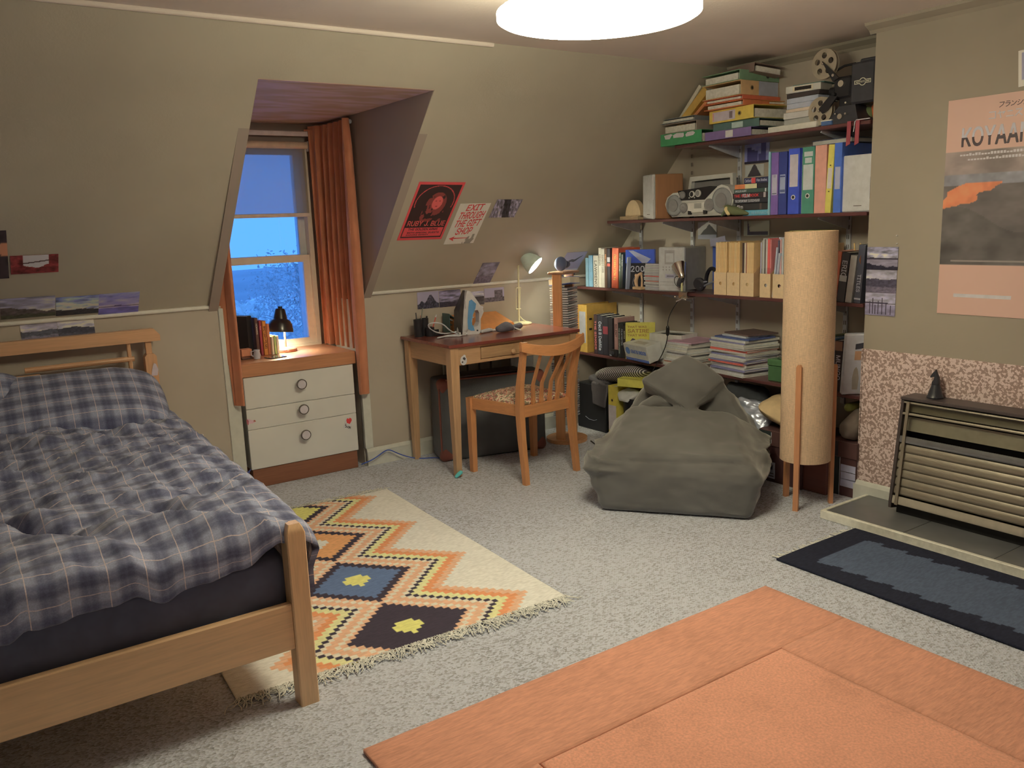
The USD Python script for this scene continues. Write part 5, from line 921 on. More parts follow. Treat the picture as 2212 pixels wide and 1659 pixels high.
t_ = thing('book', 'black book with orange diamond at the right end of the third shelf', 'book', (3.80, 2.434, L3+.0005)); part(t_, 'cover', G().box((0, -.012, 0), (.17, .012, .285), .001), P(26, 25, 26), False); part(t_, 'orange_diamond', G().prism([(.03, .21), (.055, .165), (.08, .21), (.055, .255)], (0, .0125, 0), (-1, 0, 0), (0, 0, 1), -.0, .001), P(150, 86, 40), False)
t_ = thing('horn_ornament', 'pair of tan pointed clips sticking up behind the right third shelf books', 'ornament', (3.86, 2.56, L3+.2)); part(t_, 'tan_prong', G().cyl((0, 0, 0), (0, .01, .085), .006, .003, 8).cyl((0, -.018, 0), (0, -.024, .085), .006, .003, 8), P(176, 140, 76)); part(t_, 'rear_prong', G().cyl((0, -.09, 0), (0, -.08, .135), .006, .003, 8).cyl((0, -.105, 0), (0, -.115, .135), .006, .003, 8), P(176, 140, 76))

# ------------------------------------------------------------------ fourth shelf
binder('orange file at the far left end of the fourth shelf', 4.6285, .022, L4, (168, 96, 46), h=.325, xf=3.735, paper=False, k=.75)
t = binder('big yellow lever arch file with white spine label on the fourth shelf', 4.565, .095, L4, (204, 156, 58), h=.330, hole=.22, lab=[(.20, .86, .72)], labc=(166, 160, 152), k=.85, marks=None)
for zz in (.155, .225): part(t, 'rivet', G().box((.02, -.0495, zz), (.045, -.047, zz+.014), .001), P(40, 32, 20), False)
for lab_, y, th, h, col, kw in (
    ('black book with dull red lettering beside the yellow file', 4.438, .036, .27, (40, 28, 28), dict(title='THE SINGER', tcol=(140, 70, 60), tfit=.2)),
    ('black hardback with white author lettering on the fourth shelf', 4.390, .055, .268, (32, 30, 32), dict(title='Cecil B DeMille', tcol=(150, 148, 140), tfit=.2)),
    ('thick plain black hardback in the middle of the fourth shelf books', 4.335, .052, .262, (26, 24, 26), dict(bands=((.55, .75, (90, 30, 34)),))),
    ('black hardback right of the thick plain black one', 4.285, .042, .258, (30, 27, 27), dict()),
    ('pinkish brown book among the dark fourth shelf books', 4.228, .036, .262, (120, 88, 76), dict(title='SILENT', tcol=(60, 40, 36))),
    ('black book with pale green lettering on the fourth shelf', 4.196, .024, .232, (34, 36, 30), dict(title='THE MOVIE COMPANION', tcol=(160, 164, 140), tfit=.17)),
    ('black book with thin white lettering left of the yellow satire book', 4.170, .026, .228, (30, 30, 28), dict(title='FILM NOTES', tcol=(150, 150, 140))),
    ('slim black book with cream lettering touching the yellow satire book', 4.146, .018, .215, (36, 32, 26), dict(title='SERVICE', tcol=(190, 180, 140)))):
    book(lab_, y, th, h, L4, col, k=.72, **kw)
t_ = book('yellow satire book with its cover facing the room', 4.128, .034, .238, L4, (196, 180, 64), d=.19, yaw=-48, xf=3.728, k=.95)
for tx, zz, hh in (('THAT WAS', .205, .014), ('SATIRE', .175, .022), ('THAT WAS', .150, .014)): text_on(t_, 'title', tx, hh, (.012, -.0174, zz), (1, 0, 0), (0, 0, 1), P(130, 92, 36), .0006, fit=.14 if hh > .02 else .125)
part(t_, 'cover_photo', G().prism(Polygon([(.01, .05), (.03, .075), (.035, .095), (.03, .12), (.045, .138), (.062, .132), (.066, .11), (.06, .095), (.08, .08), (.085, .05)]), (0, -.0172, 0), (1, 0, 0), (0, 0, 1), 0, .0006).prism(Point(.098, .07).buffer(.014, 8), (0, -.0172, 0), (1, 0, 0), (0, 0, 1), 0, .0006), P(60, 52, 58, .9), False)
t_ = thing('black_camera', 'small black box camera in front of the dark fourth shelf books', 'camera', (3.735, 4.25, L4+.0005), (0, 0, -10)); part(t_, 'camera_body', G().box((-.012, -.04, 0), (.02, .04, .05), .004), P(34, 32, 30), 30); part(t_, 'lens', G().cyl((-.012, .0, .026), (-.026, .0, .026), .014), P(60, 58, 56, rough=.2)); part(t_, 'white_tag', G().box((-.014, .012, .003), (-.011, .038, .011)), P(190, 186, 176), False)
# glove boxes
t_ = thing('carton', 'large white open carton behind the printed glove box', 'carton', (3.80, 3.84, L4+.0005), (0, 0, 8)); part(t_, 'carton_walls', G().prism(sbox(0, -.125, .17, .125).difference(sbox(.003, -.122, .167, .122)), (0, 0, 0), (1, 0, 0), (0, 1, 0), 0, .178), P(188, 178, 152), False); part(t_, 'carton_top', G().prism(sbox(.003, -.122, .167, .122).difference(Polygon(circ(.085, 0, .045, 20, 1.0, 2.0))), (0, 0, .170), (1, 0, 0), (0, 1, 0), 0, .002), P(170, 160, 136), False); part(t_, 'carton_base', G().box((.003, -.122, 0), (.167, .122, .003)), P(170, 160, 136), False)
t_ = thing('glove_box', 'white and blue glove box with upside down lettering on the fourth shelf', 'box', (3.700, 3.985, L4+.0005), (0, -14, -8)); gw = .258
t_body = part(t_, 'box_body', G().box((0, -gw/2, 0), (.11, gw/2, .112), .002), P(196, 188, 164), False)
part(t_, 'blue_stripe', G().box((-.0008, -gw/2+.001, .003), (.0, gw/2-.001, .0105)).box((-.0008, -gw/2+.001, .0135), (.0, gw/2-.001, .019)), P(46, 92, 164), False)
part(t_, 'round_logo', G().prism(Point(-.088, .066).buffer(.024, 20), (0, 0, 0), (0, -1, 0), (0, 0, 1), 0, .0008), P(110, 156, 206), False)
text_on(t_, 'lettering', 'BOXING GLOVES', .022, (-.0004, -.112, .076), (0, 1, 0), (0, 0, -1), P(96, 138, 206), .0008, fit=.165)
part(t_, 'slot', G().box((.03, -.07, .1115), (.07, .05, .1128), .0), P(130, 122, 104), False)
# magazine stacks
WORDS = ['', 'first', 'second', 'third', 'fourth', 'fifth', 'sixth', 'seventh', 'eighth', 'ninth', 'tenth', 'eleventh', 'twelfth', 'thirteenth', 'fourteenth', 'fifteenth', 'sixteenth', 'seventeenth', 'eighteenth', 'nineteenth']
def stack(y, x, z, n, w_, d, seed, where, thick, cols, tops=()):
    R_ = random.Random(seed); zc_ = z+.0004; n_ = n
    for k in range(n_):
        th = R_.uniform(*thick); c_ = R_.choice(cols); pos = 'lowest' if k == 0 else ('topmost' if k == n_-1 else f'{WORDS[k+1]} from the bottom')
        t_ = thing('magazine', f'magazine lying in the {where}, {pos}', 'magazine', (x+R_.uniform(-.008, .012), y+R_.uniform(-.012, .012), zc_), (0, 0, R_.uniform(-4, 4)-6), f'magazines in the {where}')
        e = th*.18; part(t_, 'cover', G().box((0, -w_/2, 0), (d, w_/2, e)).box((0, -w_/2, th-e), (d, w_/2, th)).box((0, -w_/2, e), (.0012, w_/2, th-e)), P(*c_, .95, rough=.45), False)
        part(t_, 'pages', G().box((.0012, -w_/2+.001, e), (d-.001, w_/2-.001, th-e)), P(150, 140, 118, .85), False); zc_ += th+.0006
    return zc_
wht = [(196, 186, 160), (186, 178, 156), (200, 192, 170), (172, 164, 146), (188, 178, 150)]
zt = stack(3.675, 3.728, L4, 13, .215, .26, 3, 'left magazine stack on the fourth shelf', (.008, .013), wht+wht+[(140, 128, 112), (196, 128, 96), (96, 92, 96)])
t_ = thing('magazine', 'magazine with a pink and violet cover on top of the left magazine stack', 'magazine', (3.74, 3.66, zt), (0, 0, -2)); part(t_, 'sheets', G().box((0, -.105, 0), (.25, .105, .007), .001), P(146, 110, 112, .9), False)
zt = stack(3.27, 3.730, L4, 19, .285, .26, 8, 'tall magazine stack on the fourth shelf', (.008, .013), wht+wht+[(200, 190, 160), (186, 84, 68), (96, 92, 110), (176, 150, 110)])
for k, (c_, w_, lab_) in enumerate((((50, 58, 84), .27, 'navy'), ((186, 182, 166), .20, 'cream'), ((70, 52, 44), .22, 'dark brown'))):
    t_ = thing('magazine', f'{lab_} covered magazine near the top of the tall magazine stack', 'magazine', (3.74+.02*k, 3.25, zt), (0, 0, -4-4*k)); part(t_, 'sheets', G().box((0, -w_/2, 0), (.21, w_/2, .009), .001), P(*c_, .85), False); zt += .0096
t_ = thing('green_tin', 'dark green cash tin on the fourth shelf behind the floor lamp', 'tin', (3.745, 2.925, L4+.0005)); part(t_, 'tin_body', G().box((0, -.09, 0), (.20, .07, .085), .004), P(46, 70, 38, .8, rough=.35)); part(t_, 'tin_lid', G().box((-.003, -.093, .086), (.203, .073, .122), .004), P(52, 78, 42, .8, rough=.35))
t_ = thing('metal_trinket', 'small silver trinket on the green cash tin', 'trinket', (3.76, 2.92, L4+.1225)); part(t_, 'trinket_body', G().tm(soft(hull([((0, -.02, .010), .009), ((.01, .025, .010), .009), ((.0, 0, .02), .008)]), .006, 2)), metal((.6, .6, .65), .3), True)
book('light blue book right of the floor lamp on the fourth shelf', 2.604, .030, .27, L4, (98, 132, 150), k=.8, xf=3.76); book('black hardback lettered MUNGO on the fourth shelf', 2.562, .044, .262, L4, (34, 24, 26), title='MUNGO', tcol=(140, 130, 126), th_h=.024, tfit=.13, tz=.72, k=.8, xf=3.75, bands=((.8, .98, (104, 70, 50)),)); book('red hardback beside the MUNGO book', 2.518, .038, .232, L4, (156, 52, 42), k=.85, xf=3.752)
book('thin olive book lying behind the light blue book', 2.640, .024, .275, L4, (96, 100, 62), k=.7, xf=3.80)
t_ = thing('book', 'white cased book with a grey figure leaning at the right end of the fourth shelf', 'book', (3.706, 2.515, L4+.0005), (10, 0, -42)); part(t_, 'cover', G().box((0, -.016, 0), (.15, .016, .318), .006), P(206, 198, 184, 1.0, rough=.3)); 
part(t_, 'cover_figure', G().prism(Polygon([(.05, .03), (.075, .03), (.078, .09), (.07, .135), (.062, .15), (.052, .135), (.046, .09)]), (0, -.0164, 0), (1, 0, 0), (0, 0, 1), 0, .0006), P(120, 108, 88), False); part(t_, 'cover_block', G().prism(Polygon([(.05, .24), (.13, .25), (.13, .31), (.10, .31), (.09, .275), (.05, .268)]), (0, -.0164, 0), (1, 0, 0), (0, 0, 1), 0, .0006).prism(Polygon([(.09, .03), (.145, .0), (.148, .17), (.12, .13)]), (0, -.0164, 0), (1, 0, 0), (0, 0, 1), 0, .0006), P(46, 44, 46), False); part(t_, 'cover_photo', G().prism(sbox(.05, .185, .08, .232), (0, -.0164, 0), (1, 0, 0), (0, 0, 1), 0, .0006), P(150, 110, 74), False)

# ------------------------------------------------------------------ on the floor below the shelves
t_ = thing('black_speaker_box', 'black box loudspeaker on the floor under the left of the shelves', 'loudspeaker', (3.665, 4.42, 0)); part(t_, 'cabinet', G().box((0, -.15, 0), (.28, .15, .32), .006), P(22, 21, 22, rough=.4)); part(t_, 'front_trim', G().tube([(-.002, .06, .085), (-.002, .02, .07), (-.002, -.03, .07), (-.002, -.06, .08)], .0015, 6), P(150, 146, 140, rough=.2))
t_ = thing('dark_jumper', 'dark ribbed jumper draped over the black box under the shelves', 'jumper', (3.66, 4.35, .322)); jm = soft(hull([((.05, .10, .03), .03), ((.15, -.08, .03), .03), ((.0, -.05, .02), .022), ((.2, .1, .03), .03)])+hull([((-.012, -.09, -.13), .010), ((-.012, .02, -.12), .010), ((-.005, -.12, .01), .014), ((-.005, .03, .01), .014)]), .012, 3); jm.vertices += jm.vertex_normals*(.012*(meshkit.fbm(jm.vertices*14, 3, 2)[:, None]-.5)); part(t_, 'knit', G().tm(jm), P(60, 54, 50, .8, rough=.9, bump=.4, bscale=300), True)
def cushion(name, label, loc, rot, a, b, c, mat, seed):
    th, ph = np.meshgrid(np.linspace(0, 2*np.pi, 49), np.linspace(-np.pi/2, np.pi/2, 25)); e = lambda w, p: np.sign(w)*np.abs(w)**p
    x = a*e(np.cos(th), .5)*np.abs(np.cos(ph))**.45; y = b*e(np.sin(th), .5)*np.abs(np.cos(ph))**.45; z = c*np.sin(ph)*(1-.55*np.maximum(np.abs(x)/a, np.abs(y)/b)**3)
    Q = np.stack([x, y, z], -1).reshape(-1, 3); Q[:, 2] += .02*(meshkit.fbm(Q*10, 2, seed)-.5)*np.sign(Q[:, 2]); i = (np.arange(24)[:, None]*49+np.arange(48)).ravel(); F = np.vstack([np.stack([i, i+1, i+50], 1), np.stack([i, i+50, i+49], 1)])
    t_ = thing(name, label, 'cushion', loc, rot); part(t_, 'cushion_cover', (Q, F), mat, True, uv=Q[:, :2])
m_str = M('stripes', {'u': ('uvmap', {'attribute': 'st'}), 's': ('separate_xyz', {}), 'k': ('math', {'math_type': 'multiply', 'value2': 62.0}), 'f': ('math', {'math_type': 'fraction'}), 'r': ('rgb_ramp', {'ramp': [(0, A(50, 46, 42, .8)), (.55, A(50, 46, 42, .8)), (.62, A(150, 138, 120, .8)), (.92, A(150, 138, 120, .8)), (1, A(50, 46, 42, .8))]}), 'p': ('principled_bsdf', {'roughness': .85})}, [('u.UV', 's.vector'), ('s.y', 'k.value1'), ('k.value', 'f.value1'), ('f.value', 'r.fac'), ('r.color', 'p.base_color')], 'p.BSDF')
cushion('striped_cushion', 'dark cushion with narrow pale stripes under the left of the fourth shelf', (3.80, 4.18, .405), (-8, 10, 10), .15, .22, .055, m_str, 4)
t = binder('yellow lever arch file standing on the floor under the shelves', 4.17, .08, 0, (206, 178, 50), h=.345, xf=3.64, hole=.72, lab=[(.12, .62, .95)], labc=(142, 130, 118), k=.8, hcol=(140, 112, 40))
t_ = thing('waste_bin', 'black waste bin on the floor beside the yellow file', 'waste bin', (3.74, 4.03, 0)); part(t_, 'bin_wall', G().lathe([(.0, 0), (.085, 0), (.10, .28), (.097, .28), (.082, .006), (0, .006)], 32), P(20, 19, 20, rough=.45), 40)
t_ = thing('white_cloth', 'crumpled white cloth hanging over the black waste bin', 'cloth', (3.70, 4.045, .285)); wc = soft(hull([((-.03, .085, .012), .014), ((.0, .03, .035), .02), ((.0, -.06, .025), .018), ((-.06, -.02, -.02), .012), ((-.055, .05, -.015), .012)]), .01, 2); wc.vertices += wc.vertex_normals*(.02*(meshkit.fbm(wc.vertices*22, 3, 8)[:, None]-.5)); part(t_, 'cloth_folds', G().tm(wc), P(222, 212, 190, 1.0, rough=.85), True)
t_ = thing('brown_paper_bag', 'crumpled brown wrapper in the waste bin', 'wrapper', (3.74, 3.955, .275)); wc = soft(hull([((0, .03, .0), .02), ((.0, -.03, .03), .025), ((-.04, -.04, -.03), .02)]), .01, 1); wc.vertices += wc.vertex_normals*(.03*(meshkit.fbm(wc.vertices*26, 3, 8)[:, None]-.5)); part(t_, 'crumpled_paper', G().tm(wc), P(128, 84, 58, .85), True)
t_ = thing('lever_arch_file', 'dark green file lying flat behind the yellow floor file', 'file', (3.66, 3.94, .36), (0, 0, 20)); part(t_, 'cover', G().box((0, -.15, 0), (.26, .15, .003)).box((0, -.15, .05), (.26, .15, .053)).box((0, -.15, 0), (.003, .15, .053)), P(150, 138, 44, .8), False); part(t_, 'papers', G().box((.006, -.14, .004), (.24, .14, .045)), P(84, 78, 66, .8), False)
t_ = thing('storage_crate', 'dark grey crate holding up the flat green file', 'crate', (3.68, 3.90, 0)); part(t_, 'crate_body', G().box((.10, -.16, 0), (.32, .10, .355), .006), P(40, 38, 36), 30)
m_bkb = P(40, 36, 34, .85, rough=.5); m_brw = wood(A(84, 44, 32, .85), 1, var=.15)
def archive(label, x, y, w_, pieces):
    t_ = thing('archive_box', label, 'archive box', (x, y, 0)); d = .30
    part(t_, 'box_body', G().box((0, -w_/2, 0), (d, w_/2, .235), .002), P(58, 34, 30, .85, rough=.5), False); part(t_, 'box_lid', G().box((-.006, -w_/2-.006, .20), (d+.006, w_/2+.006, .285), .003), P(62, 38, 32, .85, rough=.5), False)
    for nm, y0, y1, z0, z1, col in pieces: part(t_, nm, G().box((-.0075 if z0 >= .2 else -.0012, y0, z0), (.0, y1, z1)), P(*col, .9), False)
    return t_
archive('dark brown archive box behind the bean bag with recycling label', 3.62, 2.80, .27, [('black_edge', .095, .134, .0, .199, (34, 38, 34)), ('black_edge', .06, .139, .205, .28, (34, 38, 34)), ('white_line', .091, .094, 0, .199, (190, 186, 170)), ('white_line', .056, .059, .215, .275, (190, 186, 170)), ('recycling_label', .035, .08, .02, .11, (176, 168, 160)), ('printed_lines', .042, .072, .03, .036, (70, 60, 56)), ('printed_lines', .042, .072, .045, .050, (70, 60, 56)), ('printed_mark', .048, .070, .07, .095, (120, 112, 106))])
archive('dark brown archive box with ruled white label beside the hearth', 3.70, 2.47, .125, [('black_edge', .03, .062, 0, .199, (34, 38, 34)), ('black_edge', .036, .068, .205, .28, (40, 36, 34)), ('white_line', .026, .029, 0, .199, (190, 186, 170)), ('ruled_label', -.062, .022, .05, .165, (180, 172, 176)), ('printed_lines', -.062, .022, .088, .091, (50, 40, 38)), ('printed_lines', -.062, .022, .126, .129, (50, 40, 38))])
t_ = thing('wooden_stool_box', 'dark reddish wooden box standing behind the floor lamp', 'wooden box', (3.635, 2.605, 0)); part(t_, 'box_body', G().box((0, -.075, 0), (.30, .10, .25), .003), m_brw, 30)
cushion('tan_cushion', 'tan cushion lying on the archive box left of the floor lamp', (3.755, 2.86, .365), (22, -6, 10), .14, .14, .055, P(150, 122, 78, .95, rough=.9), 9)
t_ = thing('silver_wrap', 'crumpled silver grey garment bag under the right of the shelves', 'garment bag', (3.72, 3.03, .33)); sv = soft(hull([((-.02, .10, .06), .03), ((.02, -.08, .02), .03), ((-.05, .06, -.05), .03), ((-.05, -.06, -.06), .03), ((.12, 0, -.03), .05)]), .009, 1); sv.vertices += sv.vertex_normals*(.05*(meshkit.fbm(sv.vertices*np.array([14, 14, 22]), 4, 5)[:, None]-.5)); part(t_, 'crumpled_foil', G().tm(sv), P(128, 126, 122, 1, rough=.28, metal=.35), True)
t_ = thing('plastic_tub', 'black plastic tub holding the silver garment bag', 'tub', (3.74, 3.04, 0)); part(t_, 'tub_body', G().box((-.09, -.12, 0), (.2, .12, .262), .01), P(28, 27, 27), 30); part(t_, 'tub_rim', G().box((-.095, -.125, .256), (.205, .125, .268), .004), P(170, 164, 144), 30)
t_ = thing('dark_coat', 'dark folded coat pushed under the fourth shelf behind the bean bag', 'coat', (3.80, 3.20, .36)); dc = soft(hull([((0, .09, .06), .05), ((.05, -.08, .05), .05), ((0, .1, -.05), .06), ((.03, -.1, -.06), .06)]), .014, 2); dc.vertices += dc.vertex_normals*(.05*(meshkit.fbm(dc.vertices*12, 3, 7)[:, None]-.5)); part(t_, 'coat_cloth', G().tm(dc), P(38, 38, 36, .8, rough=.9), True)
t_ = thing('storage_crate', 'dark crate under the folded coat behind the bean bag', 'crate', (3.74, 3.30, 0)); part(t_, 'crate_body', G().box((0, -.12, 0), (.25, .2, .255), .006), P(34, 32, 30), 30)
t_ = thing('leather_holdall', 'slumped dull brown leather bag on the archive box beside the hearth', 'bag', (3.80, 2.475, .345)); lb = soft(hull([((-.06, .0, .0), .055), ((.06, .0, .02), .06), ((0, -.01, .065), .03), ((-.05, -.01, -.0), .058)]), .012, 3); lb.vertices += lb.vertex_normals*(.03*(meshkit.fbm(lb.vertices*14, 3, 6)[:, None]-.5)); part(t_, 'bag_body', G().tm(lb), P(92, 78, 62, .95, rough=.5), True)
t_ = thing('olive_pouch', 'small olive green pouch on top of the brown leather bag', 'pouch', (3.79, 2.49, .447)); part(t_, 'pouch_body', G().tm(soft(hull([((-.03, .01, 0), .022), ((.05, 0, .0), .024)]), .01, 2)), P(96, 96, 34, .9), True)
t_ = thing('floor_cable', 'black cable running over the carpet from the disc tower to the bean bag', 'cable', (3.4, 4.0, .0042)); part(t_, 'wire', G().tube([(.05, .17, 0), (.0, .05, 0), (-.05, -.1, 0), (-.10, -.30, 0), (-.12, -.5, 0)], .004, 6), P(24, 22, 22))

# ================================================================== things on the desk
DZT = .771
t = thing('pencil_pot', 'black desk tidy crammed with pens at the left back of the desk', 'pen pot', (2.445, 4.53, DZT)); m_blk = P(26, 24, 24, rough=.35)
part(t, 'tall_tube', G().lathe([(0, 0), (.026, 0), (.027, .105), (.024, .105), (.024, .004), (0, .004)], 28, at=(-.03, .0, 0)), m_blk, 40); part(t, 'tall_tube', G().lathe([(0, 0), (.026, 0), (.027, .105), (.024, .105), (.024, .004), (0, .004)], 28, at=(.026, .025, 0)), m_blk, 40)
part(t, 'short_tube', G().lathe([(0, 0), (.026, 0), (.027, .055), (.024, .055), (.024, .004), (0, .004)], 28, at=(.03, -.035, 0)), m_blk, 40); part(t, 'tray', G().box((.04, -.06, 0), (.115, .01, .012), .003).box((.045, -.005, .0), (.11, .005, .032), .002), m_blk)
for x, y, z0, dx, dy, L, col, nm, lab_ in ((-.035, .0, .02, .0, .01, .125, (44, 42, 38), 'pen', 'dark pen standing in the left tube of the desk tidy'), (-.02, .005, .02, .03, 0, .150, (84, 82, 66), 'pencil', 'tall grey green pencil slanting in the left tube of the desk tidy'), (.012, .02, .02, -.01, 0, .105, (196, 130, 104), 'pencil', 'pink pencil in the right tube of the desk tidy'), (.034, .02, .01, .01, .0, .108, (196, 190, 96), 'highlighter', 'yellow highlighter with black cap in the desk tidy'), (.034, -.04, .01, .055, .02, .115, (190, 178, 160), 'pen', 'white and red pen slanting out of the short tube of the desk tidy')):
    a = V3(x, y, z0); d = V3(dx, dy, L-.0); t_ = thing(nm, lab_, nm, V3(2.445, 4.53, DZT)+a); r = .0055 if nm == 'highlighter' else .0038
    part(t_, 'barrel', G().cyl((0, 0, 0), d*.86, r, n=10), P(*((150, 60, 44) if 'red' in lab_ else col), .9)); part(t_, 'tip', G().cyl(d*.86, d, r*1.05, r*.9, 10), P(*((30, 28, 26) if nm == 'highlighter' else col), .9))
# steam iron standing on its heel
t = thing('steam_iron', 'white and blue steam iron standing on its heel on the desk', 'iron', (2.675, 4.385, DZT), (0, 0, -8)); m_iw = P(196, 184, 164, rough=.25, coat=.3)
prof = [(-.060, 0), (.066, 0), (.075, .02), (.078, .09), (.100, .13), (.095, .155), (.078, .175), (.052, .215), (.018, .262), (-.004, .268), (-.012, .24), (-.052, .06)]
pb = Polygon(prof).buffer(-.006).buffer(.006); hole = Polygon([(.022, .062), (.034, .050), (.052, .052), (.064, .072), (.066, .125), (.058, .142), (.040, .140), (.030, .11)]).buffer(.004)
part(t, 'body', G().prism(pb.difference(hole), (0, -.028, 0), (1, 0, 0), (0, 0, 1), -.056, 0).man(hull([((-.03, 0, .04), .038), ((-.012, 0, .19), .024), ((.0, 0, .245), .012), ((-.04, 0, .02), .03)]).trim_by_plane((0, 0, 1), .001)), m_iw, 35)
bl_ = Polygon([(-.016, .04), (.010, .024), (.034, .022), (.026, .05), (.016, .08), (.028, .125), (.045, .158), (.050, .185), (.022, .212), (.006, .205), (.0, .17)]).difference(hole); part(t, 'blue_panel', G().prism(bl_, (0, -.0282, 0), (1, 0, 0), (0, 0, 1), 0, .003), P(76, 126, 150, rough=.3, coat=.3), False)
part(t, 'dial', G().cyl((.052, -.028, .022), (.052, -.033, .022), .005, n=12), P(50, 46, 44)); part(t, 'spray_button', G().box((.074, -.012, .15), (.108, .012, .163), .004).box((.02, -.02, .098), (.04, .02, .106), .003), P(206, 196, 178, rough=.3)); part(t, 'brand_print', G().box((-.022, -.0292, .16), (-.019, -.028, .215), R=np.eye(3)), P(110, 104, 100), False)
part(t, 'soleplate', G().man(m3.Manifold.hull_points([(-.066-.0+dx, y, z) for dx in (0, .008) for y, z in ((-.052, .008), (.052, .008), (-.055, .06), (.055, .06), (-.04, .15), (.04, .15))]+[(-.018+dx, y, z) for dx in (0, .008) for y, z in ((-.008, .268), (.008, .268))])), P(60, 52, 46, rough=.25, metal=.6), 25)
part(t, 'heel_foot', G().box((-.075, -.05, .0), (-.03, -.012, .022), .004), m_iw)
t = thing('iron_cord', 'white iron flex looped on the desk beside the iron', 'cord', (2.55, 4.42, DZT)); cp = [(.06, -.01, .022), (.0, .03, .012), (-.06, .05, .03), (-.10, .045, .065), (-.09, .02, .085), (-.03, .0, .075), (.02, -.01, .03), (.06, -.05, .008), (.03, -.10, .006), (-.02, -.06, .006), (-.09, -.06, .006), (-.10, -.075, .006), (-.02, -.045, .008), (.05, -.06, .008), (.10, -.07, .010)]
cs = CubicSpline(range(len(cp)), np.array(cp)); part(t, 'flex', G().tube(cs(np.linspace(0, len(cp)-1, 110)), .0042, 8), P(196, 188, 172, rough=.5), True)
t = thing('orange_file_box', 'orange card file wedge lying against the wall behind the iron', 'file', (2.86, 4.53, DZT)); m_or = P(196, 122, 54, .95, rough=.5)
part(t, 'box_body', G().man(m3.Manifold.hull_points([(x, y, z) for x, y, z in ((-.20, -.07, 0), (.235, -.05, 0), (.235, .09, 0), (-.20, .09, 0), (-.20, -.07, .045), (.22, -.05, .03), (.18, .09, .095), (-.20, .09, .10), (-.14, -.07, .05))])), m_or, False)
t = thing('green_folder', 'dark green concertina folder standing behind the iron', 'folder', (2.648, 4.56, DZT)); 
for k, (dz, c_) in enumerate(((0, (58, 78, 66)), (.03, (112, 124, 116)), (.062, (58, 78, 66)))): part(t, 'flap', G().prism(Polygon([(0, .115-dz), (.004, .118-dz), (.09, .055-dz*.5), (.09, .048-dz*.5)]), (-.01, -.02-.0*k, 0), (1, 0, 0), (0, 0, 1), -.07, 0), P(*c_, .9), False)
part(t, 'back_board', G().box((-.013, -.03, .0), (-.009, .055, .118)), P(48, 66, 56), False)
t = thing('papers', 'loose white papers under the orange file on the desk', 'papers', (2.88, 4.42, DZT)); part(t, 'sheet', G().box((-.14, -.04, .0005), (.14, .05, .002), R=Rz(4)).box((-.10, -.05, .002), (.12, .04, .0035), R=Rz(-6)), P(190, 180, 162), False)
t = thing('rolled_cable', 'short white plug and cable lying between the iron and the pouch', 'plug', (2.80, 4.35, DZT)); part(t, 'plug', G().tm(soft(hull([((-.045, 0, .012), .011), ((.01, .01, .014), .013), ((.03, .012, .014), .010)]), .006, 2)), P(196, 188, 170, rough=.4), True); part(t, 'flex', G().tube([(.03, .012, .012), (.08, .03, .006), (.14, .03, .006)], .0035, 6), P(190, 182, 164))
t = thing('fabric_pouch', 'dark grey rolled fabric pouch tied with white string on the desk', 'pouch', (2.93, 4.30, DZT)); pc = soft(hull([((-.085, 0, .022), .020), ((-.03, .0, .032), .030), ((.0, .005, .026), .024)])+hull([((.0, .005, .026), .022), ((.028, .01, .018), .014)])+hull([((.026, .01, .018), .014), ((.085, .02, .026), .020), ((.06, .016, .022), .020)]), .007, 4); pc.vertices += pc.vertex_normals*(.010*(meshkit.fbm(pc.vertices*30, 3, 5)[:, None]-.5)); pc.vertices[:, 2] = np.maximum(pc.vertices[:, 2], .001)
part(t, 'cloth', G().tm(pc), P(72, 68, 68, .95, rough=.8), True); part(t, 'string', G().tube([V3(.026, .01, .018)+V3(0, .018*math.cos(a), .018*math.sin(a)) for a in np.linspace(0, 2*math.pi, 17)], .0018, 5).tube([(.026, -.008, .02), (.05, -.02, .012), (.07, -.015, .004)], .0015, 5).tube([(.026, -.008, .02), (.045, -.025, .008), (.06, -.035, .003)], .0015, 5), P(190, 180, 166))
# the desk lamp
t = thing('desk_lamp', 'cream adjustable desk lamp switched on at the right back of the desk', 'desk lamp', (3.190, 4.555, DZT)); m_ck = P(206, 188, 134, rough=.35, coat=.2); m_cd = P(130, 122, 96, rough=.35)
part(t, 'base', G().lathe([(0, 0), (.072, 0), (.074, .004), (.072, .010), (.060, .014), (.02, .018), (0, .018)], 40), m_ck, 40)
part(t, 'pole', G().tube([(-.012, 0, .014), (-.012, 0, .10), (-.006, -.005, .39)], .0065, 10), m_ck); part(t, 'brace', G().tube([(-.012, 0, .06), (.01, -.01, .03), (.035, -.015, .014)], .004, 6), m_ck)
part(t, 'collar', G().box((-.030, -.007, .236), (.008, .007, .243), .002), m_ck); 
for sx in (-1, 1): part(t, 'spring', G().tube([(-.012+sx*.016, -.003, .238), (-.012+sx*.014+(-.008), -.003, .105)], .0026, 6), m_ck)
part(t, 'lower_clip', G().box((-.036, -.006, .098), (.004, .006, .105), .002), m_ck)
part(t, 'joint', G().sphere((-.004, -.006, .395), .011, 2), m_cd)
HA = V3(.42, -.60, -.60); HA /= np.linalg.norm(HA); hx, hy, hz_ = basis(HA); HR = np.stack([hx, hy, HA], 1); HO = V3(-.018, -.004, .485)
def headpart(name, prof, mat, n=36):
    q = G().lathe(prof, n)
    for w_ in q.v: w_[:] = w_ @ HR.T+HO
    return part(t, name, q, mat, 40)
headpart('lamp_shade', [(.0, -.005), (.020, -.004), (.024, .004), (.026, .03), (.030, .055), (.046, .09), (.062, .135), (.066, .165), (.063, .165), (.058, .133), (.042, .09), (.022, .055), (.0, .05)], P(150, 156, 132, rough=.35))
q = G(); 
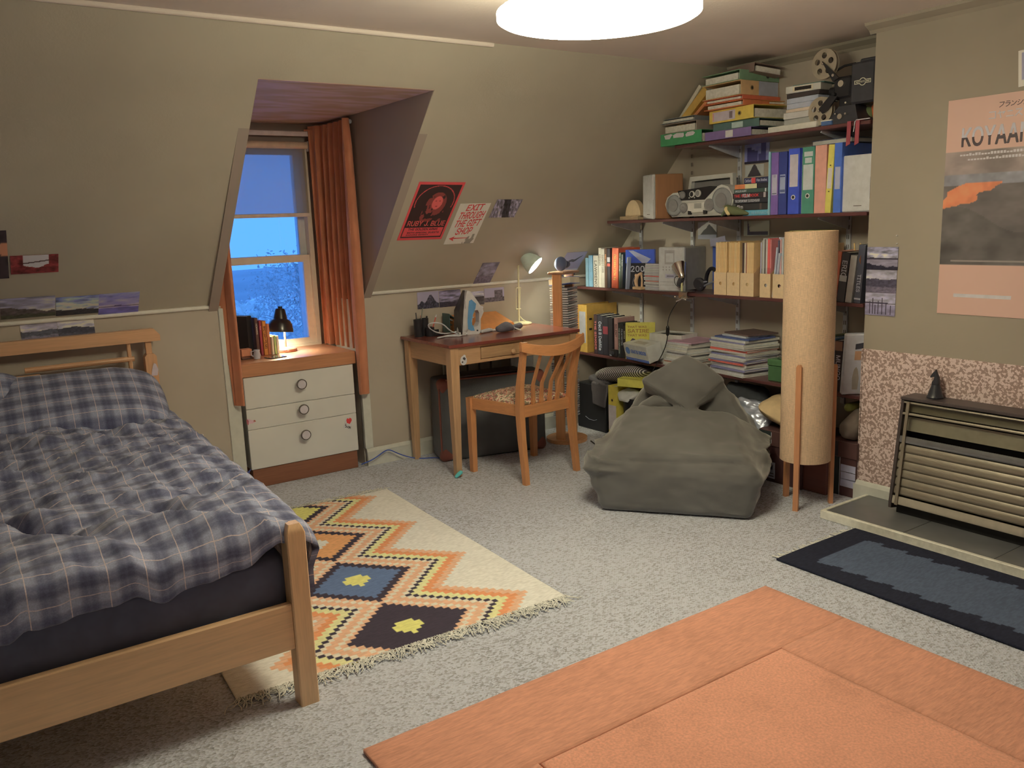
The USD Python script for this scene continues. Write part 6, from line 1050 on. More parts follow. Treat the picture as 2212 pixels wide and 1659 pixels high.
for a in np.linspace(0, 2*math.pi, 7)[:-1]: q.add(*G().box((.0235, -.004, -.004), (.027, .004, .014), R=Rz(math.degrees(a))).mesh())
for w_ in q.v: w_[:] = w_ @ HR.T+HO
part(t, 'vent_ribs', q, m_ck, False)
headpart('bulb', [(0, .058), (.012, .062), (.018, .085), (.030, .115), (.033, .135), (.025, .152), (.0, .160)], glow(LAMP_RGB, LAMP_DESK), 20)

# ================================================================== disc tower beside the desk
t = thing('disc_tower', 'tall wooden disc rack tower between the desk and the shelves', 'disc rack', (3.365, 4.315, 0), (0, 0, 25)); tw = A(160, 106, 58); m_tw = wood(tw, 2, var=.14)
part(t, 'base_board', G().man(m3.Manifold.cylinder(.022, .135, .135, 40).translate([0, 0, 0])), wood(tw, 0), 30); part(t, 'top_board', G().man(hull([((x, y, 1.105), .008) for x, y in ((-.098, -.05), (-.098, .05), (.10, -.06), (.10, .06))])), wood(A(120, 84, 56), 0), 30)
for s_ in (-1, 1): part(t, 'post', G().box((s_*.085-.011, -.030, .02), (s_*.085+.011, .030, 1.10), .002), m_tw)
UN = ['', 'first', 'second', 'third', 'fourth', 'fifth', 'sixth', 'seventh', 'eighth', 'ninth', 'tenth', 'eleventh', 'twelfth', 'thirteenth', 'fourteenth', 'fifteenth', 'sixteenth', 'seventeenth', 'eighteenth', 'nineteenth']
TE = {2: 'twent', 3: 'thirt', 4: 'fort', 5: 'fift'}
def ordinal(k): return UN[k] if k < 20 else (TE[k//10]+'ieth' if k % 10 == 0 else TE[k//10]+'y '+UN[k % 10])
R_ = random.Random(12); zc = 1.000; k = 0
while zc > .15:
    k += 1
    if not (.62 < zc < .66 or .40 < zc < .43 or .52 < zc < .54):
        col = R_.choice([(176, 170, 156), (150, 144, 130), (70, 62, 58), (110, 84, 76), (96, 104, 96), (186, 178, 158), (120, 112, 104), (60, 58, 60), (150, 120, 96)])
        w0 = V3(3.365, 4.315, zc); t_ = thing('disc_case', f'disc case in the wooden tower, {ordinal(k)} slot from the top', 'disc case', w0, (0, 0, 25+R_.uniform(-2, 2)), 'disc cases in the wooden tower')
        part(t_, 'case', G().box((-.071, -.066, 0), (.071, .062, .0098), .0008), m_clear, False); part(t_, 'spine_insert', G().box((-.066, -.0668, .0022), (.066, -.060, .0076)), P(*col, .9), False)
    zc -= .0152
t_ = thing('paperback', 'cream paperback with blue cover tilted on top of the discs in the tower', 'book', (3.365, 4.305, 1.028), (-7, 5, 25)); part(t_, 'cover', G().box((-.07, -.08, .040), (.07, .075, .043)).box((-.07, -.08, 0), (.07, .075, .003)), P(120, 130, 164, .95), False); part(t_, 'pages', G().box((-.068, -.078, .003), (.066, .073, .040)), P(206, 190, 150, .95), False)
t_ = thing('alarm_clock', 'round dark blue grey speaker ball on top of the disc tower', 'speaker', (3.345, 4.31, 1.114), (0, 0, 10)); part(t_, 'round_body', G().sphere((0, 0, .046), .046, 4, (1, .75, 1)), P(66, 72, 86, rough=.4), True); part(t_, 'side_knob', G().lathe([(0, .0), (.022, .0), (.024, .014), (.016, .034), (0, .036)], 24, R=Ry(90), at=(.040, 0, .04)), P(52, 56, 66, rough=.4), 40)

# ================================================================== suitcase below the desk
t = thing('suitcase', 'old dark grey suitcase with brown leather corners under the desk', 'suitcase', (2.452, 4.392, 0), (0, 0, -14)); m_case = P(62, 60, 54, .9, rough=.55, bump=.3, bscale=120, var=.14, scale=8); m_lea = P(92, 46, 32, .85, rough=.5)
part(t, 'case_body', G().tm(soft(hull([((x, y, z), .022) for x in (.024, .676) for y in (.024, .186) for z in (.024, .49)]), .05, 1)), m_case, 30)
for x in (.03, .67):
    for z in (.03, .484): part(t, 'corner_cap', G().man(hull([((x, .03, z), .034), ((x+(.04 if x < .3 else -.04), .026, z), .027), ((x, .026, z+(.04 if z < .3 else -.04)), .027)])), m_lea, 30)
part(t, 'edge_binding', G().tube([(.006, .008, .05), (.006, .008, .46)], .006, 6).tube([(.05, .008, .508), (.65, .008, .508)], .006, 6), m_lea)
t = thing('black_folio', 'flat black folder lying on top of the suitcase under the desk', 'folder', (2.70, 4.36, .514), (0, 0, -12)); part(t, 'cover', G().man(hull([((-.12, -.02, .008), .006), ((.30, -.02, .012), .008), ((.30, .12, .01), .006), ((-.10, .12, .008), .006)])), P(36, 32, 30, .85, rough=.3), 30)
t = thing('pale_boards', 'pale boards leaning against the knee wall under the desk', 'boards', (2.62, 4.60, .0)); 
for i in range(5): part(t, 'board', G().box((i*.09, .0, 0), (i*.09+.075, .022, .60-.02*(i % 2)), .002), P(112, 104, 86, .8), False)
t = thing('backing_card', 'white backing card behind the chair under the desk', 'card', (3.10, 4.55, 0)); part(t, 'panel_sheet', G().box((0, 0, 0), (.18, .012, .66)), P(150, 144, 126, .8), False)
t = thing('blue_cable', 'blue network cable running along the skirting to the desk', 'cable', (2.05, 4.62, .0)); cp = [(-.02, .01, .02), (.0, -.0, .03), (.06, -.02, .055), (.14, -.012, .085), (.20, -.015, .06), (.30, -.03, .012), (.38, -.08, .004), (.44, -.13, .004)]
cs = CubicSpline(range(len(cp)), np.array(cp)); part(t, 'wire', G().tube(cs(np.linspace(0, len(cp)-1, 40)), .0035, 6), P(44, 62, 110, .9))
t = thing('blue_cable', 'blue cable end beside the bed at the left of the chest of drawers', 'cable', (1.30, 4.60, .0)); part(t, 'wire', G().tube([(-.05, .02, .115), (.0, .0, .11), (.03, -.01, .12), (.05, .0, .13)], .0035, 6).tube([(.045, .0, .125), (.02, -.01, .09), (.0, -.015, .06), (-.02, -.0, .01)], .003, 6), P(40, 50, 90, .9))
t = thing('wall_socket', 'small white wall socket low on the knee wall behind the bed', 'socket', (1.085, KY, .325)); part(t, 'face_plate', G().box((-.043, -.010, -.04), (.043, 0, .04), .003), P(170, 160, 136)); part(t, 'plug_block', G().box((-.02, -.04, -.02), (.025, -.008, .03), .004), P(170, 160, 136))

# ================================================================== on the chest of drawers
WZ = .7165
def bk(label, x, y, th, h, d, col, yaw=90, title=None, tcol=(200, 180, 120), k=.9, z=WZ, lean=0, th_h=None): return book(label, y, th, h, z, col, d=d, yaw=yaw, xf=x, title=title, tcol=tcol, k=k, lean=lean, th_h=th_h)
bk('thick black hardback at the left end of the books on the chest of drawers', 1.518, 4.92, .042, .235, .15, (30, 27, 24), yaw=122); bk('dark brown book with light lettering next to the thick black one', 1.552, 4.90, .018, .222, .14, (70, 46, 36), yaw=100, title='HOWARDS', tcol=(170, 150, 120)); bk('slim dark red book on the chest of drawers', 1.573, 4.895, .014, .205, .14, (128, 46, 48), yaw=98, title='FILM', tcol=(180, 120, 110)); bk('amber book with dark lettering on the chest of drawers', 1.594, 4.89, .022, .202, .14, (196, 120, 40), yaw=97, title='BRITISH FILMS', tcol=(60, 30, 20), th_h=.013); bk('brown book right of the amber lettered book', 1.615, 4.89, .016, .182, .13, (150, 84, 50), yaw=96)
bk('small cream booklet in front of the brown book on the chest', 1.630, 4.87, .012, .105, .08, (206, 190, 150), yaw=95); bk('small green booklet between two cream ones on the chest', 1.645, 4.87, .012, .112, .08, (110, 130, 70), yaw=94); bk('small white booklet with a dark tip on the chest', 1.660, 4.87, .013, .108, .08, (220, 206, 176), yaw=93)
t_ = thing('star_ornament', 'yellow green paper star behind the small booklets on the chest', 'ornament', (1.70, 5.02, WZ+.05)); part(t_, 'star_points', G().prism(Polygon([(.045*(1 if i % 2 == 0 else .5)*math.cos(math.pi/2+i*math.pi/5), .045*(1 if i % 2 == 0 else .5)*math.sin(math.pi/2+i*math.pi/5)) for i in range(10)]), (0, 0, 0), (1, 0, 0), (0, 0, 1), -.012, 0), P(196, 180, 84), False); part(t_, 'stand', G().box((-.012, -.004, -.0495), (.012, .02, -.02), .002), P(196, 180, 84))
t_ = thing('glass_jug', 'little white glass jug on the left of the chest of drawers', 'jug', (1.505, 4.79, WZ)); part(t_, 'jug_body', G().lathe([(0, 0), (.018, 0), (.022, .02), (.016, .04), (.018, .052), (.015, .052), (.012, .04), (.018, .02), (.014, .004), (0, .004)], 24), P(206, 196, 186, rough=.12, coat=.5), 40); part(t_, 'jug_handle', G().tube([(-.016, 0, .045), (-.032, 0, .045), (-.033, 0, .025), (-.02, 0, .015)], .003, 6), P(206, 196, 186, rough=.12))
t_ = thing('small_card_box', 'small tan card box at the far left of the chest of drawers', 'box', (1.455, 4.84, WZ)); part(t_, 'box_body', G().box((-.03, -.03, .018), (.03, .03, .058), .002), P(160, 96, 60, .9)); part(t_, 'box_tray', G().box((-.03, -.035, 0), (.032, .03, .007), .001), P(60, 36, 28, .9)); part(t_, 'box_spacer', G().box((-.028, -.02, .007), (.02, .028, .018)), P(110, 66, 44, .9), False)
t_ = thing('coaster', 'square dark glossy coaster lying in front of the booklets on the chest', 'coaster', (1.60, 4.755, WZ), (0, 0, 12)); part(t_, 'tile', G().box((-.05, -.04, 0), (.05, .04, .005), .001), P(70, 60, 50, rough=.12, coat=.5))
t = thing('bedside_lamp', 'small black lamp with copper brown base lit on the chest of drawers', 'table lamp', (1.735, 4.955, WZ)); m_bb = P(120, 70, 46, .9, rough=.25, coat=.4)
part(t, 'base', G().lathe([(0, 0), (.064, 0), (.067, .006), (.064, .016), (.05, .024), (.015, .028), (0, .028)], 40), m_bb, 40); part(t, 'stem', G().tube([(0, 0, .025), (0, 0, .13), (-.015, -.005, .19)], .0065, 10), P(170, 120, 84, rough=.25, metal=.4))
LH = Ry(6) @ Rx(-4); LO = V3(-.030, -.012, .122)
def lh(name, prof, mat, n=40):
    q = G().lathe(prof, n)
    for w_ in q.v: w_[:] = w_ @ LH.T+LO
    return part(t, name, q, mat, 40)
lh('shade', [(.0, .152), (.012, .152), (.013, .140), (.025, .138), (.030, .128), (.042, .078), (.058, .068), (.070, .046), (.0765, .012), (.077, .0), (.0745, .0), (.067, .044), (.055, .063), (.036, .076), (.02, .10), (0, .11)], P(26, 23, 20, rough=.28, coat=.3)); lh('bulb', [(0, .075), (.012, .07), (.018, .045), (.022, .028), (.014, .012), (0, .008)], glow(LAMP_RGB, LAMP_SILL), 16)

# ================================================================== pictures and posters on the walls
m_pr = tinted(rough=.45, spec=.4); m_gl = tinted(rough=.3, spec=.5)
def land(seed, sky=((120, 112, 116), (150, 142, 140)), hills=((.45, .12, 2.5, (70, 64, 60)), (.25, .06, 5, (46, 42, 40))), cloud=.5, water=None):
    def fn(u, v):
        n1 = meshkit.fbm(np.stack([u*3.5, v*9, 0*u+seed], -1), 4, seed); n2 = meshkit.fbm(np.stack([u*16, v*20, 0*u+seed], -1), 3, seed+3)
        c = np.array(sky[0])*v[:, None]+np.array(sky[1])*(1-v[:, None]); c = c*(1+cloud*(n1-.5)[:, None]*1.6)
        if water: m = v < water[0]; c[m] = np.array(water[1])*(.75+.5*n1[m][:, None])
        for i, (b, a, f, col) in enumerate(hills):
            rdg = b+a*(2*meshkit.fbm(np.stack([u*f, 0*u+i*3.1, 0*u+seed], -1), 4, seed+i)-1); m = (v < rdg) & (v > (water[0] if water else -1) if i == 0 else v < rdg); c[m] = np.array(col)*(.7+.6*n2[m][:, None])
        return np.clip(c, 5, 240)
    return fn
def hang(name, label, cat, o_, X, Y, w_, h_, fn, nx=40, ny=30, k=.9, mat=None, rot=0., group=None):
    X, Y = np.asarray(X, float), np.asarray(Y, float)
    if rot: a = math.radians(rot); X, Y = X*math.cos(a)+Y*math.sin(a), Y*math.cos(a)-X*math.sin(a)
    t_ = thing(name, label, cat, o_, group=group); part_ = grid_panel(t_, 'sheet', (0, 0, 0), X, Y, w_, h_, fn, nx, ny, mat or m_pr, k); return t_, X, Y
EX, EZ, NY_ = V3(1, 0, 0), V3(0, 0, 1), V3(0, -1, 0)
def slope_pic(label, x, s, w_, h_, fn, **kw): return hang('photograph', label, 'photograph', on_slope(x, s, .002), SX, SY, w_, h_, fn, **kw)
def knee_pic(label, x, z, w_, h_, fn, **kw): return hang('photograph', label, 'photograph', V3(x, KY-.002, z), EX, EZ, w_, h_, fn, **kw)
def east_pic(label, y, z, w_, h_, fn, **kw): return hang('photograph', label, 'photograph', V3(GX-.002, y, z), NY_, EZ, w_, h_, fn, **kw)
def chim_pic(label, y, z, w_, h_, fn, **kw): kw.setdefault('k', 1.3); return hang('photograph', label, 'photograph', V3(BX-.002, y, z), NY_, EZ, w_, h_, fn, **kw)
slope_pic('dark portrait poster cut off at the left edge of the roof slope', .02, .306, .293, .287, lambda u, v: np.where((((u-.97)**2/.01+(v-.62)**2/.02) < 1)[:, None], (150, 100, 70), np.array((46, 36, 34))*(.7+.6*meshkit.fbm(np.stack([u*8, v*8, 0*u], -1), 3, 2))[:, None]))
def redpic(u, v):
    n = meshkit.fbm(np.stack([u*9, v*7, 0*u], -1), 3, 12); c = np.array((92, 36, 32))*(.5+n)[:, None]; m = (v > .30+.5*np.abs(u-.52)+.3*(n-.5)) & (np.abs(u-.52) < .27); c[m] = (150, 140, 136); m2 = m & (np.abs(v-.62-.25*(u-.5)) < .03); c[m2] = (60, 44, 42); return c
slope_pic('red and white landscape print beside the dark portrait on the roof slope', .321, .329, .19, .113, redpic, nx=56, ny=34)
slope_pic('mountain photograph at the left end of the row above the bed', .10, .035, .165, .14, land(3, hills=((.45, .3, 1.5, (74, 64, 54)), (.2, .05, 4, (58, 60, 40)))), rot=0)
slope_pic('mountain slope photograph in the row above the bed', .268, .036, .228, .138, land(5, hills=((.50, .35, 1.2, (72, 62, 54)), (.18, .06, 4, (60, 58, 42)))))
slope_pic('cloudy dark moor photograph third in the row above the bed', .498, .030, .188, .128, land(7, sky=((96, 100, 128), (170, 166, 172)), hills=((.28, .06, 4, (44, 42, 40)),), cloud=.9))
slope_pic('violet seascape photograph overlapping the moulding above the bed', .686, -.004, .186, .164, land(9, sky=((112, 108, 146), (140, 120, 140)), hills=((.46, .03, 3, (58, 48, 74)), (.14, .1, 2, (46, 44, 66))), water=(.40, (84, 76, 112)), cloud=.4))
knee_pic('pale loch photograph on the left under the moulding above the headboard', .342, .945, .158, .096, land(11, sky=((136, 126, 126), (120, 112, 112)), hills=((.62, .12, 2, (62, 60, 62)), (.3, .1, 3, (96, 88, 90)))), k=.85)
knee_pic('dark ridge photograph with lone tree under the moulding above the headboard', .501, .943, .162, .097, land(13, sky=((146, 136, 134), (150, 142, 138)), hills=((.6, .12, 2, (48, 46, 50)), (.3, .1, 3, (64, 60, 62)))), k=.85)
# the red gig poster
RW, RH = .290, .420
def gig(u, v):
    X, Y = (u-.5)*RW, (v-.5)*RH; red, blk, brn = (176, 58, 54), (44, 30, 26), (104, 46, 38)
    c = np.empty(u.shape+(3,)); c[:] = red; m = (u > .05) & (u < .95) & (v > .045) & (v < .955); c[m] = blk
    arch = ((X/.118)**2+((Y-.065)/.118)**2); c[(np.abs(arch-1.03) < .045) & (Y > .03)] = (150, 54, 48); c[(u > .07) & (u < .93) & (v > .065) & (v < .225)] = red
    n = meshkit.fbm(np.stack([u*14, v*12, 0*u], -1), 3, 4); hair = (((X-.012)/.062)**2+((Y-.055)/.085)**2 < 1) & (n > .42) & (arch < 1); c[hair] = brn; body = (np.abs(X-.01) < .07) & (Y < .01) & (Y > -.07) & (n > .5); c[body] = brn
    face = ((X-.018)/.032)**2+((Y-.065)/.047)**2 < 1; c[face] = (206, 72, 62)
    for ex, ey, er in ((.006, .078, .006), (.031, .078, .006), (.019, .040, .007)): c[((X-ex)/er)**2+((Y-ey)/(er*.5))**2 < 1] = (120, 40, 36)
    return c
t_, X_, Y_ = hang('poster', 'red and black gig poster with a long haired portrait on the roof slope', 'poster', on_slope(2.217, .428, .002), SX, SY, RW, RH, gig, 96, 132, rot=-1)
m_ri, m_bi = P(206, 76, 66, .9), P(52, 26, 24, .9)
text_on(t_, 'title', 'RUBY J. BLUE', .036, X_*RW*.08+Y_*RH*.255+np.cross(X_, Y_)*.0012, X_, Y_, m_ri, .0006, fit=RW*.84)
for tx, q, hh, ff in (('THE GOLDEN ARMS', .175, .016, .66), ('WITH SPECIAL GUESTS', .120, .011, .72), ('DOORS EIGHT', .085, .008, .5)): text_on(t_, 'lettering', tx, hh, X_*RW*.15+Y_*RH*q+np.cross(X_, Y_)*.0012, X_, Y_, m_bi, .0006, fit=RW*ff)
# the white poster
EW, EH = .207, .312
def exitp(u, v):
    n = meshkit.fbm(np.stack([u*5, v*6, 0*u], -1), 3, 8); c = np.array((164, 152, 146))*(.95+.1*n)[:, None]; m = (((u-.80)/.13)**2+((v-.10)/.10)**2 < 1) | (((u-.86)/.06)**2+((v-.20)/.05)**2 < 1) | ((u > .6) & (u < .9) & (v < .05)); c[m & (n > .35)] = (108, 100, 84); return c
t_, X_, Y_ = hang('poster', 'white poster with red brush lettering and an arrow on the roof slope', 'poster', on_slope(2.538, .378, .002), SX, SY, EW, EH, exitp, 40, 56)
m_rb = P(156, 44, 44, .9); N_ = np.cross(X_, Y_)*.0012
for tx, uu, vv, hh, ff in (('EXIT', .24, .825, .044, .56), ('THROUGH', .10, .625, .050, .82), ('THE GIFT', .08, .43, .050, .82), ('SHOP', .22, .24, .050, .52)): text_on(t_, 'lettering', tx, hh, X_*EW*uu+Y_*EH*vv+N_, X_+Y_*.05, Y_+X_*.12, m_rb, .0006, fit=EW*ff)
part(t_, 'arrow', G().prism(Polygon([(.02, .045), (.055, .062), (.050, .050), (.145, .048), (.145, .044), (.050, .042), (.056, .024)]), N_, X_, Y_, 0, .0006), m_rb, False)
slope_pic('black and white rock photograph right of the white poster', 2.775, .578, .182, .138, lambda u, v: np.clip(np.array((92, 84, 86))*(.15+1.9*meshkit.fbm(np.stack([u*26+v*6, v*7, 0*u], -1), 4, 6))[:, None]*np.where((np.abs(u-.62+.2*v) < .13)[:, None], .35, 1), 20, 200), nx=70, ny=44, rot=-1)
slope_pic('grey sea photograph standing above the moulding over the desk', 2.886, .012, .130, .186, land(17, sky=((84, 78, 84), (104, 96, 98)), hills=((.35, .04, 3, (80, 72, 78)),), cloud=.7))
t_ = slope_pic('pale photograph of a leaping animal silhouette behind the disc tower', 3.535, .006, .178, .238, lambda u, v: np.where(((v < .10+.05*np.sin(u*9)))[:, None], (48, 44, 46), np.where((v < .35)[:, None], (138, 132, 134), (112, 104, 110))), nx=30, ny=40)
part(t_[0], 'silhouette', G().prism(Polygon([(.05, .16), (.075, .172), (.10, .168), (.13, .19), (.155, .205), (.15, .195), (.13, .175), (.115, .155), (.10, .145), (.075, .15), (.065, .14)]), np.cross(SX, SY)*.0012, SX, SY, 0, .0005), P(58, 52, 54, .9), False)
knee_pic('photograph of a mossy standing rock left of the desk row', 2.482, .924, .152, .104, lambda u, v: np.where((v < .25+.55*np.exp(-((u-.62)/.2)**2)+.2*np.exp(-((u-.2)/.1)**2))[:, None], np.array((46, 42, 46))*(.3+1.5*meshkit.fbm(np.stack([u*20, v*16, 0*u], -1), 3, 9))[:, None], (118, 108, 112)), nx=50, ny=36)
knee_pic('dark striped sea photograph second in the row over the desk', 2.637, .922, .158, .104, land(21, sky=((76, 68, 76), (110, 100, 106)), hills=((.3, .03, 3, (44, 38, 42)),), cloud=.9))
knee_pic('white framed dark moor photograph behind the iron', 2.824, .915, .147, .088, land(23, sky=((124, 116, 116), (150, 140, 138)), hills=((.6, .03, 3, (52, 46, 44)), (.25, .1, 3, (66, 60, 56)))))
knee_pic('sea stack photograph at the right end of the row over the desk', 2.974, .926, .155, .09, lambda u, v: np.where(((v < .32) | ((np.abs(u-.72) < .2) & (v < .82)))[:, None], np.array((72, 64, 64))*(.6+.8*meshkit.fbm(np.stack([u*16, v*16, 0*u], -1), 3, 9))[:, None], (118, 108, 112)), nx=44, ny=30)
def city(u, v):
    n = meshkit.fbm(np.stack([u*6, v*6, 0*u], -1), 3, 5); c = np.array((110, 108, 146))*(.8+.4*n)[:, None]
    for x0, x1, h_ in ((.12, .3, .72), (.3, .42, .6), (.42, .55, .55), (.66, .86, .92), (.55, .66, .4)): c[(u > x0) & (u < x1) & (v < h_)] = (62, 58, 88)
    c[v < .1] = (40, 36, 42); return c
east_pic('violet city tower photograph under the top shelf', 3.400, 1.712, .178, .128, city, nx=40, ny=36)
east_pic('photograph of a pale dark pyramid shape under the city photograph', 3.394, 1.640, .135, .066, lambda u, v: np.where((np.abs(u-.5) < .32*(1-v)+.05)[:, None], (58, 52, 50), (150, 144, 140)), nx=36, ny=20)
east_pic('black and white mountain peak photograph under the second shelf', 3.760, 1.285, .152, .104, lambda u, v: np.where((v < .25+.62*np.clip(1-np.abs(u-.62)/.5, 0, 1)+.1*(meshkit.fbm(np.stack([u*9, v*2, 0*u], -1), 3, 3)-.5))[:, None], np.where((v < .28)[:, None], (130, 128, 126), (48, 46, 46)), (150, 142, 138)), nx=44, ny=32)
east_pic('photograph of a longboat prow against pale sky under the second shelf', 3.398, 1.302, .186, .086, lambda u, v: np.where(((v < .30+.9*np.clip((.24-u)/.10, 0, 1)*(u > .14)) & (v > .06) & (u > .14) & (u < .94))[:, None], (66, 62, 74), (152, 152, 162)), nx=44, ny=26)
chim_pic('sunset loch photograph at the top of the column on the chimney breast', 2.404, 1.146, .158, .107, land(31, sky=((96, 90, 94), (190, 180, 176)), hills=((.52, .04, 3, (48, 42, 48)), (.2, .12, 3, (40, 36, 44))), water=(.45, (120, 110, 112)), cloud=1.2))
chim_pic('hillside photograph in the middle of the column on the chimney breast', 2.404, 1.038, .156, .107, land(33, sky=((150, 140, 138), (170, 160, 156)), hills=((.6, .14, 1.6, (66, 60, 66)), (.3, .2, 1.2, (92, 82, 86)))))
t_ = chim_pic('photograph of upright posts in water at the foot of the column', 2.404, .930, .155, .107, land(35, sky=((146, 136, 138), (164, 154, 152)), hills=((.56, .05, 2, (58, 50, 60)),), water=(.5, (118, 108, 116)), cloud=.4))
for q, h_ in ((.16, .066), (.26, .082), (.34, .05), (.44, .07), (.57, .084), (.70, .062), (.85, .05)): part(t_[0], 'post', G().box((-.0018, -q*.155-.0018, .006), (-.0012, -q*.155+.0018, h_)), P(44, 36, 46), False)
# large film poster
PW, PH = .70, .912
def film(u, v):
    z = .96+v*PH; y = u*PW; c = np.empty(u.shape+(3,)); c[:] = (178, 140, 114); m = (z > 1.178) & (z < 1.655)
    a = (z-1.178)/.477; n = meshkit.fbm(np.stack([y*9, a*7, 0*u], -1), 4, 7); n2 = meshkit.fbm(np.stack([y*26, a*12, 0*u], -1), 3, 17)
    pic = np.array((92, 82, 72))*(.72+.5*n)[:, None]
    sk = a > .80; pic[sk] = (np.array((120, 104, 90))*(.7+.6*n)[:, None])[sk]
    hz = (a > .70) & (a <= .80); pic[hz] = (np.array((118, 112, 106))*(.8+.4*n2)[:, None])[hz]
    orng = (a < .72) & (a > .44) & (meshkit.fbm(np.stack([y*9+1.3, a*11-y*4, 0*u], -1), 3, 27)+.2*np.clip(y-.1, -.2, .3) > .50); pic[orng] = (np.array((190, 112, 72))*(.85+.3*n2)[:, None])[orng]
    rock = (a < .40+.12*np.sin(y*11+1)) ; pic[rock] = (np.array((84, 76, 66))*(.65+.6*n)[:, None])[rock]
    c[m] = pic[m]; return c
t_, X_, Y_ = hang('poster', 'large tan poster with a dark canyon picture on the chimney breast', 'poster', V3(BX-.002, 2.048, .960), NY_, EZ, PW, PH, film, 150, 200, k=1.3)
def on_p(y, z): return V3(-.0013, 2.048-y-2.048, z-.96) if False else V3(-.0013, -(2.048-y), z-.960)
tmk = meshkit.text_mesh('KOYAAN', .074, .0008, True); tmk.vertices[:, 0] *= .285/tmk.vertices[:, 0].max(); tmk.vertices[:, 1] *= 1.0; hmid = .036
for nm, sgn, mt_ in (('title_upper', 1, P(206, 192, 180, .95)), ('title_lower', -1, P(52, 40, 40, .95))):
    try: q = trimesh.intersections.slice_mesh_plane(tmk, (0, sgn, 0), (0, hmid, 0))
    except Exception: q = tmk
    part(t_, nm, (on_p(1.988, 1.676)+q.vertices[:, :1]*NY_+q.vertices[:, 1:2]*EZ+q.vertices[:, 2:]*V3(-1, 0, 0), q.faces), mt_, False)
KANA = {'ko': [[(.1, .85), (.85, .85), (.85, .12)], [(.1, .12), (.9, .12)]], 'ya': [[(.08, .62), (.9, .75), (.7, .5)], [(.3, .92), (.5, .05)]], 'ni': [[(.2, .75), (.8, .75)], [(.08, .18), (.92, .18)]], 'su': [[(.15, .85), (.8, .85), (.12, .1)], [(.5, .45), (.9, .08)]], 'fu': [[(.12, .85), (.88, .85), (.75, .4), (.3, .05)]], 'ra': [[(.2, .9), (.8, .9)], [(.12, .62), (.88, .62), (.75, .3), (.35, .05)]], 'n': [[(.12, .85), (.35, .7)], [(.12, .12), (.55, .25), (.9, .75)]], 'shi': [[(.15, .88), (.35, .78)], [(.1, .6), (.3, .5)], [(.12, .08), (.6, .3), (.9, .8)]]}
def kana(chars, y, z, s_, mat, slant=0):
    ps = []
    for i, ch_ in enumerate(chars):
        for st_ in KANA[ch_]: ps.append(shapely.LineString([((i+a)*s_*1.02+b*s_*slant, b*s_) for a, b in st_]).buffer(s_*.055, cap_style='flat'))
    part(t_, 'lettering', G().prism(shapely.union_all(ps), on_p(y, z), NY_, EZ, 0, .0006), mat, False)
kana(['fu', 'ra', 'n', 'shi', 'su'], 1.842, 1.818, .024, P(60, 44, 40, .95), .2); kana(['ko', 'ya', 'ni', 'su'], 1.878, 1.775, .034, P(206, 192, 178, .95))
cap = G(); R_ = random.Random(2)
for r_ in range(2):
    for i in range(22): cap.box(on_p(1.985-.034*r_-.0128*i-.010, 1.636-.020*r_)+V3(-.0005, 0, 0), on_p(1.985-.034*r_-.0128*i, 1.646-.020*r_+R_.choice([-.003, .001])))
part(t_, 'caption_print', cap, P(150, 138, 124, .95), False, kind='stuff')
part(t_, 'white_bar', G().box(on_p(1.735, 1.036)-V3(.0004, 0, 0), on_p(1.978, 1.051)), P(200, 186, 168, .95), False); part(t_, 'credit_print', G().box(on_p(1.40, 1.190)-V3(.0003, 0, 0), on_p(2.0, 1.197)), P(110, 98, 84), False)
t_, X_, Y_ = hang('photograph', 'white bordered snapshot above the large tan poster', 'photograph', V3(BX-.002, 1.766, 1.888), NY_, EZ, .11, .14, lambda u, v: np.where(((u > .1) & (u < .9) & (v > .18) & (v < .92))[:, None], (112, 106, 112), (206, 200, 190)), 30, 36, rot=4)
for (y, z) in ((2.255, 1.268), (2.258, 1.305)): single('wall_tack', G().sphere((BX-.002, y, z), .004, 1), P(190, 176, 150), 'tiny pale blob of tack left on the wall above the photograph column, '+('lower' if z < 1.3 else 'upper')+' one', 'tack')

# ================================================================== outside the window
m_field = paint((.9, .9, .88), rough=.9, var=.12, scale=.4); m_hill = paint((.42, .44, .44), rough=1, var=.25, scale=.03); m_leaf = paint((.74, .78, .68), rough=.9, var=.35, scale=1.5); m_leafd = paint((.5, .5, .5), rough=.9, var=.3, scale=2)
U_, V_ = np.meshgrid(np.linspace(-40, 60, 41), np.linspace(6.0, 70, 41)); Z_ = -1.5-.085*(V_-6)+.02*(U_-3)+.8*(meshkit.fbm(np.stack([U_*.1, V_*.1, 0*U_], -1), 2, 3)-.5)
(fv, ff), _ = shell(np.stack([U_, V_, Z_], -1), np.zeros(U_.shape+(2,)), 40, 40, .3); struct('field', (fv, ff), m_field, smooth=True)
U_, V_ = np.meshgrid(np.linspace(-200, 420, 63), np.linspace(90, 420, 41)); rid = 9*np.exp(-((V_-230)/70)**2)*(.75+.55*meshkit.fbm(np.stack([U_*.012, V_*.004, 0*U_], -1), 3, 5)+.0016*(U_-60)); Z_ = -17+rid
(fv, ff), _ = shell(np.stack([U_, V_, Z_], -1), np.zeros(U_.shape+(2,)), 62, 40, 1.0); struct('hills', (fv, ff), m_hill, smooth=True)
R_ = random.Random(31); ico = trimesh.creation.icosphere(3, 1.0)
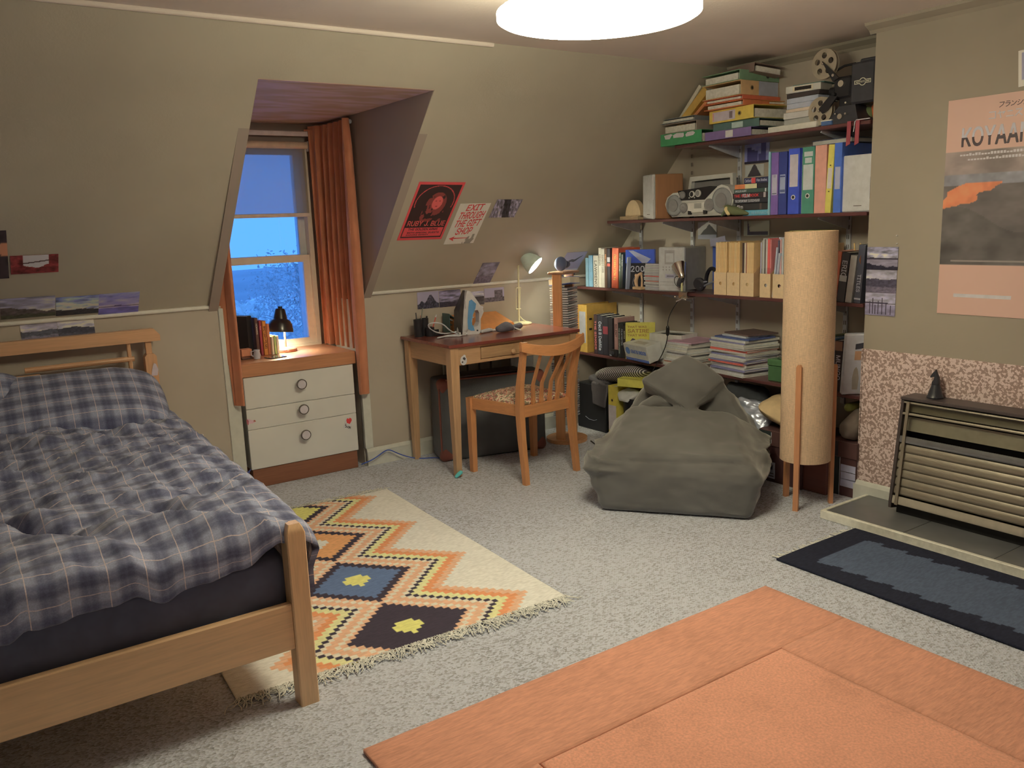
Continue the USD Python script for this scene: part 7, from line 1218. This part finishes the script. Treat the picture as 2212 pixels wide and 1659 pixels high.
for i in range(26):
    y = R_.uniform(26, 46); x = y*(.235+.0085*(i % 26))+R_.uniform(-.3, .3); zg = -1.5-.085*(y-6)+.02*(x-3); h = R_.uniform(2.0, 2.9)*(1+.012*(y-26)); t_ = thing('tree', 'round leafy tree of the wood on the slope outside the window', 'tree', (x, y, zg-.3), group='trees of the wood outside')
    gg = G()
    for q in range(4):
        c_ = V3(R_.uniform(-.7, .7), R_.uniform(-.5, .5), h*.55+R_.uniform(-.5, .6)); r = R_.uniform(.7, 1.1); v_ = ico.vertices*(r*(1+.55*(meshkit.fbm(ico.vertices*3.2+i*3+q, 3, i)-.5))[:, None]); gg.add(v_+c_, ico.faces)
    part(t_, 'crown', gg, m_leaf, False); part(t_, 'trunk', G().cyl((0, 0, -.2), (0, 0, h*.5), .14, .09, 8), m_leafd)
def leafy(label, x, y, zb, zt, spread, n, seed):
    R2 = np.random.default_rng(seed); t_ = thing('leafy_tree', label, 'tree', (x, y, zb)); H = zt-zb; br = G().tube([(0, 0, 0), (.05, 0, H*.5), (-.05, 0, H*.95)], [.09, .06, .02], 8); lv = G()
    for k in range(26):
        a, z0 = R2.uniform(0, 6.28), H*R2.uniform(.35, .9); L = spread*R2.uniform(.5, 1)*(1.1-z0/H*.5); e = V3(L*math.cos(a), L*math.sin(a)*.7, z0+L*.5); br.tube([V3(0, 0, z0), e*.5+V3(0, 0, z0*.5+.1), e], [.02, .012, .006], 5)
        for q in range(n):
            c_ = V3(0, 0, z0)*(1-(w_ := R2.uniform(.25, 1.05)))+e*w_+R2.normal(0, .16, 3); s_ = R2.uniform(.022, .048); d1, d2 = R2.normal(0, 1, 3), R2.normal(0, 1, 3); d1 /= np.linalg.norm(d1); d2 -= d1*(d1@d2); d2 /= np.linalg.norm(d2)
            lv.add([c_-d1*s_, c_+d2*s_*.45, c_+d1*s_, c_-d2*s_*.45], [[0, 1, 2], [0, 2, 3]])
    part(t_, 'branches', br, m_leafd); part(t_, 'leaves', lv, m_leafd, False, kind='stuff')
leafy('tall leafy tree close outside on the right of the window', 5.25, 14.0, -2.3, 1.05, 1.1, 110, 4); leafy('lower leafy tree outside behind the tall one', 6.4, 18.5, -2.7, .55, 1.4, 90, 9)
